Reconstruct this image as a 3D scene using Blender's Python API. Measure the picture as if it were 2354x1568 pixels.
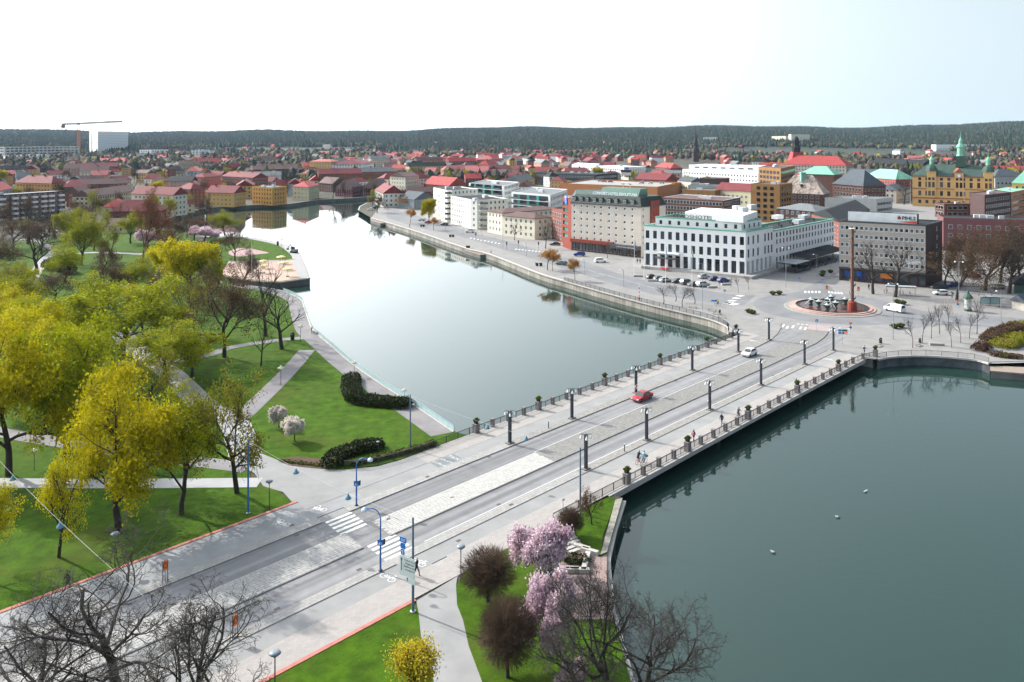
import bpy, bmesh, math, random
import numpy as np
from mathutils import Vector, Matrix
from mathutils.geometry import delaunay_2d_cdt, tessellate_polygon
for o in list(bpy.data.objects): bpy.data.objects.remove(o)
scene = bpy.context.scene
COL = scene.collection
R = math.radians
# ------------------------------------------------------------------ camera
CAM_H = 46.0
FOC, YH = 1930.0, 308.0        # focal length and horizon row in units of the 2354-wide survey image (level camera, shifted lens)
cd = bpy.data.cameras.new('camera'); cam = bpy.data.objects.new('camera', cd); COL.objects.link(cam)
cam.location = (0, 0, CAM_H); cam.rotation_euler = (math.pi / 2, 0, 0)
cd.sensor_width = 36.0; cd.lens = 36.0 * FOC / 2354.0; cd.shift_y = -(784 - YH) / 2354.0; cd.clip_start = 0.5; cd.clip_end = 40000
scene.camera = cam
# ------------------------------------------------------------------ sky, sun, exposure
SUN_AZ, SUN_EL = R(-57.0), R(34.5)
world = bpy.data.worlds.new('World'); scene.world = world; world.use_nodes = True
wn = world.node_tree; wn.nodes.clear()
sky = wn.nodes.new('ShaderNodeTexSky'); sky.sky_type = 'NISHITA'; sky.sun_disc = False
sky.sun_elevation = SUN_EL; sky.sun_rotation = SUN_AZ; sky.altitude = 50
sky.air_density = 1.0; sky.dust_density = 1.0; sky.ozone_density = 1.0
bg = wn.nodes.new('ShaderNodeBackground'); bg.inputs['Strength'].default_value = 0.105
wo = wn.nodes.new('ShaderNodeOutputWorld')
sdir = Vector((math.sin(SUN_AZ) * math.cos(SUN_EL), math.cos(SUN_AZ) * math.cos(SUN_EL), math.sin(SUN_EL)))
# thin even high cloud: optical depth grows towards the horizon, forward scattering brightens it round the sun
def wmath(op, a, b=None):
    n = wn.nodes.new('ShaderNodeMath'); n.operation = op
    for k, v in enumerate((a, b)):
        if v is None: continue
        if isinstance(v, (int, float)): n.inputs[k].default_value = v
        else: wn.links.new(v, n.inputs[k])
    return n.outputs[0]
wtc = wn.nodes.new('ShaderNodeTexCoord'); wsx = wn.nodes.new('ShaderNodeSeparateXYZ'); wn.links.new(wtc.outputs['Generated'], wsx.inputs[0])
wdt = wn.nodes.new('ShaderNodeVectorMath'); wdt.operation = 'DOT_PRODUCT'; wn.links.new(wtc.outputs['Generated'], wdt.inputs[0]); wdt.inputs[1].default_value = sdir
depth_ = wmath('DIVIDE', -0.32, wmath('MAXIMUM', wsx.outputs['Z'], 0.03)); cover = wmath('SUBTRACT', 1.0, wmath('EXPONENT', depth_))
glow = wmath('ADD', wmath('MULTIPLY', wmath('POWER', wmath('MULTIPLY_ADD', wdt.outputs['Value'], 0.5), 8.0), 72.0), 0.0)
for n_ in wn.nodes:
    if n_.type == 'MATH' and n_.operation == 'MULTIPLY_ADD': n_.inputs[2].default_value = 0.5
wcc = wn.nodes.new('ShaderNodeCombineColor'); [wn.links.new(wmath('ADD', glow, v), wcc.inputs[i]) for i, v in enumerate((4.6, 5.5, 6.0))]
veil = wn.nodes.new('ShaderNodeMix'); veil.data_type = 'RGBA'; wn.links.new(cover, veil.inputs['Factor'])
wn.links.new(sky.outputs[0], veil.inputs['A']); wn.links.new(wcc.outputs[0], veil.inputs['B']); wn.links.new(veil.outputs['Result'], bg.inputs['Color']); wn.links.new(bg.outputs[0], wo.inputs['Surface'])
sd = bpy.data.lights.new('sun', 'SUN'); sun = bpy.data.objects.new('sun', sd); COL.objects.link(sun)
sd.energy = 4.5; sd.angle = R(0.8); sd.color = (1.0, 0.95, 0.87)
sdir = Vector((math.sin(SUN_AZ) * math.cos(SUN_EL), math.cos(SUN_AZ) * math.cos(SUN_EL), math.sin(SUN_EL)))
sun.rotation_euler = (-sdir).to_track_quat('-Z', 'Y').to_euler()
sun.location = (-200, 100, 300)
vs = scene.view_settings; vs.view_transform = 'Standard'; vs.look = 'None'; vs.gamma = 1.0; vs.exposure = 0.5
cy = scene.cycles; cy.max_bounces = 6; cy.diffuse_bounces = 3; cy.glossy_bounces = 3; cy.transmission_bounces = 4; cy.transparent_max_bounces = 6
try: vs.use_curve_mapping = False
except Exception: pass
# ------------------------------------------------------------------ survey: places on the ground plane, measured from the photograph
CO = dict(A=(0,300),B=(740,300),C=(1220,450),D=(1780,450),E=(2213,350),F=(2213,750),G=(1480,850),H=(740,1100),
          a=(0,1467),b=(700,1467),c=(1240,1467),d=(0,1000),e=(0,600),f=(640,600),h=(1400,1200),i=(1900,850))
def P(px, py, z=0.0):
    y = FOC * (CAM_H - z) / (py - YH); return Vector(((px - 1177) * y / FOC, y, z))
def W(k, x, y, z=0.0):
    if k == 'R4': return P((2150 + x / 5.885) / 1.2545, (850 + y / 5.885) / 1.2545, z)
    if k == 'R5': return P((2500 + x / 4.479) / 1.2545, (750 + y / 4.479) / 1.2545, z)
    o = CO[k]; return P((o[0] + x / 3.1365) / 1.2545, (o[1] + y / 3.1365) / 1.2545, z)
def rise(k, x, y, ytop):       # height of an upright thing with its foot at (x, y) and its top at ytop
    o = CO[k]; f = (o[1] + y / 3.1365) / 1.2545; return CAM_H * (f - (o[1] + ytop / 3.1365) / 1.2545) / (f - YH)
RA = R(47.37); RC, RS = math.cos(RA), math.sin(RA)      # the bridge road: s along it, T across it (T > 0 downstream), in paces of 1.038 m
def RL(s, T): return 1.03832 * s - 0.16955 * T, -1.03811 * T
def RT(s, T, z=0.0): x, y = RL(s, T); x += 22.467; y += 77.391; return Vector((x * RC - y * RS, x * RS + y * RC, z))
ROADM = Matrix.Translation(RT(0, 0)) @ Matrix.Rotation(RA, 4, 'Z')   # local x = s, local y = -T
# ------------------------------------------------------------------ materials
def _c(c): return (c[0], c[1], c[2], 1.0)
MATS = {}
def mat(name, col, rough=0.8, var=0.12, scale=0.6, metal=0.0, rnd=0.0, coord='pos', bump=0.0, detail=4.0, spec=0.3, trans=0.0, stretch=None, col2=None, emit=0.0):
    if name in MATS: return MATS[name]
    m = bpy.data.materials.new(name); m.use_nodes = True; MATS[name] = m
    nt = m.node_tree; N = nt.nodes; L = nt.links; N.clear()
    out = N.new('ShaderNodeOutputMaterial'); b = N.new('ShaderNodeBsdfPrincipled')
    b.inputs['Roughness'].default_value = rough; b.inputs['Metallic'].default_value = metal
    b.inputs['Specular IOR Level'].default_value = spec
    if coord == 'pos': g = N.new('ShaderNodeNewGeometry'); vec = g.outputs['Position']
    else: g = N.new('ShaderNodeTexCoord'); vec = g.outputs['Object']
    if stretch:
        mp = N.new('ShaderNodeMapping'); mp.inputs['Scale'].default_value = stretch; L.new(vec, mp.inputs['Vector']); vec = mp.outputs[0]
    last = None
    if var > 0:
        n = N.new('ShaderNodeTexNoise'); n.inputs['Scale'].default_value = scale; n.inputs['Detail'].default_value = detail
        n.inputs['Roughness'].default_value = 0.6
        L.new(vec, n.inputs['Vector'])
        mx = N.new('ShaderNodeMix'); mx.data_type = 'RGBA'
        rg = N.new('ShaderNodeMapRange'); rg.inputs[1].default_value = 0.3; rg.inputs[2].default_value = 0.7
        L.new(n.outputs['Fac'], rg.inputs[0]); L.new(rg.outputs[0], mx.inputs['Factor'])
        mx.inputs['A'].default_value = _c([c * (1 - var) for c in col])
        mx.inputs['B'].default_value = _c(col2 if col2 else [min(1, c * (1 + var)) for c in col])
        last = mx.outputs['Result']
    if rnd > 0:
        oi = N.new('ShaderNodeObjectInfo'); hs = N.new('ShaderNodeHueSaturation')
        mr = N.new('ShaderNodeMapRange'); mr.inputs[3].default_value = 1 - rnd; mr.inputs[4].default_value = 1 + rnd
        L.new(oi.outputs['Random'], mr.inputs[0]); L.new(mr.outputs[0], hs.inputs['Value'])
        mh = N.new('ShaderNodeMath'); mh.operation = 'MULTIPLY_ADD'; mh.inputs[1].default_value = 0.03 * rnd / 0.3; mh.inputs[2].default_value = 0.5 - 0.015 * rnd / 0.3
        L.new(oi.outputs['Random'], mh.inputs[0]); L.new(mh.outputs[0], hs.inputs['Hue'])
        if last is None: hs.inputs['Color'].default_value = _c(col)
        else: L.new(last, hs.inputs['Color'])
        last = hs.outputs[0]
    if last is None: b.inputs['Base Color'].default_value = _c(col)
    else: L.new(last, b.inputs['Base Color'])
    if bump > 0:
        n2 = N.new('ShaderNodeTexNoise'); n2.inputs['Scale'].default_value = scale * 6; n2.inputs['Detail'].default_value = 6
        L.new(vec, n2.inputs['Vector'])
        bp = N.new('ShaderNodeBump'); bp.inputs['Strength'].default_value = bump; bp.inputs['Distance'].default_value = 0.1
        L.new(n2.outputs['Fac'], bp.inputs['Height']); L.new(bp.outputs[0], b.inputs['Normal'])
    if emit > 0:
        b.inputs['Emission Color'].default_value = _c(col); b.inputs['Emission Strength'].default_value = emit
    if trans > 0:
        tr = N.new('ShaderNodeBsdfTranslucent'); ms = N.new('ShaderNodeMixShader'); ms.inputs[0].default_value = trans
        if last is None: tr.inputs['Color'].default_value = _c(col)
        else: L.new(last, tr.inputs['Color'])
        L.new(b.outputs[0], ms.inputs[1]); L.new(tr.outputs[0], ms.inputs[2]); L.new(ms.outputs[0], out.inputs['Surface'])
    else: L.new(b.outputs[0], out.inputs['Surface'])
    return m
def paver_mat(name, col, bw=0.5, bh=0.25, joint=0.55, var=0.15, rot=0.0, offset=0.5, big=0.12, mort=0.012):
    if name in MATS: return MATS[name]
    m = bpy.data.materials.new(name); m.use_nodes = True; MATS[name] = m
    nt = m.node_tree; N = nt.nodes; L = nt.links; b = N['Principled BSDF']; b.inputs['Roughness'].default_value = 0.85
    b.inputs['Specular IOR Level'].default_value = 0.25
    tc = N.new('ShaderNodeTexCoord'); mp = N.new('ShaderNodeMapping'); mp.inputs['Rotation'].default_value[2] = rot
    L.new(tc.outputs['Object'], mp.inputs['Vector'])
    br = N.new('ShaderNodeTexBrick'); br.inputs['Scale'].default_value = 1.0; br.inputs['Brick Width'].default_value = bw
    br.inputs['Row Height'].default_value = bh; br.inputs['Mortar Size'].default_value = mort; br.inputs['Bias'].default_value = 0.0
    br.offset = offset
    br.inputs['Color1'].default_value = _c([c * (1 - var) for c in col]); br.inputs['Color2'].default_value = _c([c * (1 + var) for c in col])
    br.inputs['Mortar'].default_value = _c([c * joint for c in col])
    L.new(mp.outputs[0], br.inputs['Vector'])
    n = N.new('ShaderNodeTexNoise'); n.inputs['Scale'].default_value = 0.25; n.inputs['Detail'].default_value = 6
    L.new(tc.outputs['Object'], n.inputs['Vector'])
    mr = N.new('ShaderNodeMapRange'); mr.inputs[1].default_value = 0.3; mr.inputs[2].default_value = 0.7
    mr.inputs[3].default_value = 1 - big; mr.inputs[4].default_value = 1 + big; L.new(n.outputs['Fac'], mr.inputs[0])
    mx = N.new('ShaderNodeMix'); mx.data_type = 'RGBA'; mx.blend_type = 'MULTIPLY'; mx.inputs['Factor'].default_value = 1.0
    L.new(br.outputs['Color'], mx.inputs['A']); cb = N.new('ShaderNodeCombineColor')
    for i in range(3): L.new(mr.outputs[0], cb.inputs[i])
    L.new(cb.outputs[0], mx.inputs['B']); L.new(mx.outputs['Result'], b.inputs['Base Color'])
    bp = N.new('ShaderNodeBump'); bp.inputs['Strength'].default_value = 0.4; bp.inputs['Distance'].default_value = 0.02; bp.invert = True
    L.new(br.outputs['Fac'], bp.inputs['Height']); L.new(bp.outputs[0], b.inputs['Normal'])
    return m
def lane_mat(name, col):          # asphalt with wheel tracks worn along the lane
    m = mat(name, col, 0.9, 0.1, 0.5, coord='obj', bump=0.05, spec=0.2)
    nt = m.node_tree; N = nt.nodes; L = nt.links; b = [n for n in N if n.type == 'BSDF_PRINCIPLED'][0]
    src = b.inputs['Base Color'].links[0].from_socket
    tc = N.new('ShaderNodeTexCoord'); mp = N.new('ShaderNodeMapping'); mp.inputs['Scale'].default_value = (0.012, 0.75, 1)
    L.new(tc.outputs['Object'], mp.inputs['Vector']); n = N.new('ShaderNodeTexNoise'); n.inputs['Scale'].default_value = 1.0; n.inputs['Detail'].default_value = 2
    L.new(mp.outputs[0], n.inputs['Vector']); mr = N.new('ShaderNodeMapRange'); mr.inputs[1].default_value = 0.35; mr.inputs[2].default_value = 0.65
    mr.inputs[3].default_value = 0.72; mr.inputs[4].default_value = 1.22; L.new(n.outputs['Fac'], mr.inputs[0])
    mx = N.new('ShaderNodeMix'); mx.data_type = 'RGBA'; mx.blend_type = 'MULTIPLY'; mx.inputs['Factor'].default_value = 1.0
    cb = N.new('ShaderNodeCombineColor')
    for i in range(3): L.new(mr.outputs[0], cb.inputs[i])
    L.new(src, mx.inputs['A']); L.new(cb.outputs[0], mx.inputs['B']); L.new(mx.outputs['Result'], b.inputs['Base Color'])
    return m
def glass_mat(name, col, rnd=0.6, rough=0.06):
    m = mat(name, col, rough, 0.0, rnd=rnd, spec=0.6)
    return m
# ------------------------------------------------------------------ object helpers
_bench = bpy.data.scenes.new('bench')      # an empty side scene where single objects are turned into meshes
def to_mesh(o):
    _bench.collection.objects.link(o)
    with bpy.context.temp_override(scene=_bench, view_layer=_bench.view_layers[0]): me = bpy.data.meshes.new_from_object(o.evaluated_get(bpy.context.evaluated_depsgraph_get()))
    bpy.data.objects.remove(o); return me
def tag(o, label=None, cat=None, group=None, kind=None):
    if label: o['label'] = label
    if cat: o['category'] = cat
    if group: o['group'] = group
    if kind: o['kind'] = kind
    return o
def empty(name, loc=(0, 0, 0), rz=0.0, label=None, cat=None, group=None):
    o = bpy.data.objects.new(name, None); COL.objects.link(o); o.location = loc; o.rotation_euler = (0, 0, rz)
    o.empty_display_size = 0.3
    return tag(o, label, cat, group)
def link(name, me, parent=None, loc=None, rz=None, scale=None):
    o = bpy.data.objects.new(name, me); COL.objects.link(o)
    if parent is not None: o.parent = parent
    if loc is not None: o.location = loc
    if rz is not None: o.rotation_euler = (0, 0, rz)
    if scale is not None: o.scale = scale if hasattr(scale, '__len__') else (scale,) * 3
    return o
KIDS = {}
def kids_of(o):
    return [c for c in bpy.data.objects if c.parent == o]
def dup(root, loc=None, rz=None, scale=None, label=None, group=None, tree=None):
    """copy a thing with its parts and their parts; tree = [(part, [subparts])] collected once"""
    r = root.copy(); COL.objects.link(r)
    if loc is not None: r.location = loc
    if rz is not None: r.rotation_euler = (0, 0, rz)
    if scale is not None: r.scale = scale if hasattr(scale, '__len__') else (scale,) * 3
    if label: r['label'] = label
    if group: r['group'] = group
    for ch, subs in (tree if tree is not None else tree_of(root)):
        c = ch.copy(); COL.objects.link(c); c.parent = r
        for s in subs:
            q = s.copy(); COL.objects.link(q); q.parent = c
    return r
def tree_of(root):
    ks = kids_of(root); return [(k, kids_of(k)) for k in ks]
class MB:
    def __init__(s): s.v = []; s.f = []; s.m = []; s.mi = 0
    def add(s, vs, fs):
        b = len(s.v); s.v.extend([tuple(v) for v in vs]); s.f.extend([tuple(i + b for i in f) for f in fs]); s.m.extend([s.mi] * len(fs)); return s
    def poly(s, pts): return s.add(pts, [tuple(range(len(pts)))])
    def box(s, c, size, rz=0.0, taper=1.0):
        cx, cy, cz = c; hx, hy, hz = size[0] / 2, size[1] / 2, size[2] / 2; ca, sa = math.cos(rz), math.sin(rz); vs = []
        for z, t in ((-hz, 1.0), (hz, taper)):
            for x, y in ((-hx, -hy), (hx, -hy), (hx, hy), (-hx, hy)):
                vs.append((cx + (x * ca - y * sa) * t, cy + (x * sa + y * ca) * t, cz + z))
        return s.add(vs, [(3, 2, 1, 0), (4, 5, 6, 7), (0, 1, 5, 4), (1, 2, 6, 5), (2, 3, 7, 6), (3, 0, 4, 7)])
    def prism(s, pts, z0, z1, cap=True, bottom=True):
        n = len(pts); a = sum(pts[i][0] * pts[(i + 1) % n][1] - pts[(i + 1) % n][0] * pts[i][1] for i in range(n))
        if a < 0: pts = pts[::-1]
        vs = [(p[0], p[1], z0) for p in pts] + [(p[0], p[1], z1) for p in pts]
        fs = [(i, (i + 1) % n, (i + 1) % n + n, i + n) for i in range(n)]
        if cap: fs.append(tuple(range(n, 2 * n)))
        if bottom: fs.append(tuple(range(n - 1, -1, -1)))
        return s.add(vs, fs)
    def tube(s, p0, p1, r0, r1=None, n=8, caps=True):
        p0 = Vector(p0); p1 = Vector(p1); r1 = r0 if r1 is None else r1; d = p1 - p0
        if d.length < 1e-6: return s
        d.normalize(); a = d.orthogonal().normalized(); b = d.cross(a); vs = []
        for p, r in ((p0, r0), (p1, r1)):
            for i in range(n):
                t = 2 * math.pi * i / n; vs.append(p + a * (r * math.cos(t)) + b * (r * math.sin(t)))
        fs = [(i, (i + 1) % n, n + (i + 1) % n, n + i) for i in range(n)]
        if caps: fs += [tuple(range(n - 1, -1, -1)), tuple(range(n, 2 * n))]
        return s.add(vs, fs)
    def path(s, pts, r, n=6):
        for a, b in zip(pts[:-1], pts[1:]): s.tube(a, b, r, r, n)
        return s
    def lathe(s, prof, n=16, c=(0, 0, 0)):
        vs = []; k = len(prof)
        for r, z in prof:
            for i in range(n):
                t = 2 * math.pi * i / n; vs.append((c[0] + r * math.cos(t), c[1] + r * math.sin(t), c[2] + z))
        fs = [(j * n + i, j * n + (i + 1) % n, (j + 1) * n + (i + 1) % n, (j + 1) * n + i) for j in range(k - 1) for i in range(n)]
        if prof[0][0] > 1e-4: fs.append(tuple(range(n - 1, -1, -1)))
        if prof[-1][0] > 1e-4: fs.append(tuple(range((k - 1) * n, k * n)))
        return s.add(vs, fs)
    def sphere(s, c, r, n=10, k=7, sz=1.0):
        return s.lathe([(max(1e-5, r * math.sin(math.pi * j / k)), -r * sz * math.cos(math.pi * j / k)) for j in range(k + 1)], n, c)
    def mesh(s, name, mats, smooth=False):
        me = bpy.data.meshes.new(name); me.from_pydata(s.v, [], s.f)
        for m in (mats if isinstance(mats, (list, tuple)) else [mats]): me.materials.append(m)
        if any(s.m): me.polygons.foreach_set('material_index', s.m)
        if smooth: me.polygons.foreach_set('use_smooth', [True] * len(me.polygons))
        me.update(); return me
    def build(s, name, mats, parent=None, smooth=False, loc=None, rz=None):
        return link(name, s.mesh(name, mats, smooth), parent, loc, rz)
def smooth_by_angle(me, ang=R(35)):
    bm = bmesh.new(); bm.from_mesh(me)
    for f in bm.faces: f.smooth = True
    for e in bm.edges:
        if len(e.link_faces) == 2 and e.calc_face_angle(0) > ang: e.smooth = False
    bm.to_mesh(me); bm.free()
def inside(p, poly):
    x, y = p[0], p[1]; r = False; n = len(poly); j = n - 1
    for i in range(n):
        xi, yi = poly[i][0], poly[i][1]; xj, yj = poly[j][0], poly[j][1]
        if (yi > y) != (yj > y) and x < (xj - xi) * (y - yi) / (yj - yi) + xi: r = not r
        j = i
    return r
def sheet(name, pts, z, m, kind='structure', parent=None, thick=0.0, road=False):
    """one flat surface (a polygon); with thick > 0 it gets sides like a slab"""
    if road: pts = [ROADM.inverted() @ Vector((p[0], p[1], 0)) for p in pts]
    pts = [Vector((p[0], p[1], 0)) for p in pts]
    n = len(pts); a = sum(pts[i].x * pts[(i + 1) % n].y - pts[(i + 1) % n].x * pts[i].y for i in range(n))
    if a < 0: pts = pts[::-1]
    mb = MB(); tr = tessellate_polygon([pts])
    fs = []
    for t in tr:
        A, B, Cc = (pts[i] for i in t)
        fs.append(tuple(t) if (B - A).cross(Cc - A).z > 0 else tuple(t[::-1]))
    mb.add([(p.x, p.y, z) for p in pts], fs)
    if thick > 0:
        mb.add([(p.x, p.y, z) for p in pts] + [(p.x, p.y, z - thick) for p in pts], [(i + n, (i + 1) % n + n, (i + 1) % n, i) for i in range(n)])
    o = mb.build(name, m, parent)
    if road: o.matrix_world = ROADM
    if kind: o['kind'] = kind
    return o
def smoothline(pts, k=4, closed=False):
    """Catmull-Rom through points"""
    out = []; n = len(pts); rng = range(n if closed else n - 1)
    for i in rng:
        p1, p2 = Vector(pts[i]), Vector(pts[(i + 1) % n])
        p0 = Vector(pts[i - 1]) if (closed or i > 0) else p1 * 2 - p2
        p3 = Vector(pts[(i + 2) % n]) if (closed or i < n - 2) else p2 * 2 - p1
        for j in range(k):
            t = j / k
            out.append(0.5 * ((2 * p1) + (p2 - p0) * t + (2 * p0 - 5 * p1 + 4 * p2 - p3) * t * t + (3 * p1 - p0 - 3 * p2 + p3) * t ** 3))
    if not closed: out.append(Vector(pts[-1]))
    return out
def ribbon(name, pts, w, z, m, kind='structure', h=0.0, parent=None):
    """strip of width w along a line, flat (h=0) or a raised kerb of height h"""
    n = len(pts); Ls = []; Rs = []
    for i in range(n):
        d = (Vector(pts[min(n - 1, i + 1)]) - Vector(pts[max(0, i - 1)])); d.z = 0; d.normalize(); nn = Vector((-d.y, d.x, 0))
        p = Vector(pts[i]); Ls.append(p + nn * w / 2); Rs.append(p - nn * w / 2)
    mb = MB(); vs = [(p.x, p.y, z + h) for p in Ls] + [(p.x, p.y, z + h) for p in Rs]; fs = [(i + n, i + 1 + n, i + 1, i) for i in range(n - 1)]
    mb.add(vs, fs)
    if h > 0:
        for S, fl in ((Ls, 0), (Rs, 1)):
            vs = [(p.x, p.y, z) for p in S] + [(p.x, p.y, z + h) for p in S]
            mb.add(vs, [((i, i + n, i + 1 + n, i + 1) if fl == 0 else (i, i + 1, i + 1 + n, i + n)) for i in range(n - 1)])
    o = mb.build(name, m, parent)
    if kind: o['kind'] = kind
    return o
# ------------------------------------------------------------------ the setting: ground, river, roads
WATER_Z = -2.0
FAR_BANK = [P(355,514),P(400,497),P(440,486),P(480,477),P(590,471),P(660,469),P(735,459),P(830,454),P(925,446),P(1010,444)]
INLET = [P(1010,452),P(914,459),P(876,462),P(843,467),P(827,475),P(824,484)]
QUAY = [P(853,501),P(896,513),P(970,536),P(1067,569),P(1130,586),P(1239,628),P(1299,646),P(1405,676),P(1495,700),P(1562,716),P(1624,731),P(1663,745),P(1679,756),P(1677,767)]
QUAY_E = [W('F',990,900),W('F',1080,882),W('F',1180,872),W('F',1330,866),W('F',1500,870),W('F',1700,884),W('F',1900,906),W('F',2012,938)]
PONTOON_E = [Vector((220.09,184.68,0)),Vector((401.91,150.89,0)),Vector((420,-60,0)),Vector((60,-60,0)),Vector((30,20,0))]
NEAR_BANK = [P(1450,1568),P(1405,1398),P(1398,1340),P(1394,1278),P(1410,1210),P(1431,1145)]
PARK_BANK = [W('H',1785,462),W('H',1420,215),W('H',1085,0),W('f',1150,1390),W('f',1000,1260),W('f',870,1150),W('f',815,1090),W('f',775,985),W('f',740,880),W('f',722,838),W('f',640,790),W('f',500,740),W('f',300,712),W('f',150,692)]
CANAL = [W('f',-10,685),W('f',-10,630)]
BEACH = [W('f',-10,612),W('f',150,640),W('f',380,668),W('f',530,672),W('f',797,634),W('f',780,580),W('f',750,505),W('f',720,430),W('f',670,385),W('f',600,340),W('f',520,315),W('f',450,300),W('f',320,275),W('f',200,265),W('f',60,262),W('f',-150,250)]
WEST = [P(440,534),P(385,526),P(345,522)]
RIVER = FAR_BANK + INLET + QUAY + [RT(150,14.5)] + QUAY_E + PONTOON_E + NEAR_BANK + [RT(62,0)] + PARK_BANK + CANAL + BEACH + WEST
def hill(x, y):
    r = math.hypot(x, y); a = math.atan2(x, y)
    t = max(0.0, min(1.0, (r - 1500) / 3200.0)); t = t * t * (3 - 2 * t)
    top = 36 + 52 * max(0, min(1, (a + 0.75) / 1.45)) + 8 * math.sin(a * 9 + 1) + 6 * math.sin(a * 23 + 2.0) + 3 * math.sin(a * 61)
    return t * (top + 5 * math.sin(r / 420.0 + a * 6)) * (1.0 if r < 6500 else max(0.2, 1 - (r - 6500) / 9000.0))
M_ground = mat('town_ground', (0.050,0.058,0.030), 0.95, 0.45, 0.02, col2=(0.095,0.082,0.066), detail=8)
def build_ground():
    vs = [Vector((p.x, p.y)) for p in RIVER]; n = len(vs); ed = [(i, (i + 1) % n) for i in range(n)]
    for r in (30,60,100,150,200,260,330,420,520,640,800,1000,1250,1500,1800,2150,2500,2900,3300,3800,4300,4900,5600,6500,8000,10500,14000):
        k = 40 if r < 1200 else 72
        for i in range(k):
            a = 2 * math.pi * (i + 0.3) / k; p = Vector((r * math.sin(a), r * math.cos(a)))
            if not inside(p, RIVER): vs.append(p)
    ov, oe, of, *_ = delaunay_2d_cdt(vs, ed, [], 0, 1e-4)
    mb = MB(); fs = []
    for f in of:
        c = sum((ov[i] for i in f), Vector((0, 0))) / len(f)
        if inside(c, RIVER): continue
        a, b, d = (ov[i] for i in f[:3]); cr = (b - a).cross(d - a)
        fs.append(tuple(f) if cr > 0 else tuple(f[::-1]))
    mb.add([(p.x, p.y, hill(p.x, p.y)) for p in ov], fs)
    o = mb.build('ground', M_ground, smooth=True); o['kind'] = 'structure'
build_ground()
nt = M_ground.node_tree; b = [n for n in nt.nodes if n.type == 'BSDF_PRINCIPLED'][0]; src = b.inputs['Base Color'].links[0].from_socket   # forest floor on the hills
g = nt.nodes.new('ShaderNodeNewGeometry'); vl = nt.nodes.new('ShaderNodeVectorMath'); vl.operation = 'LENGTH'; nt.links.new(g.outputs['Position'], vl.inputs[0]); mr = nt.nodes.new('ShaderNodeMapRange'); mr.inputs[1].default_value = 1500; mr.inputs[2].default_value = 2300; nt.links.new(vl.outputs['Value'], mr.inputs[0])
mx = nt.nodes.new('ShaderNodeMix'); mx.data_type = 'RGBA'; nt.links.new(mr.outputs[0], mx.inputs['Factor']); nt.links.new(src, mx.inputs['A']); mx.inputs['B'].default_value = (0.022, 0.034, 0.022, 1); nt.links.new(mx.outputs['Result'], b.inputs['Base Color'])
# --- water
def water_mat():
    m = bpy.data.materials.new('river_water'); m.use_nodes = True; nt = m.node_tree; N = nt.nodes; L = nt.links; b = N['Principled BSDF']
    b.inputs['Base Color'].default_value = (0.014, 0.036, 0.029, 1); b.inputs['Roughness'].default_value = 0.03
    b.inputs['Specular Tint'].default_value = (0.90, 1.0, 0.98, 1); b.inputs['IOR'].default_value = 1.5; b.inputs['Specular IOR Level'].default_value = 0.5
    g = N.new('ShaderNodeNewGeometry')
    n1 = N.new('ShaderNodeTexNoise'); n1.inputs['Scale'].default_value = 1.1; n1.inputs['Detail'].default_value = 3
    n2 = N.new('ShaderNodeTexNoise'); n2.inputs['Scale'].default_value = 0.035; n2.inputs['Detail'].default_value = 2
    for n in (n1, n2): L.new(g.outputs['Position'], n.inputs['Vector'])
    mr = N.new('ShaderNodeMapRange'); mr.inputs[1].default_value = 0.48; mr.inputs[2].default_value = 0.72; mr.inputs[3].default_value = 0.008; mr.inputs[4].default_value = 0.11
    L.new(n2.outputs['Fac'], mr.inputs[0])
    bp = N.new('ShaderNodeBump'); bp.inputs['Distance'].default_value = 0.25
    L.new(mr.outputs[0], bp.inputs['Strength']); L.new(n1.outputs['Fac'], bp.inputs['Height']); L.new(bp.outputs[0], b.inputs['Normal'])
    return m
wp = MB().poly([(-420, -80, WATER_Z), (440, -80, WATER_Z), (440, 780, WATER_Z), (-420, 780, WATER_Z)]).build('water', water_mat()); wp['kind'] = 'structure'
# --- quay walls: one thing for each stretch of bank
M_stone = paver_mat('quay_stone', (0.27,0.25,0.22), 1.3, 0.45, 0.5, 0.22, big=0.3, mort=0.02)
M_cope = mat('quay_coping', (0.42,0.40,0.37), 0.85, 0.12, 0.8)
M_conc = mat('concrete', (0.36,0.345,0.33), 0.85, 0.18, 0.25, bump=0.1)
M_concd = mat('dark_concrete', (0.13,0.125,0.12), 0.85, 0.3, 0.2)
def bank_wall(pts, label, m=M_stone, zt=0.0, cope=0.7, name='quay_wall', ztop_extra=0.16):
    e = empty(name, (pts[0].x, pts[0].y, 0), 0, label, 'wall')
    n = len(pts); mb = MB(); acc = 0; o3 = Vector((pts[0].x, pts[0].y, 0))
    for i in range(n - 1):
        a, b = pts[i] - o3, pts[i + 1] - o3
        mb.add([(a.x, a.y, -4), (b.x, b.y, -4), (b.x, b.y, zt), (a.x, a.y, zt)], [(0, 1, 2, 3)])
    mb.build('stone_face', m, e)
    o = ribbon('coping', [p - o3 for p in pts], cope, zt - 0.2, M_cope, None, h=0.2 + ztop_extra, parent=e)
    return e
bank_wall(smoothline(QUAY, 4), 'long rough stone quay wall below the riverside promenade and hotels')
bank_wall(smoothline(QUAY_E, 3), 'dark curved stone quay wall beside the paved tree square', mat('dark_quay', (0.075,0.085,0.095), 0.8, 0.45, 0.5, bump=0.3))
bank_wall(smoothline(PARK_BANK, 3), 'low park embankment wall along the riverside promenade', M_conc, cope=0.5)
bank_wall(FAR_BANK, 'far embankment wall below the ochre and brown waterside houses', M_concd)
bank_wall(INLET, 'curved quay edge around the riverside car park', M_conc)
bank_wall(NEAR_BANK, 'sloping granite river wall beside the blossom terrace', M_stone, zt=-0.4, cope=0.9, ztop_extra=0.1)
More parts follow.
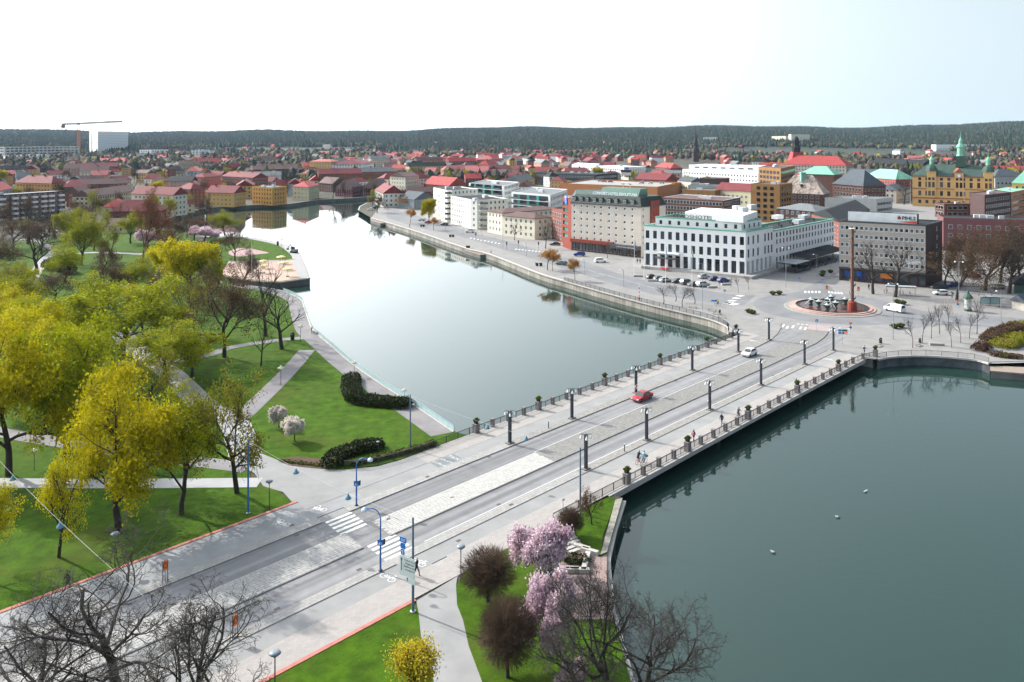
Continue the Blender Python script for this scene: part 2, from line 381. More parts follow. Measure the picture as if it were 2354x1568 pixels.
bank_wall(CANAL + BEACH, 'dark timber-faced retaining wall around the sandy beach peninsula', M_concd, cope=0.4)
# --- surfaces
A_lane = lane_mat('lane_asphalt', (0.205,0.205,0.21))
A_bike = mat('path_asphalt', (0.25,0.25,0.248), 0.9, 0.12, 0.3, bump=0.05)
A_round = mat('junction_asphalt', (0.175,0.178,0.185), 0.9, 0.16, 0.12, detail=7, bump=0.04)
A_plaza = paver_mat('plaza_paving', (0.238,0.231,0.224), 1.2, 0.8, 0.8, 0.06, big=0.1)
S_walk = paver_mat('sidewalk_slabs', (0.325,0.303,0.287), 0.5, 0.33, 0.8, 0.06, big=0.06)
S_med = mat('median_cobble', (0.20,0.195,0.185), 0.92, 0.25, 2.5, bump=0.2)
S_strip = paver_mat('kerb_slabs', (0.31,0.302,0.29), 0.7, 0.45, 0.6, 0.10, mort=0.02, big=0.06)
S_strip2 = mat('lamp_strip_cobble', (0.24,0.23,0.215), 0.92, 0.25, 2.0, bump=0.2)
M_kerb = mat('granite_kerb', (0.44,0.42,0.40), 0.85, 0.12, 2.0)
M_red = mat('red_brick_edging', (0.42,0.16,0.13), 0.85, 0.2, 1.5)
M_grass = mat('lawn_grass', (0.040,0.092,0.002), 0.95, 0.42, 0.5, col2=(0.058,0.126,0.003), detail=12, bump=0.8, spec=0.1)
nt = M_grass.node_tree; b = [n for n in nt.nodes if n.type == 'BSDF_PRINCIPLED'][0]; src = b.inputs['Base Color'].links[0].from_socket      # worn and mossy patches
g = nt.nodes.new('ShaderNodeNewGeometry'); n1 = nt.nodes.new('ShaderNodeTexNoise'); n1.inputs['Scale'].default_value = 0.09; n1.inputs['Detail'].default_value = 9; n1.inputs['Roughness'].default_value = 0.7; nt.links.new(g.outputs['Position'], n1.inputs['Vector'])
mr = nt.nodes.new('ShaderNodeMapRange'); mr.inputs[1].default_value = 0.50; mr.inputs[2].default_value = 0.72; mr.inputs[4].default_value = 0.75; nt.links.new(n1.outputs['Fac'], mr.inputs[0]); mx = nt.nodes.new('ShaderNodeMix'); mx.data_type = 'RGBA'; nt.links.new(mr.outputs[0], mx.inputs['Factor']); nt.links.new(src, mx.inputs['A']); mx.inputs['B'].default_value = (0.070, 0.078, 0.012, 1); nt.links.new(mx.outputs['Result'], b.inputs['Base Color'])
M_gravel = mat('park_path_asphalt', (0.20,0.19,0.195), 0.95, 0.2, 0.2, detail=8)
M_sand = mat('beach_sand', (0.44,0.31,0.25), 0.95, 0.1, 0.3)
M_soil = mat('soil', (0.09,0.05,0.038), 0.95, 0.35, 3.0, bump=0.5)
M_white = mat('road_paint', (0.62,0.62,0.60), 0.8, 0.12, 3.0)
M_patio = paver_mat('terrace_brick', (0.30,0.22,0.20), 0.35, 0.16, 0.7, 0.12, big=0.15)
def rsheet(name, s0, s1, T0, T1, z, m, thick=0.15): return sheet(name, [RT(s0, T0), RT(s1, T0), RT(s1, T1), RT(s0, T1)], z, m, road=True, thick=thick)
# bridge road cross-section (T): rail -13.6 | walk | -10.2 bike -7.6 | strip | -6.1 lane -2.1 | median | 2.1 lane 6.0 | strip | 7.4 bike 9.9 walk | 13.3 rail
CARR = [RT(-80,-6.1),RT(128,-6.1)] + [W('R4',*q) for q in ((60,945),(240,870),(430,770),(545,665),(600,570),(600,490),(540,440))]
# carriageways: one sheet from the frame edge to the roundabout
RB = Vector((84.6, 222.0, 0)) #88.0, 183.3, 0))
def ring(r, n=56, a0=0.0): return [Vector((RB.x + r * math.cos(a0 + 2 * math.pi * i / n), RB.y + r * math.sin(a0 + 2 * math.pi * i / n), 0)) for i in range(n)]
sheet('road', [RT(-80,-6.1),RT(128,-6.1)] + [W('R4',*q) for q in ((430,770),(600,570))] + [W('R4',1730,690),W('R4',1500,885)] + [RT(132,6.0),RT(-80,6.0)], 0.012, A_lane, road=True)
# city-side pavement: one raised sheet under everything between quay and houses, roads are laid in as lower trays
CITY = QUAY[4:] + [RT(147,-14), RT(150,14.5)] + QUAY_E + [Vector((250,185,0)),Vector((420,330,0)),P(2500,455),P(2000,440),P(1500,440),P(1200,446),P(1060,455),P(960,468),P(880,467)] + QUAY[0:4]
sheet('city_pavement', CITY, 0.006, A_plaza)
NQ = [W('C',*q) for q in ((-330,560),(0,655),(360,733),(720,845),(930,908),(1180,988),(1450,1072),(1640,1132),(1800,1182))] + [W('D',*q) for q in ((320,1252),(640,1296),(870,1330),(1090,1395))]
NQ2 = [W('D',*q) for q in ((1250,1262),(1010,1250),(700,1200),(420,1170),(230,1120),(0,1060))] + [W('C',*q) for q in ((1500,965),(1320,925),(1180,890),(1000,838),(720,760),(590,728),(430,690),(130,588),(0,555),(-330,470))]
sheet('quay_road', NQ + NQ2, 0.016, A_round)
sheet('roundabout_road', ring(20.0), 0.020, A_round)
sheet('side_street', [RB, W('D',1330,1275), W('D',1650,1225), W('D',1790,1150), W('D',2090,990),W('D',2230,930), W('D',2500,1000), W('E',500,1440),W('E',640,1560), W('F',900,330)], 0.024, A_round)
sheet('east_street', [W('R5',200,690),W('R5',200,520),W('R5',440,580),W('R5',730,660),W('R5',1250,700),W('R5',2100,760),W('R5',2600,800),W('R5',2600,870),W('R5',1950,870),W('R5',950,840),W('R5',400,910)], 0.028, A_round)
sheet('bus_street', [W('R5',650,340),W('R5',1400,450),W('R5',2600,640),W('R5',2600,540),W('R5',1300,380),W('R5',700,290)], 0.016, A_round)
# raised parts of the bridge road
KH = 0.13
rsheet('sidewalk_slabs', 40, 149, -13.7, -10.2, KH - 0.012, S_walk); rsheet('bike_path', 40, 147, -10.2, -7.6, KH - 0.03, A_bike)
rsheet('kerb_strip', 36.8, 64.5, -7.6, -6.1, KH, S_strip); rsheet('kerb_strip', 64.5, 128, -7.6, -6.1, KH + 0.004, S_strip2)
sheet('kerb_strip', [RT(128,-6.1)] + [W('R4',*q) for q in ((60,945),(240,870),(430,770),(330,765),(180,810),(0,895))] + [RT(128,-7.6)], KH + 0.004, S_strip2, road=True, thick=0.15)
sheet('quayside_pavement', [RT(128,-7.6)] + [W('R4',*q) for q in ((0,895),(180,810),(330,765),(430,770),(545,665),(600,570),(600,490),(540,440),(250,330),(40,220))] + [W('D',1330,1430),W('D',1170,1355),W('D',1010,1355),W('D',870,1345),W('D',700,1330)] + QUAY[9:13] + [RT(146,-13.7),RT(128,-13.7)], KH - 0.02, A_plaza, thick=0.15)
rsheet('sidewalk_slabs', 40, 150, 9.9, 13.5, KH - 0.012, S_walk); rsheet('bike_path', 38, 152, 7.4, 9.9, KH - 0.075, A_bike)
rsheet('kerb_strip', 36.5, 66, 6.0, 7.4, KH, S_strip); rsheet('kerb_strip', 66, 150, 6.0, 7.4, KH + 0.004, S_strip2)
rsheet('median_island', 66, 132, -2.1, 2.1, KH, S_med)
sheet('median_island', [RT(132,-2.1)] + [W('R4',*q) for q in ((400,950),(760,810),(950,710),(1035,600),(1410,640),(1330,735),(1200,830),(1000,925))] + [RT(132,2.1)], KH, S_med, road=True, thick=0.15)
sheet('crossing_island', [W('R4',*q) for q in ((1040,595),(1080,520),(1100,508),(1470,545),(1410,632))], KH - 0.04, mat('pink_paving',(0.33,0.27,0.27),0.9), thick=0.15)
sheet('square_pavement', [RT(150,7.4)] + [W('R4',*q) for q in ((1560,880),(1650,800),(1730,690),(1830,640),(2060,570),(2354,530))] + [W('R5',400,915),W('R5',950,845),W('R5',1950,875),W('R5',2600,900),W('R5',2600,1300),W('R5',1590,1320)] + QUAY_E[::-1] + [RT(150,14)], KH - 0.03, A_plaza, thick=0.15)
# near end of the road, both sides
rsheet('kerb_strip', -80, 33, -7.5, -6.1, KH, S_strip); rsheet('bike_path', -80, 40, -12.6, -7.5, KH - 0.03, mat('path_asphalt_old', (0.265,0.27,0.275), 0.9, 0.2, 0.25, detail=8))
rsheet('red_edging', -80, 33, -13.05, -12.6, KH + 0.03, M_red)
rsheet('kerb_strip', -80, 35, 6.0, 7.4, KH, S_strip); rsheet('bike_path', -80, 38, 7.4, 10.1, KH - 0.075, A_bike); rsheet('sidewalk_slabs', -80, 40, 10.1, 13.6, KH - 0.03, S_walk)
rsheet('red_edging', -80, 33, 13.6, 14.05, KH + 0.03, M_red)
rsheet('crossing_pavement', 33, 36.8, -13.0, -6.1, 0.05, A_bike, 0.1); rsheet('crossing_pavement', 35, 38, 6.0, 13.6, 0.04, S_walk, 0.1)
# zebra bars
for T in (-5.85, -4.95, -4.05, -3.15, -2.25, 2.2, 3.1, 4.0, 4.9, 5.8):
    rsheet('zebra_stripe', 33.4 if T < 0 else 34.5, 37.0 if T < 0 else 38.3, T - 0.24, T + 0.24, 0.020, M_white, 0)
# slabs of the two stone medians, one by one
M_slabL = mat('pale_median_slab', (0.43,0.42,0.40), 0.85, 0.08, 1.2, rnd=0.07); M_slabD = mat('grey_median_slab', (0.34,0.335,0.325), 0.88, 0.1, 1.0, rnd=0.08)
def islmat(name, col, v):
    m = mat(name, col, 0.87, 0.1, 1.0); nt = m.node_tree; N = nt.nodes; L = nt.links; b = [n for n in N if n.type == 'BSDF_PRINCIPLED'][0]
    src = b.inputs['Base Color'].links[0].from_socket; g = N.new('ShaderNodeNewGeometry'); hs = N.new('ShaderNodeHueSaturation')
    mr = N.new('ShaderNodeMapRange'); mr.inputs[3].default_value = 1 - v; mr.inputs[4].default_value = 1 + v
    L.new(g.outputs['Random Per Island'], mr.inputs[0]); L.new(mr.outputs[0], hs.inputs['Value']); L.new(src, hs.inputs['Color']); L.new(hs.outputs[0], b.inputs['Base Color'])
    return m
rng = random.Random(4)
def slab_field(parent, s0, s1, T0, T1, ds, dT, m, mi, z, smid, limit=300):
    cells = []
    nT = int((T1 - T0) / dT); j = 0
    for j in range(nT):
        s = s0 + (0 if j % 2 else ds / 2)
        while s + ds * 0.6 < s1:
            L_ = min(ds * rng.uniform(0.8, 1.25), s1 - s - 0.02); cells.append((s + L_ / 2, T0 + (j + 0.5) * (T1 - T0) / nT, L_)); s += L_
    cells.sort(key=lambda c: c[0])
    unit = MB().box((0, 0, 0), (1, 1, 1), 0, 0.93).mesh('slab', m); dTa = (T1 - T0) / nT
    rest = MB(); inv = ROADM.inverted()
    for q, (s, T, L_) in enumerate(cells):
        hgt = z + rng.uniform(-0.006, 0.006)
        if q < limit:
            o = link('slab', unit, parent); o.location = (*RL(s, T), hgt - 0.02); o.scale = (L_ * 1.038 - 0.03, dTa * 1.038 - 0.03, 0.05)
        else: rest.box((*RL(s, T), hgt - 0.02), (L_ * 1.038 - 0.03, dTa * 1.038 - 0.03, 0.05), 0, 0.95)
    if rest.v:
        o = rest.build('slab_field', mi, parent); o['kind'] = 'stuff'
ml = rsheet('median_island', 37.6, 66, -2.1, 2.1, KH - 0.02, mat('joint_sand', (0.25,0.24,0.225), 0.95)); slab_field(ml, 37.7, 65.9, -2.0, 2.0, 0.55, 0.34, M_slabL, islmat('pale_median_slabs', (0.43,0.42,0.40), 0.07), KH, 50)
mn = rsheet('median_island', -80, 34, -2.1, 2.1, KH - 0.02, mat('joint_sand', (0.17,0.16,0.15))); slab_field(mn, 0, 33.9, -2.0, 2.0, 0.55, 0.4, M_slabD, islmat('grey_median_slabs', (0.34,0.335,0.325), 0.08), KH, 50, 0)
# --- park
LAWN = [RT(-80,-13.05),RT(33,-13.05)] + [W('H',330,1110),W('H',180,980),W('H',60,960),W('d',2330,1200)] + [W('H',-60,880),W('H',-60,820),W('H',40,860),W('H',20,760),W('H',-80,700)] + [W('H',180,715),W('H',690,800),W('H',815,800)] + [RT(44,-15.9),RT(46.2,-14.5),RT(50,-13.9),RT(62.4,-13.75)] + PARK_BANK + [P(530,652),P(500,600),P(440,536),P(340,524),P(150,545),P(0,560),P(-400,600),Vector((-315.79,184.68,0)),Vector((-200,0,0))]
sheet('lawn', LAWN, 0.11, M_grass, thick=0.1)
ZP = 0.118
PLZ = [RT(36.8,-7.6),RT(62,-13.6),RT(62,-10.3)]
sheet('path_plaza', [RT(33,-12.6),RT(33,-13.05),W('H',330,1110),W('H',240,1010),W('H',60,955),W('d',2300,1150),W('d',2150,1080),W('H',-150,560),W('H',-60,560),W('H',20,650),W('H',180,715),W('H',300,770),W('H',690,805),W('H',815,805),RT(46,-14.2),RT(52,-13.3),RT(52,-10.2),RT(33,-10.2)], 0.125, A_bike)
def pathway(pts, w, label='footpath', m=M_gravel, z=ZP, k=4):
    return ribbon('footpath', smoothline(pts, k), w, z, m, h=0)
PROM = smoothline(PARK_BANK, 3)
def offset(pts, d):
    out = []
    n = len(pts)
    for i in range(n):
        t = pts[min(n - 1, i + 1)] - pts[max(0, i - 1)]; t.z = 0; t.normalize(); out.append(pts[i] + Vector((-t.y, t.x, 0)) * d)
    return out
ribbon('footpath', offset(PROM, 2.1), 3.6, ZP + 0.004, M_gravel)
pathway([W('d',-600,1230),W('d',0,1240),W('d',1200,1245),W('d',2350,1235)], 3.0, m=mat('pale_path', (0.33,0.33,0.335), 0.9, 0.1, 0.3), z=ZP + 0.008)
pathway([W('d',-600,640),W('d',0,780),W('d',600,880),W('d',1200,975),W('d',2100,1085),W('d',2250,1110)], 3.2, z=ZP + 0.012)
pathway([W('d',2230,1030),W('d',2170,820),W('d',2080,640),W('d',1850,540),W('d',1560,260),W('d',1300,80),W('e',1180,1230),W('e',1080,1120)], 4.6, m=mat('pale_path2', (0.30,0.30,0.305), 0.9, 0.1, 0.3), z=ZP + 0.016)
pathway([W('f',770,1290),W('f',640,1440),W('f',520,1568),W('H',0,200),W('H',-150,330),W('d',2080,640)], 3.4, z=ZP + 0.020)
pathway([W('f',740,1180),W('f',600,1190),W('f',400,1215),W('f',60,1270),W('e',1900,1330),W('e',1500,1400),W('e',800,1400),W('e',300,1340)], 2.6, z=ZP + 0.024)
pathway([W('e',260,720),W('e',340,560),W('e',440,440),W('e',600,420),W('e',900,405),W('e',1300,420)], 3.4, m=mat('pale_path3', (0.31,0.30,0.30), 0.9, 0.1, 0.3), z=ZP + 0.028)
pathway([W('e',440,440),W('e',480,380),W('e',330,300),W('e',150,290)], 3.0, z=ZP + 0.032)
# beach peninsula
sheet('beach_lawn', [p.copy() for p in BEACH], 0.115, M_grass)
sheet('sand', [W('f',-10,600),W('f',150,632),W('f',380,660),W('f',530,664),W('f',740,634),W('f',740,560),W('f',705,478),W('f',620,470),W('f',300,482),W('f',60,488)], 0.122, M_sand)
sheet('sand_pit', smoothline([W('f',60,400),W('f',130,370),W('f',220,365),W('f',320,382),W('f',425,408),W('f',330,420),W('f',180,440),W('f',90,432)], 3, True), 0.126, mat('pink_gravel', (0.34,0.22,0.22), 0.95, 0.1, 0.4))
ribbon('footpath', smoothline(offset(BEACH[4:], 2.0), 2), 3.4, 0.130, mat('pale_path3', (0.31,0.3,0.3)))
pathway([W('f',655,465),W('f',560,476),W('f',300,478),W('f',60,486)], 2.5, z=0.134)
# triangle lawn by the lower right, terrace and riverside lawn
sheet('lawn', [RT(-80,14.1),RT(32,14.1),NEAR_BANK[1],NEAR_BANK[0],PONTOON_E[-1],PONTOON_E[-2],Vector((-120,-60,0))], 0.05, M_grass)
sheet('lawn', [RT(-80,14.05),RT(32.6,14.05),W('b',1590,950),W('b',1610,1150),W('b',1660,1350),W('b',1720,1568),W('b',1790,1900),W('b',1700,2600)], 0.11, M_grass, thick=0.1)
sheet('footpath', [RT(33,14.05),RT(40,13.6),W('c',250,620),W('c',235,700),W('c',245,880),W('c',300,1020),W('c',350,1250),W('c',420,1420),W('c',480,1600),W('c',560,1900),W('b',1900,2400),W('b',1790,1900),W('b',1720,1568),W('b',1660,1350),W('b',1610,1150),W('b',1590,950)], 0.10, A_bike)
sheet('lawn', [RT(40,13.6),RT(53,13.6),RT(58,13.7),RT(64,13.9),W('h',1180,760),W('h',1060,1100),W('h',1050,1262),W('h',990,1270),W('h',830,1190)] + [W('c',1230,440),W('c',1100,600),W('c',1050,800),W('c',1300,1020),W('c',1600,1040),W('c',1640,1300),W('c',1700,1900),W('c',560,1900),W('c',480,1600),W('c',350,1250),W('c',300,1020),W('c',245,880),W('c',235,700)], 0.105, M_grass, thick=0.1)
sheet('terrace', [W('c',1240,400),W('c',1345,372),W('c',1490,440),W('c',1600,445),W('c',1600,700),W('c',1640,900),W('c',1660,1010),W('c',1310,1010),W('c',1040,1000),W('c',1000,640),W('c',1150,560)], 0.116, M_patio, thick=0.1)
sheet('river_slope', [W('h',1175,765),W('h',1240,745),W('h',1100,1235),W('h',1040,1262)], 0.112, paver_mat('slope_stone', (0.25,0.24,0.2), 0.9, 0.4, 0.5, 0.2), thick=0.1)
# bridge > deck, edge beams, abutments, railing (pillars and panels)
bridge = empty('bridge', RT(108, 0, 0), RA, 'wide low road bridge with grey stone parapet pillars and dark railings', 'bridge')
BI = (Matrix.Translation(RT(108, 0, 0)) @ Matrix.Rotation(RA, 4, 'Z')).inverted()
def bl(s, T, z=0.0): x, y = RL(s - 108.0, T); return Vector((x, y, z))
mb = MB(); mb.prism([bl(61,-13.9)[:2], bl(150,-13.9)[:2], bl(152.5,14.4)[:2], bl(149,13.8)[:2], bl(66,13.8)[:2], bl(61,13.8)[:2]], -0.34, 0.0)
mb.build('deck', M_concd, bridge)
for T, sg in ((-13.95, -1), (13.6, 1)):
    mb = MB(); n = 24; pr = []
    for i in range(n + 1):
        s = 64 + (149 - 64) * i / n; d = 0.05 + 0.30 * (abs(i / n - 0.5) * 2) ** 2; pr.append((s, d))
    for i in range(n):
        (s0, d0), (s1, d1) = pr[i], pr[i + 1]
        mb.add([bl(s0, T, -0.35 - d0), bl(s1, T, -0.35 - d1), bl(s1, T, 0.12), bl(s0, T, 0.12), bl(s0, T + 0.35, -0.35 - d0), bl(s1, T + 0.35, -0.35 - d1), bl(s1, T + 0.35, 0.12), bl(s0, T + 0.35, 0.12)],
               [(0, 1, 2, 3), (7, 6, 5, 4), (3, 2, 6, 7), (4, 5, 1, 0)])
    mb.build('edge_beam', M_conc, bridge)
MB().box(bl(60.5, 0, -2.3), (6.5, 28.6, 3.85)).build('abutment', M_conc, bridge)
MB().box(bl(150.8, 0.3, -2.3), (4.2, 29.6, 3.85)).build('abutment', M_conc, bridge)
for s in (92, 121): MB().box(bl(s, 0, -2.3), (1.2, 25, 3.85)).build('pier', M_concd, bridge)
M_pill = mat('grey_pillar_granite', (0.19,0.17,0.165), 0.85, 0.2, 1.5); M_iron = mat('black_iron', (0.018,0.02,0.024), 0.5, 0.1, 2.0, spec=0.4)
def panel_mesh(L_, bars=True, posts=2):
    mb = MB(); mb.box((0, 0, 1.02), (L_, 0.07, 0.06)); mb.box((0, 0, 0.16), (L_, 0.05, 0.05)); mb.box((0, 0, 0.92), (L_, 0.04, 0.03))
    n = max(2, int(L_ / 0.16))
    for i in range(n + 1): mb.box((-L_ / 2 + L_ * i / n, 0, 0.54), (0.018, 0.018, 0.76))
    for i in range(posts + 1): mb.box((-L_ / 2 + L_ * i / posts, 0, 0.53), (0.05, 0.05, 1.0))
    return mb.mesh('railing_panel', M_iron)
PAN = panel_mesh(3.05); unitP = {}
def pillar(s, T, big):
    mb = MB(); w = 0.85 if big else 0.55; h = 1.3 if big else 1.18
    mb.box((0, 0, h / 2), (w, w * 0.85, h)); mb.box((0, 0, h + 0.03), (w + 0.1, w * 0.85 + 0.1, 0.09))
    key = ('pillar', big)
    if key not in unitP: unitP[key] = mb.mesh('parapet_pillar', M_pill)
    return link('parapet_pillar', unitP[key], bridge, bl(s, T, 0.12))
NP = [64.0, 71.0, 74.6, 78.1] + [78.1 + 3.56 * i for i in range(1, 17)] + [139.2, 142.2]
BIGN = (64.0, 78.1, 95.9, 113.7, 131.5, 145.8); SP = [68.5, 72.2, 75.9, 79.6, 83.2] + [83.2 + 3.58 * i for i in range(1, 18)] + [148.5, 152.4]
BIGS = (68.5, 83.2, 101.1, 119.0, 136.9, 152.4)
def rail_run(ss, bigs, T, bend=None):
    ss = sorted(ss); pts = []
    for s in ss:
        t = T + (bend(s) if bend else 0); pillar(s, t, any(abs(s - b) < 0.6 for b in bigs)); pts.append(bl(s, t, 0.1))
    for a, b in zip(pts[:-1], pts[1:]):
        d = b - a; L_ = d.length - 0.7
        if L_ < 0.4: continue
        o = link('railing_panel', PAN, bridge, (a + b) / 2, math.atan2(d.y, d.x), (L_ / 3.05, 1, 1))
rail_run([64.0, 67.5] + NP[1:] + [145.8], BIGN, -13.55, lambda s: -max(0, s - 135) ** 2 * 0.009); rail_run(SP, BIGS, 13.3, lambda s: max(0, s - 145) ** 2 * 0.025)
# ------------------------------------------------------------------ buildings
CAMP = Vector((0, 0, 0))
def ccw(pts):
    n = len(pts); a = sum(pts[i].x * pts[(i + 1) % n].y - pts[(i + 1) % n].x * pts[i].y for i in range(n))
    return pts if a > 0 else pts[::-1]
def quad(k, L, M, Rr=None, z=0.0, depth=12.0):
    """footprint from three corners seen in the photograph at height z (left, middle, right) or two corners and a depth"""
    a = W(k, L[0], L[1], z); b = W(k, M[0], M[1], z); a.z = b.z = 0
    if Rr is not None:
        c = W(k, Rr[0], Rr[1], z); c.z = 0
        return [a, b, c, a + c - b]
    d = (b - a).normalized(); nn = Vector((-d.y, d.x, 0))
    if nn.dot(a) < 0: nn = -nn
    return [a, b, b + nn * depth, a + nn * depth]
def wall_mesh(mb, p0, p1, z0, z1, ops, depth=0.18):
    """wall from p0 to p1 (outside on the right-hand side) with rectangular openings (x0, x1, za, zb[, depth]) that have reveals"""
    d = p1 - p0; Ln = d.length; d.normalize(); nn = Vector((d.y, -d.x, 0))
    xs = sorted(set([0.0, Ln] + [o[0] for o in ops] + [o[1] for o in ops])); zs = sorted(set([z0, z1] + [o[2] for o in ops] + [o[3] for o in ops]))
    def pt(x, z, dp=0.0): q = p0 + d * x - nn * dp; return (q.x, q.y, z)
    for i in range(len(xs) - 1):
        j = 0
        while j < len(zs) - 1:
            xm = (xs[i] + xs[i + 1]) / 2
            def hole(jj):
                zm = (zs[jj] + zs[jj + 1]) / 2
                return any(o[0] < xm < o[1] and o[2] < zm < o[3] for o in ops)
            if hole(j): j += 1; continue
            e = j
            while e + 1 < len(zs) - 1 and not hole(e + 1): e += 1
            mb.poly([pt(xs[i], zs[j]), pt(xs[i + 1], zs[j]), pt(xs[i + 1], zs[e + 1]), pt(xs[i], zs[e + 1])]); j = e + 1
    for o in ops:
        x0, x1, a, b = o[:4]; dp = o[4] if len(o) > 4 else depth
        mb.add([pt(x0, a), pt(x1, a), pt(x1, b), pt(x0, b), pt(x0, a, dp), pt(x1, a, dp), pt(x1, b, dp), pt(x0, b, dp)],
               [(0, 1, 5, 4), (1, 2, 6, 5), (2, 3, 7, 6), (3, 0, 4, 7)])
WM = {}
G_dark = glass_mat('window_glass_dark', (0.035,0.045,0.055), 0.9); G_mid = glass_mat('window_glass', (0.07,0.085,0.095), 1.0); G_teal = glass_mat('balcony_glass_teal', (0.06,0.22,0.19), 0.3, 0.15)
F_white = mat('white_frame', (0.68,0.68,0.66), 0.6, 0.0); F_dark = mat('dark_frame', (0.06,0.06,0.065), 0.6, 0.0); F_brown = mat('brown_frame', (0.10,0.06,0.045), 0.6, 0.0)
def window_meshes(w, h, fm, gm, style):
    key = (round(w, 2), round(h, 2), fm.name, gm.name, style)
    if key not in WM:
        t = {'fat': 0.25, 'mid': 0.16}.get(style, 0.09)
        f = MB(); f.box((0, 0, t / 2), (w, 0.1, t)); f.box((0, 0, h - t / 2), (w, 0.1, t)); f.box((-w / 2 + t / 2, 0, h / 2), (t, 0.1, h - 2 * t)); f.box((w / 2 - t / 2, 0, h / 2), (t, 0.1, h - 2 * t))
        if style == 'two': f.box((0, 0, h / 2), (0.07, 0.09, h - 2 * t))
        if style == 'cross': f.box((0, 0, h / 2), (0.08, 0.09, h - 2 * t)); f.box((0, 0.002, h * 0.66), (w - 2 * t, 0.085, 0.07))
        if style == 'french': f.box((0, 0, h / 2), (0.07, 0.09, h - 2 * t)); f.box((0, 0.002, h * 0.8), (w - 2 * t, 0.085, 0.06))
        g = MB(); g.box((0, 0, h / 2), (w - 2 * t + 0.01, 0.03, h - 2 * t + 0.01))
        WM[key] = (f.mesh('window', fm), g.mesh('pane', gm))
    return WM[key]
def put_window(root, p, nn, w, h, z, depth, fm, gm, style):
    o3 = root.location; fme, gme = window_meshes(w, h, fm, gm, style); q = p - nn * (depth - 0.05)
    rz = math.atan2(nn.y, nn.x) + math.pi / 2
    f = link('window', fme, root, (q.x - o3.x, q.y - o3.y, z - o3.z), rz); g = link('pane', gme, f)
    return f
def roof_mesh(pts, h, kind, rise_, over, mb, gab=None):
    pts = ccw([Vector((p.x, p.y, 0)) for p in pts]); c = sum(pts, Vector()) / len(pts); n = len(pts)
    e0 = (pts[1] - pts[0]).length; e1 = (pts[2] - pts[1]).length
    if e1 > e0: pts = pts[1:] + pts[:1]
    d = (pts[1] - pts[0]).normalized(); s = (pts[2] - pts[1]); half = s.length / 2; s = s.normalized()
    ov = [pts[0] - d * over - s * over, pts[1] + d * over - s * over, pts[2] + d * over + s * over, pts[3] - d * over + s * over]
    ma = (pts[0] + pts[3]) / 2; mb_ = (pts[1] + pts[2]) / 2
    ins = half * 0.95 if kind == 'hip' else -over
    ins = min(ins, (mb_ - ma).length * 0.48)
    r0 = ma + d * ins; r1 = mb_ - d * ins; zt = h + rise_; zb = h - over * rise_ / half * 0.6
    V = [(p.x, p.y, zb) for p in ov] + [(r0.x, r0.y, zt), (r1.x, r1.y, zt)]
    th = 0.22
    V += [(p.x, p.y, zb - th) for p in ov]
    mb.add(V, [(0, 1, 5, 4), (2, 3, 4, 5), (1, 2, 5), (3, 0, 4), (0, 6, 7, 1), (1, 7, 8, 2), (2, 8, 9, 3), (3, 9, 6, 0), (9, 8, 7, 6)])
    if kind == 'gable' and gab is not None:
        for a, b, r in ((pts[1], pts[2], mb_), (pts[3], pts[0], ma)):
            gab.poly([(a.x, a.y, h - 0.3), (b.x, b.y, h - 0.3), (b.x, b.y, h), (r.x, r.y, zt - 0.12), (a.x, a.y, h)])
    return pts, r0, r1, zt
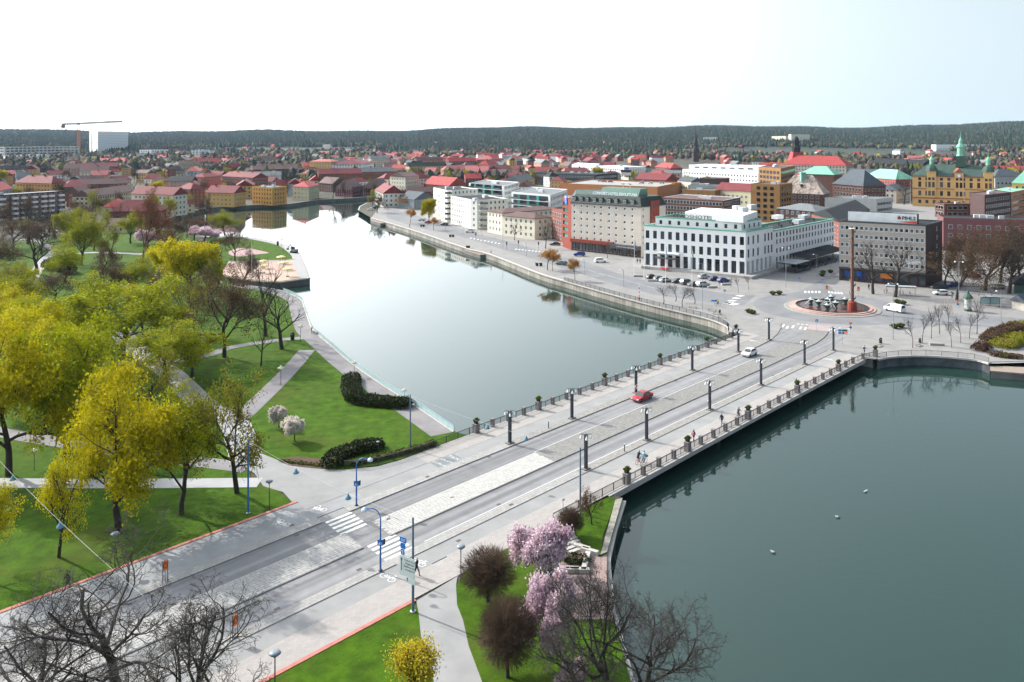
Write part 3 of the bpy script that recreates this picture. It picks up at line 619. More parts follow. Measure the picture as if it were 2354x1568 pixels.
def bldg(name, label, pts, h, wall, roof, win=None, cat='building', group=None, fine=False, fm=None, gm=None, style='two', chim=0, edges=None, trim=None, z0=0.0, chm=None, seed=0):
    """roof = (kind, rise, overhang, material); win = (rows [(z, height)], spacing, width)"""
    pts = ccw([Vector((p.x, p.y, 0)) for p in pts]); n = len(pts); c = sum(pts, Vector()) / n
    root = empty(name, (c.x, c.y, z0), 0, label, cat, group); rl = random.Random(hash((round(c.x), round(c.y))) & 0xffff)
    wl = MB(); wn_ = MB(); wf_ = MB(); fm = fm or F_white; gm = gm or G_mid; loc = Vector((c.x, c.y, z0)); Lp = [p - Vector((c.x, c.y, 0)) for p in pts]
    for i in range(n):
        p0, p1 = Lp[i], Lp[(i + 1) % n]; d = p1 - p0; Ln = d.length; d = d.normalized(); nn = Vector((d.y, -d.x, 0)); ops = []
        vis = nn.dot(CAMP - (loc + (p0 + p1) / 2)) > -0.25 * (loc.length)
        if win and vis and (edges is None or i in edges) and Ln > 2.5:
            rows, sp, ww = win[:3]; k = max(1, int((Ln - 1.2) / sp)); x0 = (Ln - (k - 1) * sp) / 2
            for (zr, hr) in rows:
                for j in range(k):
                    x = x0 + j * sp
                    if fine: ops.append((x - ww / 2, x + ww / 2, zr, zr + hr))
                    else:
                        q = p0 + d * x + nn * 0.02; ang = math.atan2(d.y, d.x)
                        wf_.box((q.x, q.y, zr + hr / 2 + z0 - z0), (ww + 0.16, 0.08, hr + 0.16), ang)
                        q = q + nn * 0.045; wn_.box((q.x, q.y, zr + hr / 2), (ww, 0.05, hr), ang)
        wall_mesh(wl, p0, p1, -0.2, h, ops)
        for o in ops:
            q = loc + p0 + d * ((o[0] + o[1]) / 2); put_window(root, q, nn, o[1] - o[0], o[3] - o[2], o[2] + z0, 0.18, fm, gm, style)
    rk, rr, ro, rm = roof
    if rk in ('hip', 'gable'):
        rb = MB(); gp, r0, r1, zt = roof_mesh(Lp, h, rk, rr, ro, rb, wl); ro_ = rb.build('roof', rm, root)
        if chim:
            cm = MB()
            for q in range(chim):
                t = (q + rl.uniform(0.3, 0.7)) / chim; pp = r0.lerp(r1, t); cm = MB(); cm.box((pp.x + rl.uniform(-.8, .8), pp.y + rl.uniform(-.8, .8), zt + 0.2), (0.9, 0.7, 1.9), math.atan2((r1 - r0).y, (r1 - r0).x)); cm.build('chimney', chm or BRICKR, ro_)
    elif rk == 'flat':
        fl = MB(); cc = Vector((0, 0, 0))
        inn = [p + (cc - p).normalized() * (0.45) for p in Lp]
        fl.poly([(p.x, p.y, h - rr) for p in inn]); fo = fl.build('roof', rm, root)
        pb = MB()
        for i in range(n):
            a, b, ci, di = Lp[i], Lp[(i + 1) % n], inn[i], inn[(i + 1) % n]
            pb.add([(a.x, a.y, h), (b.x, b.y, h), (di.x, di.y, h), (ci.x, ci.y, h), (di.x, di.y, h - rr - 0.02), (ci.x, ci.y, h - rr - 0.02)], [(0, 1, 2, 3), (3, 2, 4, 5)])
        pb.build('parapet', trim or wall, root)
        if ro:
            for q in range(int(ro)):
                w_ = rl.uniform(1.2, 3.2); i = rl.randrange(n); pp = Lp[i].lerp(Lp[(i + 2) % n], rl.uniform(0.3, 0.7)); MB().box((pp.x, pp.y, h - rr + 0.6), (w_, w_ * 0.7, 1.3), math.atan2((Lp[1] - Lp[0]).y, (Lp[1] - Lp[0]).x)).build('roof_unit', M_unit, fo)
    wl.build('wall', wall, root)
    if wn_.v:
        o = wf_.build('window_frames', fm, root); o['kind'] = 'stuff'; o = wn_.build('windows', gm, root); o['kind'] = 'stuff'
    return root
def plaster(name, col, var=0.06): return mat('plaster_' + name, col, 0.9, var, 0.3)
def brickm(name, col): return paver_mat('brick_' + name, col, 0.5, 0.18, 0.75, 0.12, big=0.12)
BRICKR = mat('red_brick', (0.20,0.07,0.05), 0.9, 0.15, 1.0); BRICKB = mat('brown_brick', (0.115,0.055,0.045), 0.9, 0.18, 0.8); BRICKD = mat('dark_brick', (0.07,0.04,0.038), 0.9, 0.2, 0.8)
M_unit = mat('roof_unit_metal', (0.5,0.52,0.53), 0.5, 0.1, 0.5)
TIN = lambda n, c: mat('roof_' + n, c, 0.75, 0.14, 0.35, spec=0.2)
R_red = TIN('red_tile', (0.32,0.052,0.05)); R_dred = TIN('dark_red_tile', (0.17,0.038,0.042)); R_brown = TIN('brown_tile', (0.125,0.075,0.07)); R_black = TIN('black_felt', (0.02,0.023,0.026)); R_grey = TIN('grey_metal', (0.16,0.175,0.18))
R_green = TIN('copper_green', (0.20,0.42,0.32)); R_dgreen = TIN('dark_copper', (0.06,0.10,0.085)); R_slate = TIN('blue_slate', (0.07,0.085,0.10)); R_pink = TIN('pink_tile', (0.37,0.12,0.115)); R_white = TIN('white_sheet', (0.62,0.65,0.66))
WHITE = plaster('white', (0.80,0.80,0.795), 0.03); CREAM = plaster('cream', (0.62,0.58,0.47)); IVORY = plaster('ivory', (0.66,0.655,0.60)); YEL = plaster('yellow', (0.58,0.37,0.13)); OCH = plaster('ochre', (0.52,0.28,0.07)); ORA = plaster('orange', (0.50,0.24,0.09)); PALE = plaster('pale_yellow', (0.55,0.50,0.33)); PINK = plaster('pink', (0.50,0.30,0.26)); GREY = plaster('grey', (0.30,0.32,0.33)); BEIGE = plaster('beige', (0.47,0.43,0.38)); SALM = plaster('salmon', (0.52,0.24,0.15)); DGREY = plaster('dark_grey_wood', (0.17,0.20,0.21)); WINE = plaster('wine_wood', (0.10,0.028,0.038)); REDP = plaster('red', (0.33,0.06,0.05)); BLUEG = plaster('pale_blue', (0.40,0.47,0.50))
def textmesh(txt, size, m, ext=0.06, bold=False):
    cu = bpy.data.curves.new('lettering', 'FONT'); cu.body = txt; cu.size = size; cu.extrude = ext; cu.align_x = 'CENTER'; cu.resolution_u = 2
    if bold: cu.offset = size * 0.02
    o = bpy.data.objects.new('lettering', cu)
    me = to_mesh(o); bpy.data.curves.remove(cu)
    me.materials.clear(); me.materials.append(m); return me
def lettering(root, txt, size, m, at, rz, ext=0.06, flat=False, name='lettering', spread=1.0, bold=False):
    o = link(name, textmesh(txt, size, m, ext, bold), root); o.location = Vector(at) - root.location; o.rotation_euler = (0 if flat else math.pi / 2, 0, rz); o.scale = (spread, 1, 1); return o
# ---- white grand hotel on the quay
A_, B_ = Vector((45.55,289.21,0)), Vector((75.02,269.5,0)); C_ = Vector((88.23,283.81,0)); D_ = Vector((123.44,322.1,0)); e_ = (A_ - B_).normalized()
hot = empty('hotel', (66.99,286.06,0), 0, 'white hotel with a pillared ground floor and green copper roof edges', 'hotel'); H0 = hot.location
def L2(p): return Vector((p.x, p.y, 0)) - Vector((H0.x, H0.y, 0))
wl = MB(); PZ = 0.9
def hotel_face(p0, p1, h, cols, rows, ww, hh, fm, gm, style, arc=None, z0=0.0):
    d = (p1 - p0); Ln = d.length; d.normalize(); nn = Vector((d.y, -d.x, 0)); ops = []
    for x in cols:
        for z in rows: ops.append((x * Ln - ww / 2, x * Ln + ww / 2, z, z + hh))
    ar = []
    if arc:
        for x, w_ in arc: ar.append((x * Ln - w_ / 2, x * Ln + w_ / 2, PZ + 0.05, 5.1, 0.9))
    wall_mesh(wl, L2(p0), L2(p1), z0, h, ops + ar)
    for o in ops: put_window(hot, p0 + d * ((o[0] + o[1]) / 2), nn, ww, hh, o[2], 0.18, fm, gm, style)
    for o in ar:
        put_window(hot, p0 + d * ((o[0] + o[1]) / 2), nn, o[1] - o[0], o[3] - o[2], o[2], 0.85, F_dark, G_dark, 'french')
DX = (268,329,404,472,541,610,681,752,824,898,972,1049,1126)
cols = []
for x in DX:      # columns of the river front, from the photograph
    t0 = W('D', x, 706, 12.0); t0 = (Vector((t0.x, t0.y, 0)) - A_).dot((B_ - A_).normalized()) / (B_ - A_).length; cols.append(t0)
c0 = [0.035 + 0.93 * i / 12 for i in range(13)]
hotel_face(A_, B_, 15.0, c0, (6.3, 10.6), 1.35, 2.75, F_dark, G_dark, 'french', [(0.035 + 0.93 * i / 12, 1.75) for i in range(13)])
hotel_face(B_, C_, 15.0, (0.10, 0.27, 0.44, 0.70, 0.83, 0.95), (6.3, 10.6), 1.2, 2.75, F_dark, G_dark, 'french', [(0.1 + 0.16 * i, 1.7) for i in range(6)])
hotel_face(C_, D_, 13.6, [0.03 + 0.027 + 0.0512 * i for i in range(15)] + [0.835, 0.885, 0.935, 0.98], (2.6, 5.7, 8.8, 11.4 - 0.2), 1.15, 1.65, F_dark, G_mid, 'two')
bk = A_ + (C_ - B_); We = D_ + e_ * 12; Wc = C_ + e_ * 12
for p0, p1, h in ((C_, bk, 15.0), (bk, A_, 15.0), (D_, We, 13.6), (We, Wc, 13.6)): wall_mesh(wl, L2(p0), L2(p1), 0, h, [])
wl.build('wall', WHITE, hot)
def slab(parent, pts, z0, z1, m, name): mb = MB(); mb.prism([(p.x, p.y) for p in pts], z0, z1); return mb.build(name, m, parent)
def inset(pts, d):
    pts = ccw(pts); n = len(pts); out = []
    for i in range(n):
        a = (pts[i] - pts[i - 1]).normalized(); b = (pts[(i + 1) % n] - pts[i]).normalized(); na = Vector((-a.y, a.x, 0)); nb = Vector((-b.y, b.x, 0)); bi = na + nb
        out.append(pts[i] + bi * (d / max(0.3, bi.dot(na))))
    return out
def coped_roof(root, pts, z, m, trim, tw=0.5, th=0.35):
    pts = ccw(pts); o = slab(root, inset(pts, tw), z - 0.5, z - 0.05, m, 'roof'); ii = inset(pts, tw); oo = inset(pts, -0.12); n = len(pts); mb = MB()
    for i in range(n):
        a, b, c, d = oo[i], oo[(i + 1) % n], ii[(i + 1) % n], ii[i]
        mb.add([(a.x, a.y, z - 0.12), (b.x, b.y, z - 0.12), (b.x, b.y, z + th), (a.x, a.y, z + th), (c.x, c.y, z + th), (d.x, d.y, z + th), (c.x, c.y, z - 0.1), (d.x, d.y, z - 0.1)], [(0, 1, 2, 3), (3, 2, 4, 5), (5, 4, 6, 7)])
    mb.build('roof_edge', trim, root); return o
Bp = [L2(p) for p in (A_, B_, C_, bk)]; Wp = [L2(p) for p in (C_, D_, We, Wc)]
rf = coped_roof(hot, Bp, 15.0, R_black, R_green); coped_roof(hot, Wp, 13.6, R_black, R_green)
pen = inset([L2(p) for p in (A_, B_, C_, bk)], 2.6); pen = ccw(pen)
ws = MB(); n4 = len(pen)
for i in range(4):
    p0, p1 = pen[i], pen[(i + 1) % 4]; Ln = (p1 - p0).length; k = 9 if Ln > 20 else 4; d = (p1 - p0).normalized(); nn = Vector((d.y, -d.x, 0)); ops = []
    if nn.dot(-(H0 + p0)) > 0:
        for j in range(k): x = Ln * (j + 0.6) / (k + 0.2); ops.append((x - 0.5, x + 0.5, 15.6, 17.0))
    wall_mesh(ws, p0, p1, 14.9, 17.9, ops)
    for o in ops: put_window(hot, H0 + p0 + d * ((o[0] + o[1]) / 2), nn, 1.0, 1.4, 15.6, 0.18, F_dark, G_dark, 'two')
ws.build('penthouse_wall', WHITE, hot); coped_roof(hot, pen, 17.9, R_black, R_green, 0.3, 0.3)
pl = [W('D', *q, 20.3) for q in ((612,485),(1140,520),(1268,480))]; pl = [Vector((p.x, p.y, 0)) for p in pl]; pl.append(pl[0] + pl[2] - pl[1])
slab(hot, [L2(p) for p in pl], 17.85, 20.3, WHITE, 'plant_room')
for q in ((1085,455),(1140,468),(1220,445)): p = L2(W('D', *q, 20.9)); MB().box((p.x, p.y, 21.1), (2.6, 2.2, 1.6), 0.4).build('roof_unit', M_unit, hot)
for q in ((1640,588),(1690,545),(1450,545)): p = L2(W('D', *q, 14)); MB().box((p.x, p.y, 14.3), (4.5, 2.6, 1.5), 0.75).build('roof_unit', M_unit, hot)
for i in range(9): p = L2(C_.lerp(D_, 0.12 + 0.09 * i) + e_ * (4 + 3 * (i % 2))); MB().tube((p.x, p.y, 13.4), (p.x, p.y, 14.5), 0.3, 0.3, 8).build('roof_vent', M_iron, hot)
ang_f = math.atan2((B_ - A_).y, (B_ - A_).x); lm = (A_ + B_) / 2 - e_ * 0.0 + Vector((-e_.y, e_.x, 0)) * -4.6
nrm = Vector(((B_ - A_).y, -(B_ - A_).x, 0)).normalized()
lettering(hot, 'STADSHOTELLET', 1.75, mat('black_letters', (0.02,0.02,0.022), 0.5, 0), (A_.lerp(B_, 0.52) - nrm * 2.72) + Vector((0, 0, 18.2)), ang_f, 0.05, spread=1.35)
pod = [A_ + nrm * 0.3, B_ + nrm * 3.0 + (B_ - A_).normalized() * 2.5, C_ + (B_ - A_).normalized() * 3.2, C_, B_, A_]
slab(hot, [L2(p) for p in (A_ + nrm * 2.4, B_ + nrm * 3 + (B_ - A_).normalized() * 3, C_.lerp(B_, .1) + (B_ - A_).normalized() * 3, C_.lerp(B_, .1) - (B_ - A_).normalized() * 0.5, B_ - nrm * 0.6 - (B_ - A_).normalized() * 0.6, A_ - nrm * 0.6)], 0.0, PZ, M_conc, 'podium')
q0, q1 = A_.lerp(B_, 0.13), A_.lerp(B_, 0.36); slab(hot, [L2(p) for p in (q0 + nrm * 2.8, q1 + nrm * 2.8, q1 - nrm * .1, q0 - nrm * .1)], 4.1, 4.4, F_dark, 'entrance_canopy')
q0, q1 = A_.lerp(B_, 0.13), A_.lerp(B_, 0.37); slab(hot, [L2(p) for p in (q0 + nrm * 1.2, q1 + nrm * 1.2, q1, q0)], 5.7, 5.9, WHITE, 'balcony')
mb = MB()
for a, b in ((q0 + nrm * 1.15, q1 + nrm * 1.15), (q0 + nrm * 1.15, q0), (q1 + nrm * 1.15, q1)):
    for z in (6.3, 6.9): mb.tube(L2(a) + Vector((0, 0, z)), L2(b) + Vector((0, 0, z)), 0.03, n=4)
    for i in range(12): p = L2(a.lerp(b, i / 11)); mb.tube(p + Vector((0, 0, 5.9)), p + Vector((0, 0, 6.9)), 0.02, n=4)
mb.build('balcony_railing', M_unit, hot)
# ---- cream business hotel with the dark mansard
F = [Vector(p) for p in ((20.67,342.94,0),(23.54,332.58,0),(48.04,312.64,0),(59.14,323.23,0),(38.28,358.15,0),(25.84,360.4,0))]
com = empty('hotel', (38.28,333.37,0), 0, 'tall cream plastered hotel with dark dormered mansard roof and red brick ends', 'hotel'); H0 = com.location
wl = MB(); red = MB(); Ft = plaster('warm_cream', (0.52,0.47,0.41), 0.05); TERR = plaster('terracotta', (0.22,0.048,0.032), 0.1)
d = (F[2] - F[1]); Ln = d.length; d = d.normalized(); nn = Vector((d.y, -d.x, 0)); CX = (1375,1445,1503,1575,1635,1710,1772,1848,1912); ops = []
for x in CX:
    for z in (17.7, 15.1, 12.45, 9.8, 7.1, 4.5 + .2): t = (x - 1345) / (1985 - 1345) * Ln * (1.0 - 0.06 * (1985 - x) / 640) ; ops.append((t - 0.62, t + 0.62, z, z + 1.3))
gops = [(0.6 + 1.55 * i, 1.8 + 1.55 * i, 0.5, 3.2, 0.4) for i in range(int(Ln / 1.55) - 1)]
wall_mesh(wl, L2(F[1]), L2(F[2]), 4.0, 19.7, ops)
for o in ops: put_window(com, F[1] + d * ((o[0] + o[1]) / 2), nn, 1.24, 1.3, o[2], 0.18, F_white, G_dark, 'fat')
gl = MB(); wall_mesh(gl, L2(F[1]), L2(F[2]), 0, 4.0, gops); gl.build('ground_floor_wall', BRICKD, com)
for o in gops: put_window(com, F[1] + d * ((o[0] + o[1]) / 2), nn, 1.2, 2.7, 0.5, 0.4, F_white, G_mid, 'plain')
wd = (F[3] - F[2]); Lr = wd.length; ops = [(1.0, 1.8, z, z + 1.3) for z in (17.7, 15.1, 12.45, 9.8, 7.1, 4.7)]
dn = wd.normalized(); n2 = Vector((dn.y, -dn.x, 0)); cut = F[2] + dn * (Lr * 0.36); cut2 = F[2] + dn * (Lr * 0.70)
wall_mesh(wl, L2(F[2]), L2(cut), 0, 19.7, ops)
for o in ops: put_window(com, F[2] + dn * 1.4, n2, 0.8, 1.3, o[2], 0.18, F_white, G_mid, 'plain')
rops = [(1.0, 1.9, z, z + 1.5) for z in (18.5, 15.6, 12.8, 10.0, 7.2)]
wall_mesh(red, L2(cut + n2 * 0.5), L2(cut2 + n2 * 0.5), 0, 21.5, rops); wall_mesh(red, L2(cut), L2(cut + n2 * 0.5), 0, 21.5, []); wall_mesh(red, L2(cut2 + n2 * 0.5), L2(cut2), 0, 21.5, [])
for o in rops: put_window(com, cut + n2 * 0.5 + dn * 1.45, n2, 0.9, 1.5, o[2], 0.18, F_brown, G_dark, 'plain')
red.build('brick_bay', TERR, com); red = MB()
wall_mesh(wl, L2(cut2), L2(F[3]), 0, 19.7, []); wall_mesh(wl, L2(F[3]), L2(F[4]), 0, 19.7, []); wall_mesh(wl, L2(F[4]), L2(F[5]), 0, 19.7, []); wall_mesh(wl, L2(F[5]), L2(F[0]), 0, 19.7, [])
wl.build('wall', Ft, com)
# red end bay with stacked glass
dl = (F[1] - F[0]); Ll = dl.length; dl = dl.normalized(); nl = Vector((dl.y, -dl.x, 0)); bops = [(0.8, Ll * 0.62, z, z + 1.6, 0.5) for z in (17.6, 15.0, 12.35, 9.7, 7.0, 4.4)]
wall_mesh(red, L2(F[0]), L2(F[1]), 0, 21.0, bops); wall_mesh(red, L2(F[1]), L2(F[1] + d * 0.05), 4.0, 21.0, [])
for o in bops: put_window(com, F[0] + dl * ((o[0] + o[1]) / 2), nl, o[1] - o[0], 1.6, o[2], 0.5, F_brown, G_teal, 'two')

red.build('brick_bay', TERR, com)
slab(com, [L2(p) for p in (F[1] + nn * 1.0, F[1].lerp(F[2], 0.63) + nn * 1.0, F[1].lerp(F[2], 0.63) + nn * .02, F[1] + nn * .02)], 3.6, 4.9, TERR, 'red_fascia')
slab(com, [L2(p) for p in (F[1].lerp(F[2], 0.60) + nn * 2.6, F[2] + nn * 2.6, F[2] + nn * .02, F[1].lerp(F[2], 0.60) + nn * .02)], 2.9, 4.3, F_dark, 'entrance_canopy')
lettering(com, 'COMFORT HOTEL ESKILSTUNA', 0.55, F_white, F[1].lerp(F[2], 0.83) + nn * 2.65 + Vector((0, 0, 3.5)), math.atan2(d.y, d.x), 0.03)
# mansard
low = [L2(p) for p in (F[1], F[2], F[3], F[4], F[5])]; low = ccw(low); up = inset(low, 1.6); mb = MB(); n5 = len(low)
lo = inset(low, -0.4)
for i in range(n5):
    a, b, c, e2 = lo[i], lo[(i + 1) % n5], up[(i + 1) % n5], up[i]; mb.add([(a.x, a.y, 19.6), (b.x, b.y, 19.6), (c.x, c.y, 23.0), (e2.x, e2.y, 23.0)], [(0, 1, 2, 3)])
mb.build('mansard_roof', mat('mansard_dark', (0.022,0.028,0.027), 0.6, 0.3, 0.6), com); slab(com, up, 22.4, 23.05, R_dgreen, 'flat_roof')
slab(com, inset(low, -0.5), 19.3, 19.7, F_dark, 'eaves')
for x in CX + (1312,):
    t = max(0.9, (x - 1345) / 640 * Ln * (1.0 - 0.06 * (1985 - x) / 640)); q = F[1] + d * t; ang = math.atan2(d.y, d.x); o = empty('dormer', (q - nn * 0.1 - H0) + Vector((0, 0, 20.2)), ang); o.parent = com
    mb = MB(); mb.box((0, 0.6, 0.85), (1.5, 1.5, 1.7)); pr = [(0.75 * math.cos(a), 1.68 + 0.45 * math.sin(a)) for a in [math.pi * j / 6 for j in range(7)]]
    mb.add([(x_, -0.15, z_) for x_, z_ in pr] + [(x_, 1.4, z_) for x_, z_ in pr], [tuple(range(6, -1, -1))] + [(j, j + 1, j + 8, j + 7) for j in range(6)])
    mb.build('dormer_box', R_dgreen, o)
    f, g = window_meshes(1.05, 1.25, F_white, G_dark, 'two'); f1 = link('window', f, o, (0, -0.2, 0.25)); g1 = link('pane', g, o, (0, -0.2, 0.25))
bx = [W('C', *q, 25.2) for q in ((1548,262),(1905,275),(1945,255))]; bx = [Vector((p.x, p.y, 0)) for p in bx]; dd = (F[2] - F[1]).normalized()
cb0 = F[1].lerp(F[2], 0.36) - nn * 3.2; cb1 = F[1].lerp(F[2], 0.90) - nn * 3.2; cb = [L2(p) for p in (cb0, cb1, cb1 - nn * 7, cb0 - nn * 7)]
mb = MB(); t4 = [cb[0].lerp(cb[3], 0.25), cb[1].lerp(cb[2], 0.25), cb[2], cb[3]]; mb.add([(p.x, p.y, 23) for p in cb] + [(p.x, p.y, 26.0) for p in t4], [(0, 1, 5, 4), (1, 2, 6, 5), (2, 3, 7, 6), (3, 0, 4, 7), (4, 5, 6, 7)]); mb.build('copper_roof_box', mat('ribbed_copper', (0.11,0.19,0.155), 0.7, 0.2, 1.0), com)
lettering(com, 'COMFORT HOTEL ESKILSTUNA', 1.55, mat('pale_letters', (0.72,0.76,0.8), 0.5, 0), F[1].lerp(F[2], 0.60) - nn * 1.75 + Vector((0, 0, 23.3)), ang, 0.1, spread=0.92, bold=True)
for q in (0.62, 0.72): p = L2(F[1].lerp(F[2], q) - nn * 7); MB().lathe([(0.1, 0), (0.1, 1.2), (0.2, 1.25), (1.1, 1.9), (1.15, 2.0), (0.3, 1.6)], 12, (p.x, p.y, 26)).build('satellite_dish', WHITE, com)
# blue sign on the bay
sg = F[0].lerp(F[1], 0.45) + nl * 0.25; an = math.atan2(dl.y, dl.x); sgo = empty('sign_board', sg - H0 + Vector((0, 0, 18.9)), an); sgo.parent = com
MB().box((0, 0, 1.4), (2.6, 0.2, 3.6)).build('board', mat('sign_blue', (0.01,0.13,0.55), 0.5, 0), sgo)
mb = MB(); mb.tube((0, -0.11, 2.15), (0, -0.18, 2.15), 0.75, n=24); mb.mi = 1; mb.box((0, -0.2, 1.85), (1.3, 0.06, 0.3)); mb.build('logo', [mat('sign_yellow', (0.85,0.5,0.02), 0.5, 0), mat('sign_orange', (0.75,0.08,0.02), 0.5, 0)], sgo)
o = link('lettering', textmesh('Comfort', 0.62, F_white, 0.02), sgo, (0, -0.13, 0.55)); o.rotation_euler = (math.pi / 2, 0, 0)
o = link('lettering', textmesh('HOTEL', 0.36, F_white, 0.02), sgo, (0, -0.13, 0.0)); o.rotation_euler = (math.pi / 2, 0, 0)
# ---- office block with the roof sign
Q = [Vector((102.97,264.21,0)), Vector((123.83,251.36,0)), Vector((135.31,263.98,0))]; Q.append(Q[0] + Q[2] - Q[1])
pih = empty('office_block', (118.66,263.53,0), 0, 'beige office block with ribbon windows and a long white roof sign', 'office'); H0 = pih.location
wl = MB(); d = Q[1] - Q[0]; Ln = d.length; d = d.normalized(); nn = Vector((d.y, -d.x, 0)); ops = []
for z in (5.6, 8.35, 11.1, 13.85, 16.6):
    for i in range(17): x = 0.9 + i * (Ln - 1.8) / 16; ops.append((x - 0.58, x + 0.58, z, z + 1.35))
wall_mesh(wl, L2(Q[0]), L2(Q[1]), 4.4, 19.2, ops); wl.build('wall', plaster('stone_beige', (0.36,0.325,0.295), 0.08), pih)
for o in ops: put_window(pih, Q[0] + d * ((o[0] + o[1]) / 2), nn, 1.16, 1.35, o[2], 0.18, F_white, G_mid, 'mid')
sp_ = MB()
for z in (5.1, 7.05, 9.8, 12.55, 15.3, 18.05): pass
bw = MB(); wr = (Q[2] - Q[1]); Lr = wr.length; dn = wr.normalized(); n2 = Vector((dn.y, -dn.x, 0)); rops = [(Lr * 0.62, Lr * 0.62 + 1.6, z, z + 1.4) for z in (5.6, 8.35, 11.1, 13.85, 16.6)]
wall_mesh(bw, L2(Q[1]), L2(Q[2]), 0, 19.2, rops)
for o in rops: put_window(pih, Q[1] + dn * ((o[0] + o[1]) / 2), n2, 1.6, 1.4, o[2], 0.18, F_white, G_mid, 'two')
for a, b in ((Q[2], Q[3]), (Q[3], Q[0])): wall_mesh(bw, L2(a), L2(b), 0, 19.2, [])
bw.build('brick_wall', BRICKD, pih)
coped_roof(pih, [L2(p) for p in Q], 19.2, R_black, F_dark, 0.4, 0.3)
gw = MB(); gops = [(x, x + 1.9, 0.5, 3.4, 0.5) for x in [0.8 + 2.4 * i for i in range(int(Ln / 2.4))]]
wall_mesh(gw, L2(Q[0]), L2(Q[1]), 0, 4.4, gops); gw.build('shop_front', BRICKD, pih)
for q, o in enumerate(gops): put_window(pih, Q[0] + d * ((o[0] + o[1]) / 2), nn, 1.9, 2.9, 0.5, 0.5, F_dark, glass_mat('shop_glass_blue', (0.012,0.03,0.09), 0.5) if q in (0, 2, 5) else G_dark, 'plain')
slab(pih, [L2(p) for p in (Q[0] + nn * 0.7, Q[1] + nn * 0.7, Q[1] + nn * .02, Q[0] + nn * .02)], 4.0, 4.5, F_dark, 'shop_canopy')
for fx, cc, nm in ((0.10, (0.01,0.05,0.22), 'shop_sign'), (0.24, (0.01,0.07,0.3), 'shop_sign'), (0.56, (0.42,0.15,0.03), 'shop_sign')):
    q = Q[0] + d * (fx * Ln) + nn * 0.15; p = L2(q); MB().box((p.x, p.y, 2.6), (1.5 if fx < 0.5 else 3.4, 0.12, 1.6), math.atan2(d.y, d.x)).build(nm, mat('shop_sign_%d' % int(fx * 100), cc, 0.5, 0.25, 1.5), pih)
an = math.atan2(d.y, d.x); b0 = Q[0] + d * (Ln * 0.10) - nn * 1.0; b1 = Q[0] + d * (Ln * 0.90) - nn * 1.0
slab(pih, [L2(p) for p in (b0, b1, b1 - nn * 0.3, b0 - nn * 0.3)], 19.5, 22.4, mat('sign_white_weathered', (0.68,0.71,0.71), 0.6, 0.1, 0.4), 'roof_sign_board'); slab(pih, [L2(p) for p in (b0 - nn * 0.35 + d * .1, b1 - nn * 0.35 - d * .1, b1 - nn * 6 - d * .1, b0 - nn * 6 + d * .1)], 19.0, 22.2, R_black, 'plant_room')
bm_ = (b0 + b1) / 2
lettering(pih, 'PIHLS', 1.55, mat('black_letters', (0.02,0.02,0.022)), b0.lerp(b1, 0.885) + nn * 0.04 + Vector((0, 0, 20.6)), an, 0.04, bold=True)
p = L2(b0.lerp(b1, 0.75) + nn * 0.05); mb = MB(); mb.box((p.x, p.y, 21.0), (0.9, 0.06, 0.55), an); mb.box((p.x, p.y, 21.65), (0.5, 0.06, 0.3), an); mb.mi = 1; mb.box((p.x, p.y, 21.35), (1.0, 0.07, 0.12), an); mb.build('emblem', [mat('emblem_maroon', (0.25,0.02,0.02), 0.5, 0), F_dark], pih)
p0 = L2(b0.lerp(b1, 0.72) + nn * 0.05); p1 = L2(b1 + nn * 0.05); mb = MB(); mb.add([(p0.x, p0.y, 19.85), (p1.x, p1.y, 19.55), (p1.x, p1.y, 20.1)], [(0, 1, 2)]); mb.mi = 1; mb.add([(p0.x, p0.y, 19.95), (p1.x, p1.y, 20.15), (p1.x, p1.y, 20.4)], [(0, 1, 2)]); mb.build('emblem', [mat('sign_red', (0.75,0.04,0.01), 0.5, 0), R_grey], pih)
q = Q[0] + d * (Ln * 0.87) + nn * 0.12; p = L2(q); MB().box((p.x, p.y, 7.55), (4.2, 0.1, 1.0), an).build('letting_banner', WHITE, pih)
p = L2(q + nn * 0.06); u_ = Vector((d.x, d.y, 0)); mb = MB()
for row, cells in ((7.75, ((-0.9, 0.5), (0.4, 1.6))), (7.35, ((-0.7, 0.9), (0.4, 0.9), (1.4, 0.9)))):
    for cx, w_ in cells: mb.box(Vector((p.x, p.y, row)) + u_ * cx, (w_, 0.03, 0.2), an)
mb.build('banner_print', mat('faded_print', (0.35,0.33,0.36), 0.6, 0.3, 2.0), pih)

for o in (hot, com, pih): o.scale = (1, 1, 0.965)
# ------------------------------------------------------------------ other named buildings
USED = []
def B(*a, **k):
    o = bldg(*a, **k); USED.append([Vector((p.x, p.y, 0)) for p in a[2]]); return o
def rows(n, z0=1.2, dz=2.9, h=1.4): return [(z0 + dz * i, h) for i in range(n)]
B('town_house', 'cream three-storey house with low brown hipped roof by the quay road', quad('C',(720,722),(1010,757),(1155,742)), 9.3, CREAM, ('hip',1.7,0.5,R_brown), (rows(3,1.2,2.8,1.45),3.05,1.15), fine=True, gm=G_dark)
B('town_house', 'long cream house with flat brown roof behind the hipped cream house', [Vector(p) for p in ((-11.48,393.07,0),(-4.4,381.8,0),(22.97,403.2,0),(15.79,414.47,0))], 10.2, CREAM, ('hip',1.2,0.5,R_brown), (rows(3,1.5,3.1,1.5),2.9,1.1), fine=True, gm=G_dark)
def rounded(pts, r=2.5, k=4):
    out = []; n = len(pts)
    for i in range(n):
        a, b, c = pts[i - 1], pts[i], pts[(i + 1) % n]; p = b + (a - b).normalized() * r; q = b + (c - b).normalized() * r
        for j in range(k + 1): t = j / k; out.append(p * (1 - t) ** 2 + b * 2 * t * (1 - t) + q * t * t)
    return out
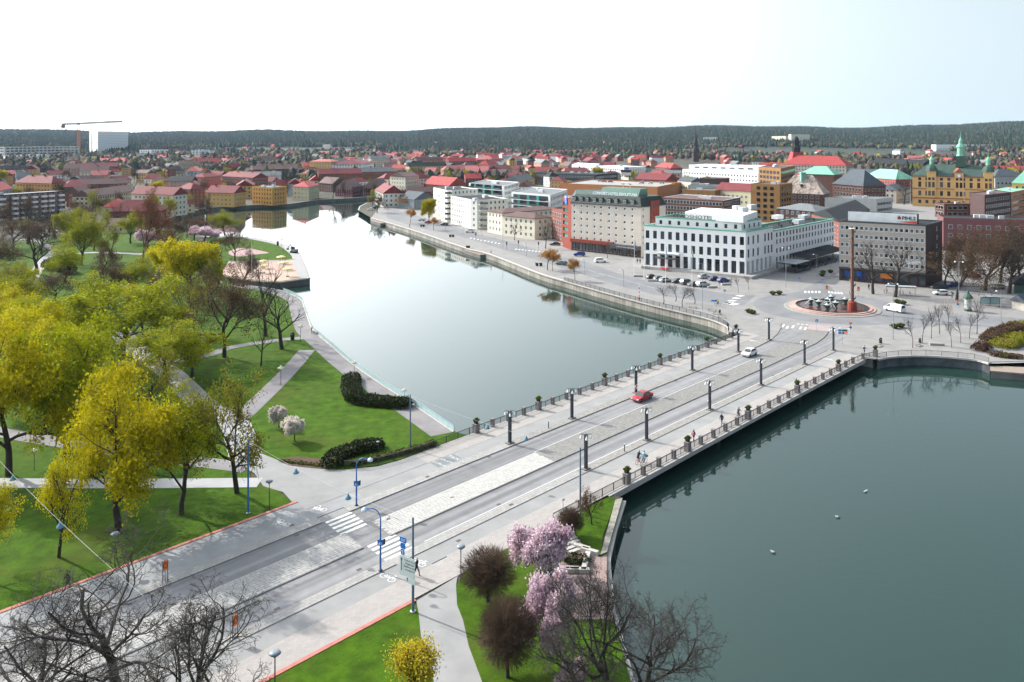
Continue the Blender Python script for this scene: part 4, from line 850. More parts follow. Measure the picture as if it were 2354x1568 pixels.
def white_res(pts, h, n, label):
    pts = ccw(pts); o = B('apartment_block', label, pts, h, IVORY, ('flat',0.5,2,R_black), (rows(n,1.3,2.7,1.25),2.6,0.95), fine=True, gm=G_dark, fm=F_dark, style='plain', cat='apartments')
    return o
o1 = white_res([Vector(p) for p in ((-43.06,459.98,0),(-33.97,438.12,0),(-31.1,435.87,0),(-18.18,448.26,0),(-28.71,469.66,0))], 16.7, 6, 'taller white apartment block with balconied corner and coloured window strips')
o2 = white_res([Vector(p) for p in ((-31.58,433.05,0),(-20.1,407.48,0),(-16.75,404.33,0),(-12.44,405.01,0),(-1.91,413.91,0),(-14.35,440.38,0))], 14.2, 5, 'lower white apartment block with rounded corner beside the cream house')
for root, pc, na, hh, n in ((o1, Vector((-32.54,436.77,0)), Vector((-0.45,-0.9,0)), 16.7, 6), (o2, Vector((-13.88,404.33,0)), Vector((0.35,-0.94,0)), 14.2, 5)):
    for i in range(n):
        p = pc - root.location; an = math.atan2(na.y, na.x) + math.pi / 2; MB().box((p.x, p.y, 1.2 + 2.7 * i), (4.2, 2.2, 0.22), an).build('balcony', IVORY, root); q = p + na * 1.05; MB().box((q.x, q.y, 1.85 + 2.7 * i), (4.2, 0.08, 1.0), an).build('balcony_glass', G_mid, root)
for i, cc in enumerate(((0.3,0.55,0.08),(0.05,0.2,0.5),(0.75,0.3,0.02),(0.3,0.6,0.1))):
    p = Vector((-39.04,450.51,0)) - o1.location; MB().box((p.x - 0.35, p.y, 3 + 3.2 * i), (0.7, 0.12, 1.4), math.atan2(-19.4, 9.5)).build('colour_panel', mat('panel_%d' % i, cc, 0.6, 0), o1)
def teal_block(pts, h, n, label):
    o = B('apartment_block', label, pts, h, plaster('cool_white', (0.64,0.66,0.64)), ('flat',0.4,3,R_grey), (rows(n,1.2,2.95,1.3),3.4,1.2), fine=False, gm=G_dark, fm=F_dark, cat='apartments', edges=(1,), trim=WHITE)
    P4 = ccw(pts); c = o.location
    # balcony front on the long left face
    best = max(range(4), key=lambda i: (P4[(i + 1) % 4] - P4[i]).length if Vector(((P4[(i + 1) % 4] - P4[i]).y, -(P4[(i + 1) % 4] - P4[i]).x, 0)).normalized().dot(Vector((-0.3, -1, 0))) > 0.3 else 0)
    a, b = P4[best] - c, P4[(best + 1) % 4] - c; a.z = b.z = 0; d = (b - a).normalized(); nn = Vector((d.y, -d.x, 0)); Ln = (b - a).length; an = math.atan2(d.y, d.x)
    for i in range(n):
        z = 2.9 * i + 1.0; m = (a + b) / 2 + nn * 0.75
        MB().box((m.x, m.y, z), (Ln * 0.9, 1.5, 0.2), an).build('balcony', WHITE, o); q = (a + b) / 2 + nn * 0.03; MB().box((q.x, q.y, z + 1.35), (Ln * 0.9, 0.06, 2.3), an).build('balcony_windows', G_dark, o)
        for j in range(4):
            q = a.lerp(b, 0.13 + 0.245 * j) + nn * 1.48; MB().box((q.x, q.y, z + 0.62), (Ln * 0.16, 0.05, 1.05), an).build('balcony_glass', G_mid, o)
        for j in range(3):
            q = a.lerp(b, 0.25 + 0.245 * j) + nn * 1.47; MB().box((q.x, q.y, z + 1.35), (Ln * 0.06, 0.06, 2.5), an).build('teal_screen', G_teal, o)
    return o
teal_block(quad('C',(415,245),(730,270),(868,235),18.0), 18.0, 6, 'taller apartment block with teal glass balconies behind the white blocks')
teal_block(quad('C',(800,325),(1150,352),(1305,300),16.0), 16.0, 5, 'lower apartment block with teal glass balconies beside the cream hotel')
B('wooden_house', 'dark grey wooden house with slate gable roof beside the riverside lawn', quad('B',(1290,940),(1425,958),(1598,940)), 6.4, DGREY, ('gable',4.0,0.5,R_slate), (rows(2,1.0,2.8,1.4),2.4,1.0), cat='house')
B('brick_house', 'narrow red brick house beside the red end of the cream hotel', quad('C',(1163,745),(1262,785),None,0,14), 13.6, BRICKR, ('flat',0.5,2,R_brown), (rows(4,1.2,3.1,1.5),3.2,1.6))
B('office_block', 'long maroon brick office with white ribbon windows behind the two hotels', quad('D',(418,372),(962,402),(1115,372),15), 15.0, BRICKB, ('flat',0.3,4,R_brown), (rows(5,1.0,2.85,1.5),1.7,1.35), trim=WHITE, cat='office')
B('office_block', 'ochre brick office block with stepped upper storey and green window band', quad('D',(1208,248),(1470,258),None,20,18), 20.0, plaster('ochre_brick', (0.26,0.14,0.05), 0.15), ('flat',0.4,2,R_brown), (rows(6,1.5,3.1,1.6),3.6,1.8), gm=G_dark, fm=F_dark, cat='office')
B('office_block', 'taller ochre brick block with a small copper rooftop drum', quad('D',(1278,98),(1480,112),(1612,85),26), 26.0, plaster('ochre_brick', (0.26,0.14,0.05)), ('flat',0.4,3,R_brown), (rows(8,1.5,3.0,1.6),3.6,2.4), gm=G_dark, fm=F_dark, cat='office')
pk = B('parking_deck', 'parking deck with orange brick parapet and cars parked on its roof', quad('C',(1237,245),(2120,278),(2330,236),9), 9.0, plaster('orange_brick', (0.40,0.17,0.07)), ('flat',0.9,0,mat('deck_asphalt', (0.30,0.29,0.28), 0.9, 0.1, 0.2)), None, cat='car park')
DECK = pk
B('hall', 'red gabled hall with skylights beyond the parking deck', quad('D',(162,205),(440,218),None,9,18), 9.0, BRICKR, ('gable',5.0,0.4,R_dred), (rows(2),3,1.3))
B('store', 'dark flat-roofed store building behind the parking deck', quad('C',(1005,150),(1560,168),None,11,40), 11.0, plaster('charcoal', (0.055,0.06,0.062)), ('flat',0.4,5,R_black), (rows(1,7.5,3,1.6),3.0,2.4), gm=G_mid)
B('store', 'white flat-roofed building with terraces above the dark store', quad('C',(1345,75),(1565,88),(1600,70),13), 13.0, plaster('cool_white', (0.64,0.66,0.64)), ('flat',0.3,2,R_white), (rows(3,3,3,1.3),3.0,1.2))
B('store', 'white stepped building with roof plant beside the parking sign', quad('C',(1582,85),(1858,100),None,13,22), 13.0, plaster('cool_white', (0.64,0.66,0.64)), ('flat',0.3,3,R_white), (rows(3,3,3,1.3),3.0,1.2))
B('industrial_building', 'long low white industrial building with small square windows', quad('D',(590,120),(1275,152),None,12,16), 12.0, WHITE, ('flat',0.3,0,R_white), (rows(2,4,4,1.4),3.4,1.3), gm=G_dark)
B('industrial_building', 'white upper hall set back above the long white building', quad('D',(648,78),(1285,95),None,16.5,30), 16.5, WHITE, ('flat',0.3,6,R_white), (rows(1,13.6,4,1.2),9,5), gm=G_mid)
M_patch = paver_mat('patched_tile_roof', (0.33,0.27,0.23), 0.9, 0.6, 0.6, 0.45, big=0.2)
pr = B('brick_hall', 'brown brick building with steep patchy pale tiled roof and copper ventilator', quad('E',(95,640),(505,655),None,14,15), 14.0, BRICKB, ('hip',9.5,0.4,M_patch), (rows(4,1.5,3.2,1.7),3.0,1.5), fm=F_white)
p = quad('E',(95,640),(505,655),None,14,15); q = (p[0] + p[1] + p[2] + p[3]) / 4 - pr.location; mb = MB(); mb.box((q.x - 1, q.y - 1.5, 21.5), (2.4, 2.4, 6)); mb.box((q.x - 1, q.y - 1.5, 24.7), (3.0, 3.0, 0.5)); mb.build('ventilator', R_green, pr)
for t in (0.3, 0.55): q = p[0].lerp(p[1], t) - pr.location; MB().box((q.x + .5, q.y + 3.2, 17.8), (1.3, 1.6, 1.6)).build('skylight', G_dark, pr)
B('brick_hall', 'brick house with dark steep mansard and rows of dormer windows', quad('E',(590,560),(868,582),None,15,17), 15.0, BRICKB, ('hip',9.0,0.4,R_slate), (rows(4,1.5,3.3,1.7),2.6,1.2))
B('brick_hall', 'low house with bright green copper roof behind the patchy roof', quad('E',(290,470),(600,480),None,19,16), 19.0, BRICKB, ('hip',5.0,0.4,R_green), None)
B('red_house', 'long red plastered house with green copper roof and pale windows', quad('E',(868,500),(1162,522),None,15,16), 15.0, REDP, ('hip',6.0,0.4,R_green), (rows(4,1.8,3.2,1.8),2.5,1.2))
B('office_block', 'pale flat-roofed block crowded with roof plant and ribbon windows', quad('E',(518,690),(985,700),(1132,684),12), 12.0, plaster('pale_grey', (0.50,0.50,0.48)), ('flat',0.3,7,R_grey), (rows(3,2,3.2,1.4),1.8,1.5), cat='office', edges=(1, 2))
B('brick_house', 'brown brick house with dark felt roof and green copper eaves', quad('E',(400,832),(655,908),(925,795),11.5), 11.5, BRICKR, ('gable',3.0,0.3,R_black), (rows(3,1.5,3.2,1.7),3.0,1.3), trim=R_green)
B('brick_block', 'long maroon plastered block behind the bare trees of the square', quad('E',(1592,872),(2420,895),None,13,14), 13.0, plaster('maroon', (0.17,0.07,0.075)), ('flat',0.3,4,R_black), (rows(3,2.0,3.4,1.5),3.3,1.4), gm=G_mid)
B('brick_block', 'tall dark brown brick block with windowless end wall', quad('E',(1835,645),(1965,668),(2205,640),16), 16.0, BRICKD, ('flat',0.4,2,R_brown), (rows(4,3,3.2,1.5),2.4,1.4), edges=(1,))
B('brick_block', 'low brick annex with wide windows beside the town hall square', quad('E',(1600,745),(1838,745),None,8,10), 8.0, BRICKB, ('flat',0.4,1,R_brown), (rows(2,1.5,3.4,1.7),2.8,2.2))
B('brick_block', 'orange brick block with white window bands below the green roof', quad('E',(2208,640),(2420,600),None,15,15), 15.0, plaster('orange_brick', (0.40,0.17,0.07)), ('flat',0.4,1,R_green), (rows(4,1.8,3.3,1.3),2.4,2.2), gm=G_mid)
B('church_hall', 'building with tall bright green ribbed copper roof', quad('E',(2215,552),(2520,562),None,18,22), 18.0, OCH, ('hip',11.0,0.4,R_green), (rows(5,1.5,3.2,1.7),3,1.3))
B('stone_house', 'grey stone gabled house between the red house and town hall', quad('E',(1145,500),(1262,492),None,14,20), 14.0, GREY, ('gable',6.0,0.3,R_slate), (rows(4,1.5,3.2,1.6),2.8,1.1))
B('brick_hall', 'dark brick hall with black pitched roofs behind the green-roofed house', quad('E',(940,380),(1400,395),None,10,24), 10.0, BRICKD, ('gable',6.0,0.4,R_black), (rows(2,1.5,3.2,1.6),3.2,1.3))
for k, a, b, z, dp, h, wm, rf, wn_, lb in (('D',(885,300),(1212,318),12,15,12.0,PALE,('gable',4.0,0.4,R_dred),3,'pale house with long dark red roof behind the maroon office'), ('D',(590,302),(882,312),12,14,12.0,plaster('ochre_brick', (0.26,0.14,0.05)),('flat',0.3,3,R_grey),3,'flat ochre house with roof plant behind the maroon office'), ('D',(545,222),(668,232),10,12,10.0,CREAM,('gable',3.0,0.3,R_slate),2,'small cream gabled house behind the parking deck'), ('D',(745,200),(985,205),15,15,15.0,BRICKD,('flat',0.4,2,R_brown),3,'dark brown block with green roof edge behind the dark red roof'), ('D',(640,262),(900,268),14,14,14.0,GREY,('flat',0.4,4,R_dgreen),3,'grey house with dark copper roof beside the dark brown block'), ('D',(1440,470),(1790,500),10,16,10.0,BRICKD,('hip',2.5,0.3,R_grey),3,'low dark brick house with metal roof behind the hotel wing'), ('E',(1165,620),(1300,600),9,14,9.0,BEIGE,('hip',3.0,0.3,R_slate),3,'beige house beside the bare flagpole and town hall'), ('D',(250,170),(420,176),12,14,12.0,SALM,('hip',3.5,0.4,R_red),3,'salmon house with red hipped roof beyond the red hall'), ('E',(720,470),(960,478),12,14,12.0,BLUEG,('gable',4,0.4,R_slate),3,'pale blue house with slate roof behind the green-roofed red house'), ('E',(2060,470),(2330,470),16,16,14.0,GREY,('hip',5,0.4,R_slate),3,'grey house with slate roof right of the town hall')):
    B('town_house', lb, quad(k,a,b,None,z,dp), h, wm, rf, (rows(wn_,1.2,3.2,1.5),3.0,1.2), cat='house')
# town hall
T0, T1 = W('E',1312,765), W('E',2052,792); T0.z = T1.z = 0; td = (T1 - T0).normalized(); tn = Vector((td.y, -td.x, 0)); TL = (T1 - T0).length
TH = quad('E',(1312,765),(2052,792),None,0,18)
th = B('town_hall', 'ochre town hall with clock gable, copper turrets and tall central tower', TH, 19.5, plaster('hall_ochre', (0.56,0.36,0.15)), ('hip',7.0,0.6,R_dgreen), ([(2.0,2.2),(7.0,3.0),(12.3,3.4),(16.6,1.8)],4.1,1.7), fine=True, gm=G_dark, fm=F_brown, style='cross', cat='town hall')
H0 = th.location
M_gran = mat('granite_base', (0.20,0.19,0.185), 0.9, 0.2, 0.6); M_trim = mat('brown_stone_trim', (0.24,0.10,0.06), 0.9, 0.1, 0.6)
def band(z0, z1, o, m, nm): slab(th, [L2(p) for p in (T0 + tn * o - td * o, T1 + tn * o + td * o, T1 + tn * 0.01 + td * o, T0 + tn * 0.01 - td * o)], z0, z1, m, nm)
band(5.2, 5.7, 0.35, M_trim, 'cornice'); band(11.2, 11.6, 0.3, M_trim, 'cornice'); band(19.0, 19.6, 0.6, M_trim, 'cornice')
for t, w_, nm, hh in ((0.24, 5.2, 'corner_pavilion', 22.5), (0.93, 5.2, 'corner_pavilion', 22.5), (0.58, 5.0, 'clock_gable', 21.5)):
    c = T0 + td * (t * TL); pv = MB(); f = [c - td * w_ / 2 + tn * 0.8, c + td * w_ / 2 + tn * 0.8, c + td * w_ / 2 - tn * 4, c - td * w_ / 2 - tn * 4]
    slab(th, [L2(p) for p in f], 5.8, hh, plaster('hall_ochre', (0.56,0.36,0.15)), nm)
    for zz, h2 in ((7.0, 3.0), (12.3, 3.4), (16.9, 1.6)):
        for s_ in (-1.1, 1.1): put_window(th, c + td * s_ + tn * 0.8, tn, 1.4, h2, zz, -0.02, F_brown, G_dark, 'cross')
    q = L2(c - tn * 1.6)
    if nm == 'corner_pavilion':
        MB().lathe([(3.6, 0), (3.5, 0.4), (3.2, 1.8), (2.4, 3.2), (1.3, 3.9), (1.2, 4.2)], 8, (q.x, q.y, hh)).build('turret_dome', R_dgreen, th); MB().lathe([(1.25, 0), (1.25, 2.6), (1.6, 2.8), (1.5, 3.2), (0.8, 4.4), (0.15, 5.6), (0.05, 8.0)], 8, (q.x, q.y, hh + 4.2)).build('turret_lantern', R_green, th)
    else:
        mb = MB(); a, b = L2(c - td * 2.6 + tn * .8), L2(c + td * 2.6 + tn * .8); m_ = (a + b) / 2; mb.add([(a.x, a.y, hh), (b.x, b.y, hh), (m_.x, m_.y, hh + 3.2), (a.x, a.y + 3, hh), (b.x, b.y + 3, hh), (m_.x, m_.y + 3, hh + 3.2)], [(0, 1, 2), (1, 4, 5, 2), (3, 0, 2, 5)]); mb.build('gable', M_trim, th)
        k = L2(c + tn * 0.85); MB().tube((k.x, k.y, 19.9), (k.x + tn.x * .25, k.y + tn.y * .25, 19.9), 1.25, n=20).build('clock_face', mat('clock_blue', (0.12,0.2,0.32), 0.5, 0), th)
        MB().tube((k.x + tn.x * .2, k.y + tn.y * .2, 19.9), (k.x + tn.x * .3, k.y + tn.y * .3, 19.9), 0.95, n=20).build('clock_dial', WHITE, th)
        mb = MB(); kk = k + tn * 0.34; mb.tube((kk.x, kk.y, 19.9), (kk.x + td.x * .3, kk.y + td.y * .3, 20.5), 0.05, n=4); mb.tube((kk.x, kk.y, 19.9), (kk.x - td.x * .3, kk.y - td.y * .3, 19.4), 0.05, n=4); mb.build('clock_hands', F_dark, th)
q = L2(T0 + td * (0.60 * TL) - tn * 9); MB().box((q.x, q.y, 28.5), (5.6, 5.6, 7), math.atan2(td.y, td.x)).build('tower_base', R_dgreen, th)
MB().lathe([(2.7, 0), (2.7, 0.6), (2.2, 0.8), (2.2, 5.2), (2.8, 5.5), (2.7, 6.0), (2.0, 7.2), (1.3, 8.0), (1.2, 9.6), (1.4, 9.8), (0.7, 11), (0.2, 12.4), (0.05, 16)], 8, (q.x, q.y, 32)).build('tower_lantern', R_green, th)
# ---- left bank and far side
B('apartment_house', 'ochre four-storey waterside house with flat roof terrace', quad('B',(-40,905),(142,918),(273,903)), 11.6, OCH, ('flat',0.4,2,R_grey), (rows(4,0.9,2.75,1.35),2.6,1.05), fine=True, gm=G_dark, fm=F_brown, cat='house')
B('apartment_house', 'pale green-beige waterside house with red hipped roof', quad('B',(325,868),(470,876),(566,850)), 9.6, plaster('green_beige', (0.44,0.42,0.28)), ('hip',3.2,0.5,R_red), (rows(3,1.2,2.9,1.4),3.4,1.1), fine=True, cat='house', chim=1)
for Lq, Mq, Rq, lb in (((712,832),(870,844),(966,826),'brown wooden gabled house by the bare waterside trees'), ((968,822),(1110,832),(1207,815),'brown wooden gabled house next to the cream pedimented house')):
    B('wooden_house', lb, quad('B',Lq,Mq,Rq), 5.6, WINE, ('gable',6.5,0.5,R_brown), (rows(3,0.9,2.7,1.3),2.7,1.0), fine=True, gm=G_dark, cat='house', chim=1)
B('apartment_house', 'cream four-storey house with pedimented gable facing the inlet', quad('B',(1205,795),(1345,805),(1468,790)), 12.6, CREAM, ('gable',3.2,0.5,R_brown), (rows(4,1.0,2.9,1.5),3.2,1.1), fine=True, gm=G_dark, cat='house', chim=2)
B('apartment_house', 'yellow house with red gable roof and green balconies by the water', quad('A',(1862,925),(2115,932),(2222,915)), 9.0, YEL, ('gable',4.0,0.5,R_dred), (rows(3,0.9,2.8,1.35),2.9,1.0), fine=True, gm=G_dark, cat='house', chim=2)
B('apartment_house', 'dark red brick house with balconies behind the yellow house', quad('A',(1728,925),(1850,915),None,0,14), 11.0, BRICKR, ('hip',3.5,0.5,R_dred), (rows(4,0.9,2.7,1.3),2.8,1.0), chim=2)
B('apartment_house', 'salmon plastered house with red hipped roof', quad('A',(1742,775),(1845,775),(2000,760)), 10.5, SALM, ('hip',3.0,0.4,R_pink), (rows(4,0.9,2.7,1.3),2.6,1.0), chim=2)
B('apartment_house', 'pink row house with dark skylit roof left of the salmon house', quad('A',(1520,790),(1735,790),None,0,12), 8.5, PINK, ('gable',3.5,0.4,R_black), (rows(3,0.9,2.7,1.3),2.6,1.0))
B('apartment_row', 'orange brick apartment row with pink roof and solar panels', quad('A',(2010,770),(2290,790),None,0,14), 11.0, BRICKR, ('gable',3.5,0.4,R_dred), (rows(4,0.9,2.7,1.3),2.4,1.1), chim=2)
B('apartment_row', 'dark brick apartment row with white balconies behind the ochre house', quad('B',(-30,700),(372,690),None,0,13), 11.5, BRICKB, ('gable',3.5,0.4,R_brown), (rows(4,0.9,2.7,1.3),2.6,1.4), chim=2)
B('apartment_row', 'yellow apartment row with dark red roof above the brick rows', quad('B',(370,690),(590,672),None,0,13), 8.5, YEL, ('gable',3.5,0.4,R_dred), (rows(3,0.9,2.7,1.3),2.6,1.0), chim=2)
B('apartment_house', 'tall orange plastered apartment house with a low pink roof', quad('B',(478,672),(676,676),None,0,16), 17.5, YEL, ('hip',2.5,0.4,R_pink), (rows(5,1.5,3.2,1.3),3.3,1.0), chim=2)
B('apartment_house', 'long white apartment house with dark red roof and regular windows', quad('B',(680,676),(960,672),(1062,648)), 15.0, WHITE, ('hip',4.5,0.4,R_dred), (rows(5,1.2,2.9,1.4),2.9,1.0), gm=G_dark, chim=4)
B('brick_building', 'red brick building with steep red roofs behind the white blocks', quad('B',(1512,795),(1740,815),(1890,790)), 6.5, BRICKR, ('gable',5.5,0.4,R_red), (rows(2,1,2.8,1.4),3,1.1), chim=2)
B('apartment_house', 'salmon house with dark roof and stone quoins beside the cream house', quad('B',(1440,745),(1560,735),None,0,14), 9.0, SALM, ('hip',3.0,0.4,R_brown), (rows(3,1,2.8,1.4),3,1.1), chim=1)
B('brick_house', 'brown brick house with a brown roof beside the pale green house', quad('B',(566,790),(690,800),None,0,12), 7.0, BRICKB, ('gable',4.5,0.4,R_brown), (rows(2,1,2.8,1.4),3,1.1), chim=1)
bp = [Vector(p) for p in (W('A',-300,842,14),W('A',590,785,14))]; bq = quad('A',(-300,842),(590,785),None,14,12)
bw_ = B('apartment_block', 'long brown brick apartment block with white balconies beyond the park', bq, 14.0, BRICKB, ('flat',0.3,2,R_grey), (rows(5,0.9,2.7,1.35),3.0,1.3), cat='apartments')
d0 = (bq[1] - bq[0]).normalized(); n0 = Vector((d0.y, -d0.x, 0)); n0 = -n0 if n0.dot(bq[0]) > 0 else n0
for col in (0.33, 0.46, 0.55, 0.66, 0.76, 0.84, 0.95):
    for r_ in range(5):
        p = bq[0].lerp(bq[1], col) + n0 * 0.7 - bw_.location; MB().box((p.x, p.y, 0.9 + 2.7 * r_), (3.0, 1.4, 1.1), math.atan2(d0.y, d0.x)).build('balcony', plaster('white', (0.74,0.745,0.74)), bw_)
B('apartment_row', 'beige apartment row with long brown roof and glazed balconies', quad('A',(830,835),(1235,780),None,8.5,12), 8.5, PALE, ('gable',3.6,0.4,R_brown), (rows(3,0.9,2.7,1.3),2.8,1.4), chim=1)
B('apartment_row', 'red brick gabled end house of the beige apartment row', quad('A',(600,810),(725,805),(822,780),8.5), 8.5, BRICKR, ('gable',3.8,0.4,R_brown), (rows(3,0.9,2.7,1.3),2.8,1.2))
B('apartment_row', 'long brown-roofed apartment row parallel behind the beige row', quad('A',(180,745),(1150,715),None,8.5,13), 8.5, BRICKR, ('gable',3.6,0.4,R_brown), (rows(3,0.9,2.7,1.3),2.8,1.2), chim=3)
B('barn', 'red brick barn with dark red hipped roof beside the tall bare poplar', quad('A',(985,968),(1445,962),None,7.5,13), 7.5, BRICKR, ('hip',5.0,0.5,R_dred), (rows(2,1,2.8,1.4),4,1.1))
B('cottage', 'small white gabled cottage with red roof in the park trees', quad('A',(1130,1170),(1215,1150),None,0,9), 3.4, CREAM, ('gable',3.2,0.4,R_brown), (rows(1),2.6,1.0), cat='house')
B('apartment_house', 'pale green villa with red roof by the lawn across the river', quad('A',(1630,985),(1760,980),None,0,10), 5.2, PALE, ('hip',3.0,0.4,R_dred), (rows(2,.8,2.5,1.2),2.6,1.0), cat='house')
# hospital and its crane, far left
hp = quad('A',(808,478),(885,484),(1158,452)); hh = rise('A',808,478,245)
ho = B('hospital_tower', 'white high-rise hospital tower with banded window rows', hp, hh, WHITE, ('flat',0.6,2,R_white), None, cat='tower block'); P4 = ccw(hp); c = ho.location
a, b = hp[1] - c, hp[2] - c; d = (b - a).normalized(); nn = Vector((d.y, -d.x, 0)); nn = -nn if nn.dot(c) > 0 else nn; an = math.atan2(d.y, d.x)
for i in range(13): p = (a + b) / 2 + nn * 0.4; MB().box((p.x, p.y, 5 + i * (hh - 7) / 13), ((b - a).length * 0.98, 1.0, 1.0), an).build('window_band', glass_mat('blue_band', (0.36,0.45,0.56), 0.1, 0.3), ho)
a, b = hp[0] - c, hp[1] - c; d = (b - a).normalized(); nn = Vector((d.y, -d.x, 0)); nn = -nn if nn.dot(c) > 0 else nn
for i in range(12): p = a.lerp(b, 0.3) + nn * 0.1; MB().box((p.x, p.y, 6 + i * (hh - 9) / 12), (4.5, 0.5, 2.2), math.atan2(d.y, d.x)).build('window', G_mid, ho)
B('hospital_wing', 'long grey hospital wing with red panels beside the crane', quad('A',(40,505),(720,490),None,0,40), rise('A',400,495,385), plaster('pale_grey', (0.50,0.50,0.48)), ('flat',0.5,5,R_grey), (rows(4,4,5,2.4),7,5), cat='hospital')
B('hospital_wing', 'low white glazed hall in front of the hospital wing', quad('A',(100,530),(460,522),None,0,40), rise('A',250,525,462), WHITE, ('flat',0.5,2,R_white), (rows(2,3,6,3),6,3), cat='hospital')
for Lq, Mq, tp, lb, wm in (((1365,495),(1520,490),415,'white slab block right of the hospital tower',WHITE), ((1730,505),(1835,505),415,'white residential block with balconies before the forest',WHITE), ((1845,500),(1892,500),425,'small white block with dark windows near the forest',WHITE)):
    B('apartment_block', lb, quad('A',Lq,Mq,None,0,30), rise('A',Lq[0],Lq[1],tp), wm, ('flat',0.5,1,R_grey), (rows(7,2,3.6,1.6),6,3), cat='apartments')
cr = W('A',712,480); ch = rise('A',712,480,180); crane = empty('tower_crane', cr, R(8), 'tall tower crane with red lattice mast and pale jib', 'crane')
def lattice(mb, a, b, w_, r_, n):
    a, b = Vector(a), Vector(b); ax = (b - a).normalized(); u = ax.orthogonal().normalized(); v = ax.cross(u); cs = [(u + v) * w_ / 2, (u - v) * w_ / 2, (-u - v) * w_ / 2, (v - u) * w_ / 2]
    for c_ in cs: mb.tube(a + c_, b + c_, r_, n=4)
    for i in range(n):
        p, q = a.lerp(b, i / n), a.lerp(b, (i + 1) / n)
        for j in range(4): mb.tube(p + cs[j], q + cs[(j + 1) % 4], r_ * 0.8, n=3)
mb = MB(); lattice(mb, (0, 0, 0), (0, 0, ch), 4.0, 0.45, 18); mb.build('mast', mat('crane_red', (0.42,0.10,0.04), 0.6, 0), crane)
mb = MB(); lattice(mb, (-32, 0, ch - 1), (83, 0, ch + 5), 2.6, 0.8, 26); mb.build('jib', mat('crane_pale', (0.26,0.25,0.16), 0.6, 0), crane)
mb = MB(); mb.tube((0, 0, ch), (0, 0, ch + 26), 0.9, 0.4, 6); mb.tube((0, 0, ch + 26), (-31, 0, ch), 0.25, n=4); mb.tube((0, 0, ch + 26), (60, 0, ch + 4), 0.25, n=4); mb.build('apex', mat('crane_pale', (0.55,0.55,0.42)), crane)
MB().box((-29, 0, ch - 5), (7, 3, 7)).build('counterweight', M_concd, crane)
# church spire, cupola building and far white towers
sp = P(1599,372); hs = 36; e = empty('church', sp, 0, 'dark wooden church tower with stepped shingled spire', 'church')
MB().box((0, 0, 8), (9, 9, 16)).build('tower', BRICKD, e); MB().lathe([(7.2, 16), (6.6, 18), (4.6, 23), (3.2, 25), (3.4, 25.5), (3.4, 30), (4.2, 30.5), (2.4, 36), (0.9, 44), (0.1, 62)], 8).build('spire', mat('dark_shingle', (0.035,0.03,0.03), 0.8, 0.2, 0.3), e)
rc = B('school', 'red-roofed stone building with dark cupola tower among the trees', quad('E',(135,385),(712,398),None,14,26), 14.0, BEIGE, ('hip',9.0,0.5,R_red), (rows(4,1.5,3.2,1.6),3.2,1.2), chim=2)
p = W('E',290,385,14) - rc.location; MB().box((p.x, p.y + 10, 20), (16, 16, 13), 0, 0.6).build('tower_roof', R_red, rc); MB().lathe([(4.5, 0), (4.5, 5), (5.2, 5.4), (3.0, 6.5), (3.0, 11), (3.6, 11.4), (3.2, 14), (1.6, 16.5), (0.2, 18)], 8, (p.x, p.y + 10, 26)).build('cupola', R_black, rc)
for Lq, Mq, tp, lb, wm in (((40,255),(168,258),135,'cream far apartment tower, left of the pair',CREAM), ((215,262),(385,262),118,'cream far apartment tower with white roof edge, right of the pair',CREAM), ((390,262),(470,262),150,'maroon far apartment tower beside the cream pair',plaster('maroon', (0.17,0.07,0.075))), ((2025,200),(2110,202),78,'brown brick far tower block on the forested hill',BEIGE), ((1525,300),(2030,300),212,'long white far slab of flats on the hillside',WHITE), ((1920,160),(2290,175),160,'low pale far building under the hill forest',WHITE), ((2300,215),(2400,215),85,'white far tower cut by the picture edge',WHITE)):
    B('apartment_block', lb, quad('E',Lq,Mq,None,0,22), max(7, rise('E',Lq[0],Lq[1],tp)), wm, ('flat',0.5,1,R_white), (rows(9,2,3.2,1.4),4.5,2.4) if tp < 130 else (rows(4,2,3.2,1.4),4.5,2.4), cat='apartments')
B('apartment_block', 'white far tower block standing above the town near the spire', [P(1616,345), P(1650,345), P(1650,338), P(1616,338)], 36, WHITE, ('flat',0.5,1,R_white), (rows(10,2,3.2,1.4),5,2.4), cat='apartments')
# ------------------------------------------------------------------ the town beyond, and the forest
rng = random.Random(11)
def seg_dist(p, a, b):
    d = b - a; t = max(0.0, min(1.0, (p - a).dot(d) / max(1e-6, d.length_squared))); return (p - a - d * t).length
def near_used(p, m):
    for poly in USED:
        c = sum(poly, Vector()) / len(poly)
        if (p - c).length > max((q - c).length for q in poly) + m: continue
        if inside(p, poly) or min(seg_dist(p, poly[i - 1], poly[i]) for i in range(len(poly))) < m: return True
    return False
spots = []
r = 520.0
while r < 2500:
    step = 24 + r * 0.012; n = int(1.2 * r / (26 + r * 0.012))
    for i in range(n):
        a = -0.6 + 1.2 * (i + rng.uniform(0, 0.8)) / n; p = Vector((r * math.sin(a) / 1.0, r * math.cos(a), 0)) + Vector((rng.uniform(-6, 6), rng.uniform(-6, 6), 0))
        dens = 0.8 if r < 1300 else 0.8 * max(0.10, 1 - (r - 1300) / 800)
        if a > 0.12: dens *= 0.62 if r < 900 else 0.4
        if a < -0.4 and r < 650: dens *= 0.4
        if rng.random() > dens or inside(p, RIVER): continue
        if a > -0.02 and r < 640 or a > 0.08 and r < 800: continue
        if any(inside(p + Vector((dx, dy, 0)), RIVER) for dx in (-9, 9) for dy in (-9, 9)): continue
        if near_used(p, 11): continue
        spots.append(p)
    r += step
spots.sort(key=lambda p: p.length)
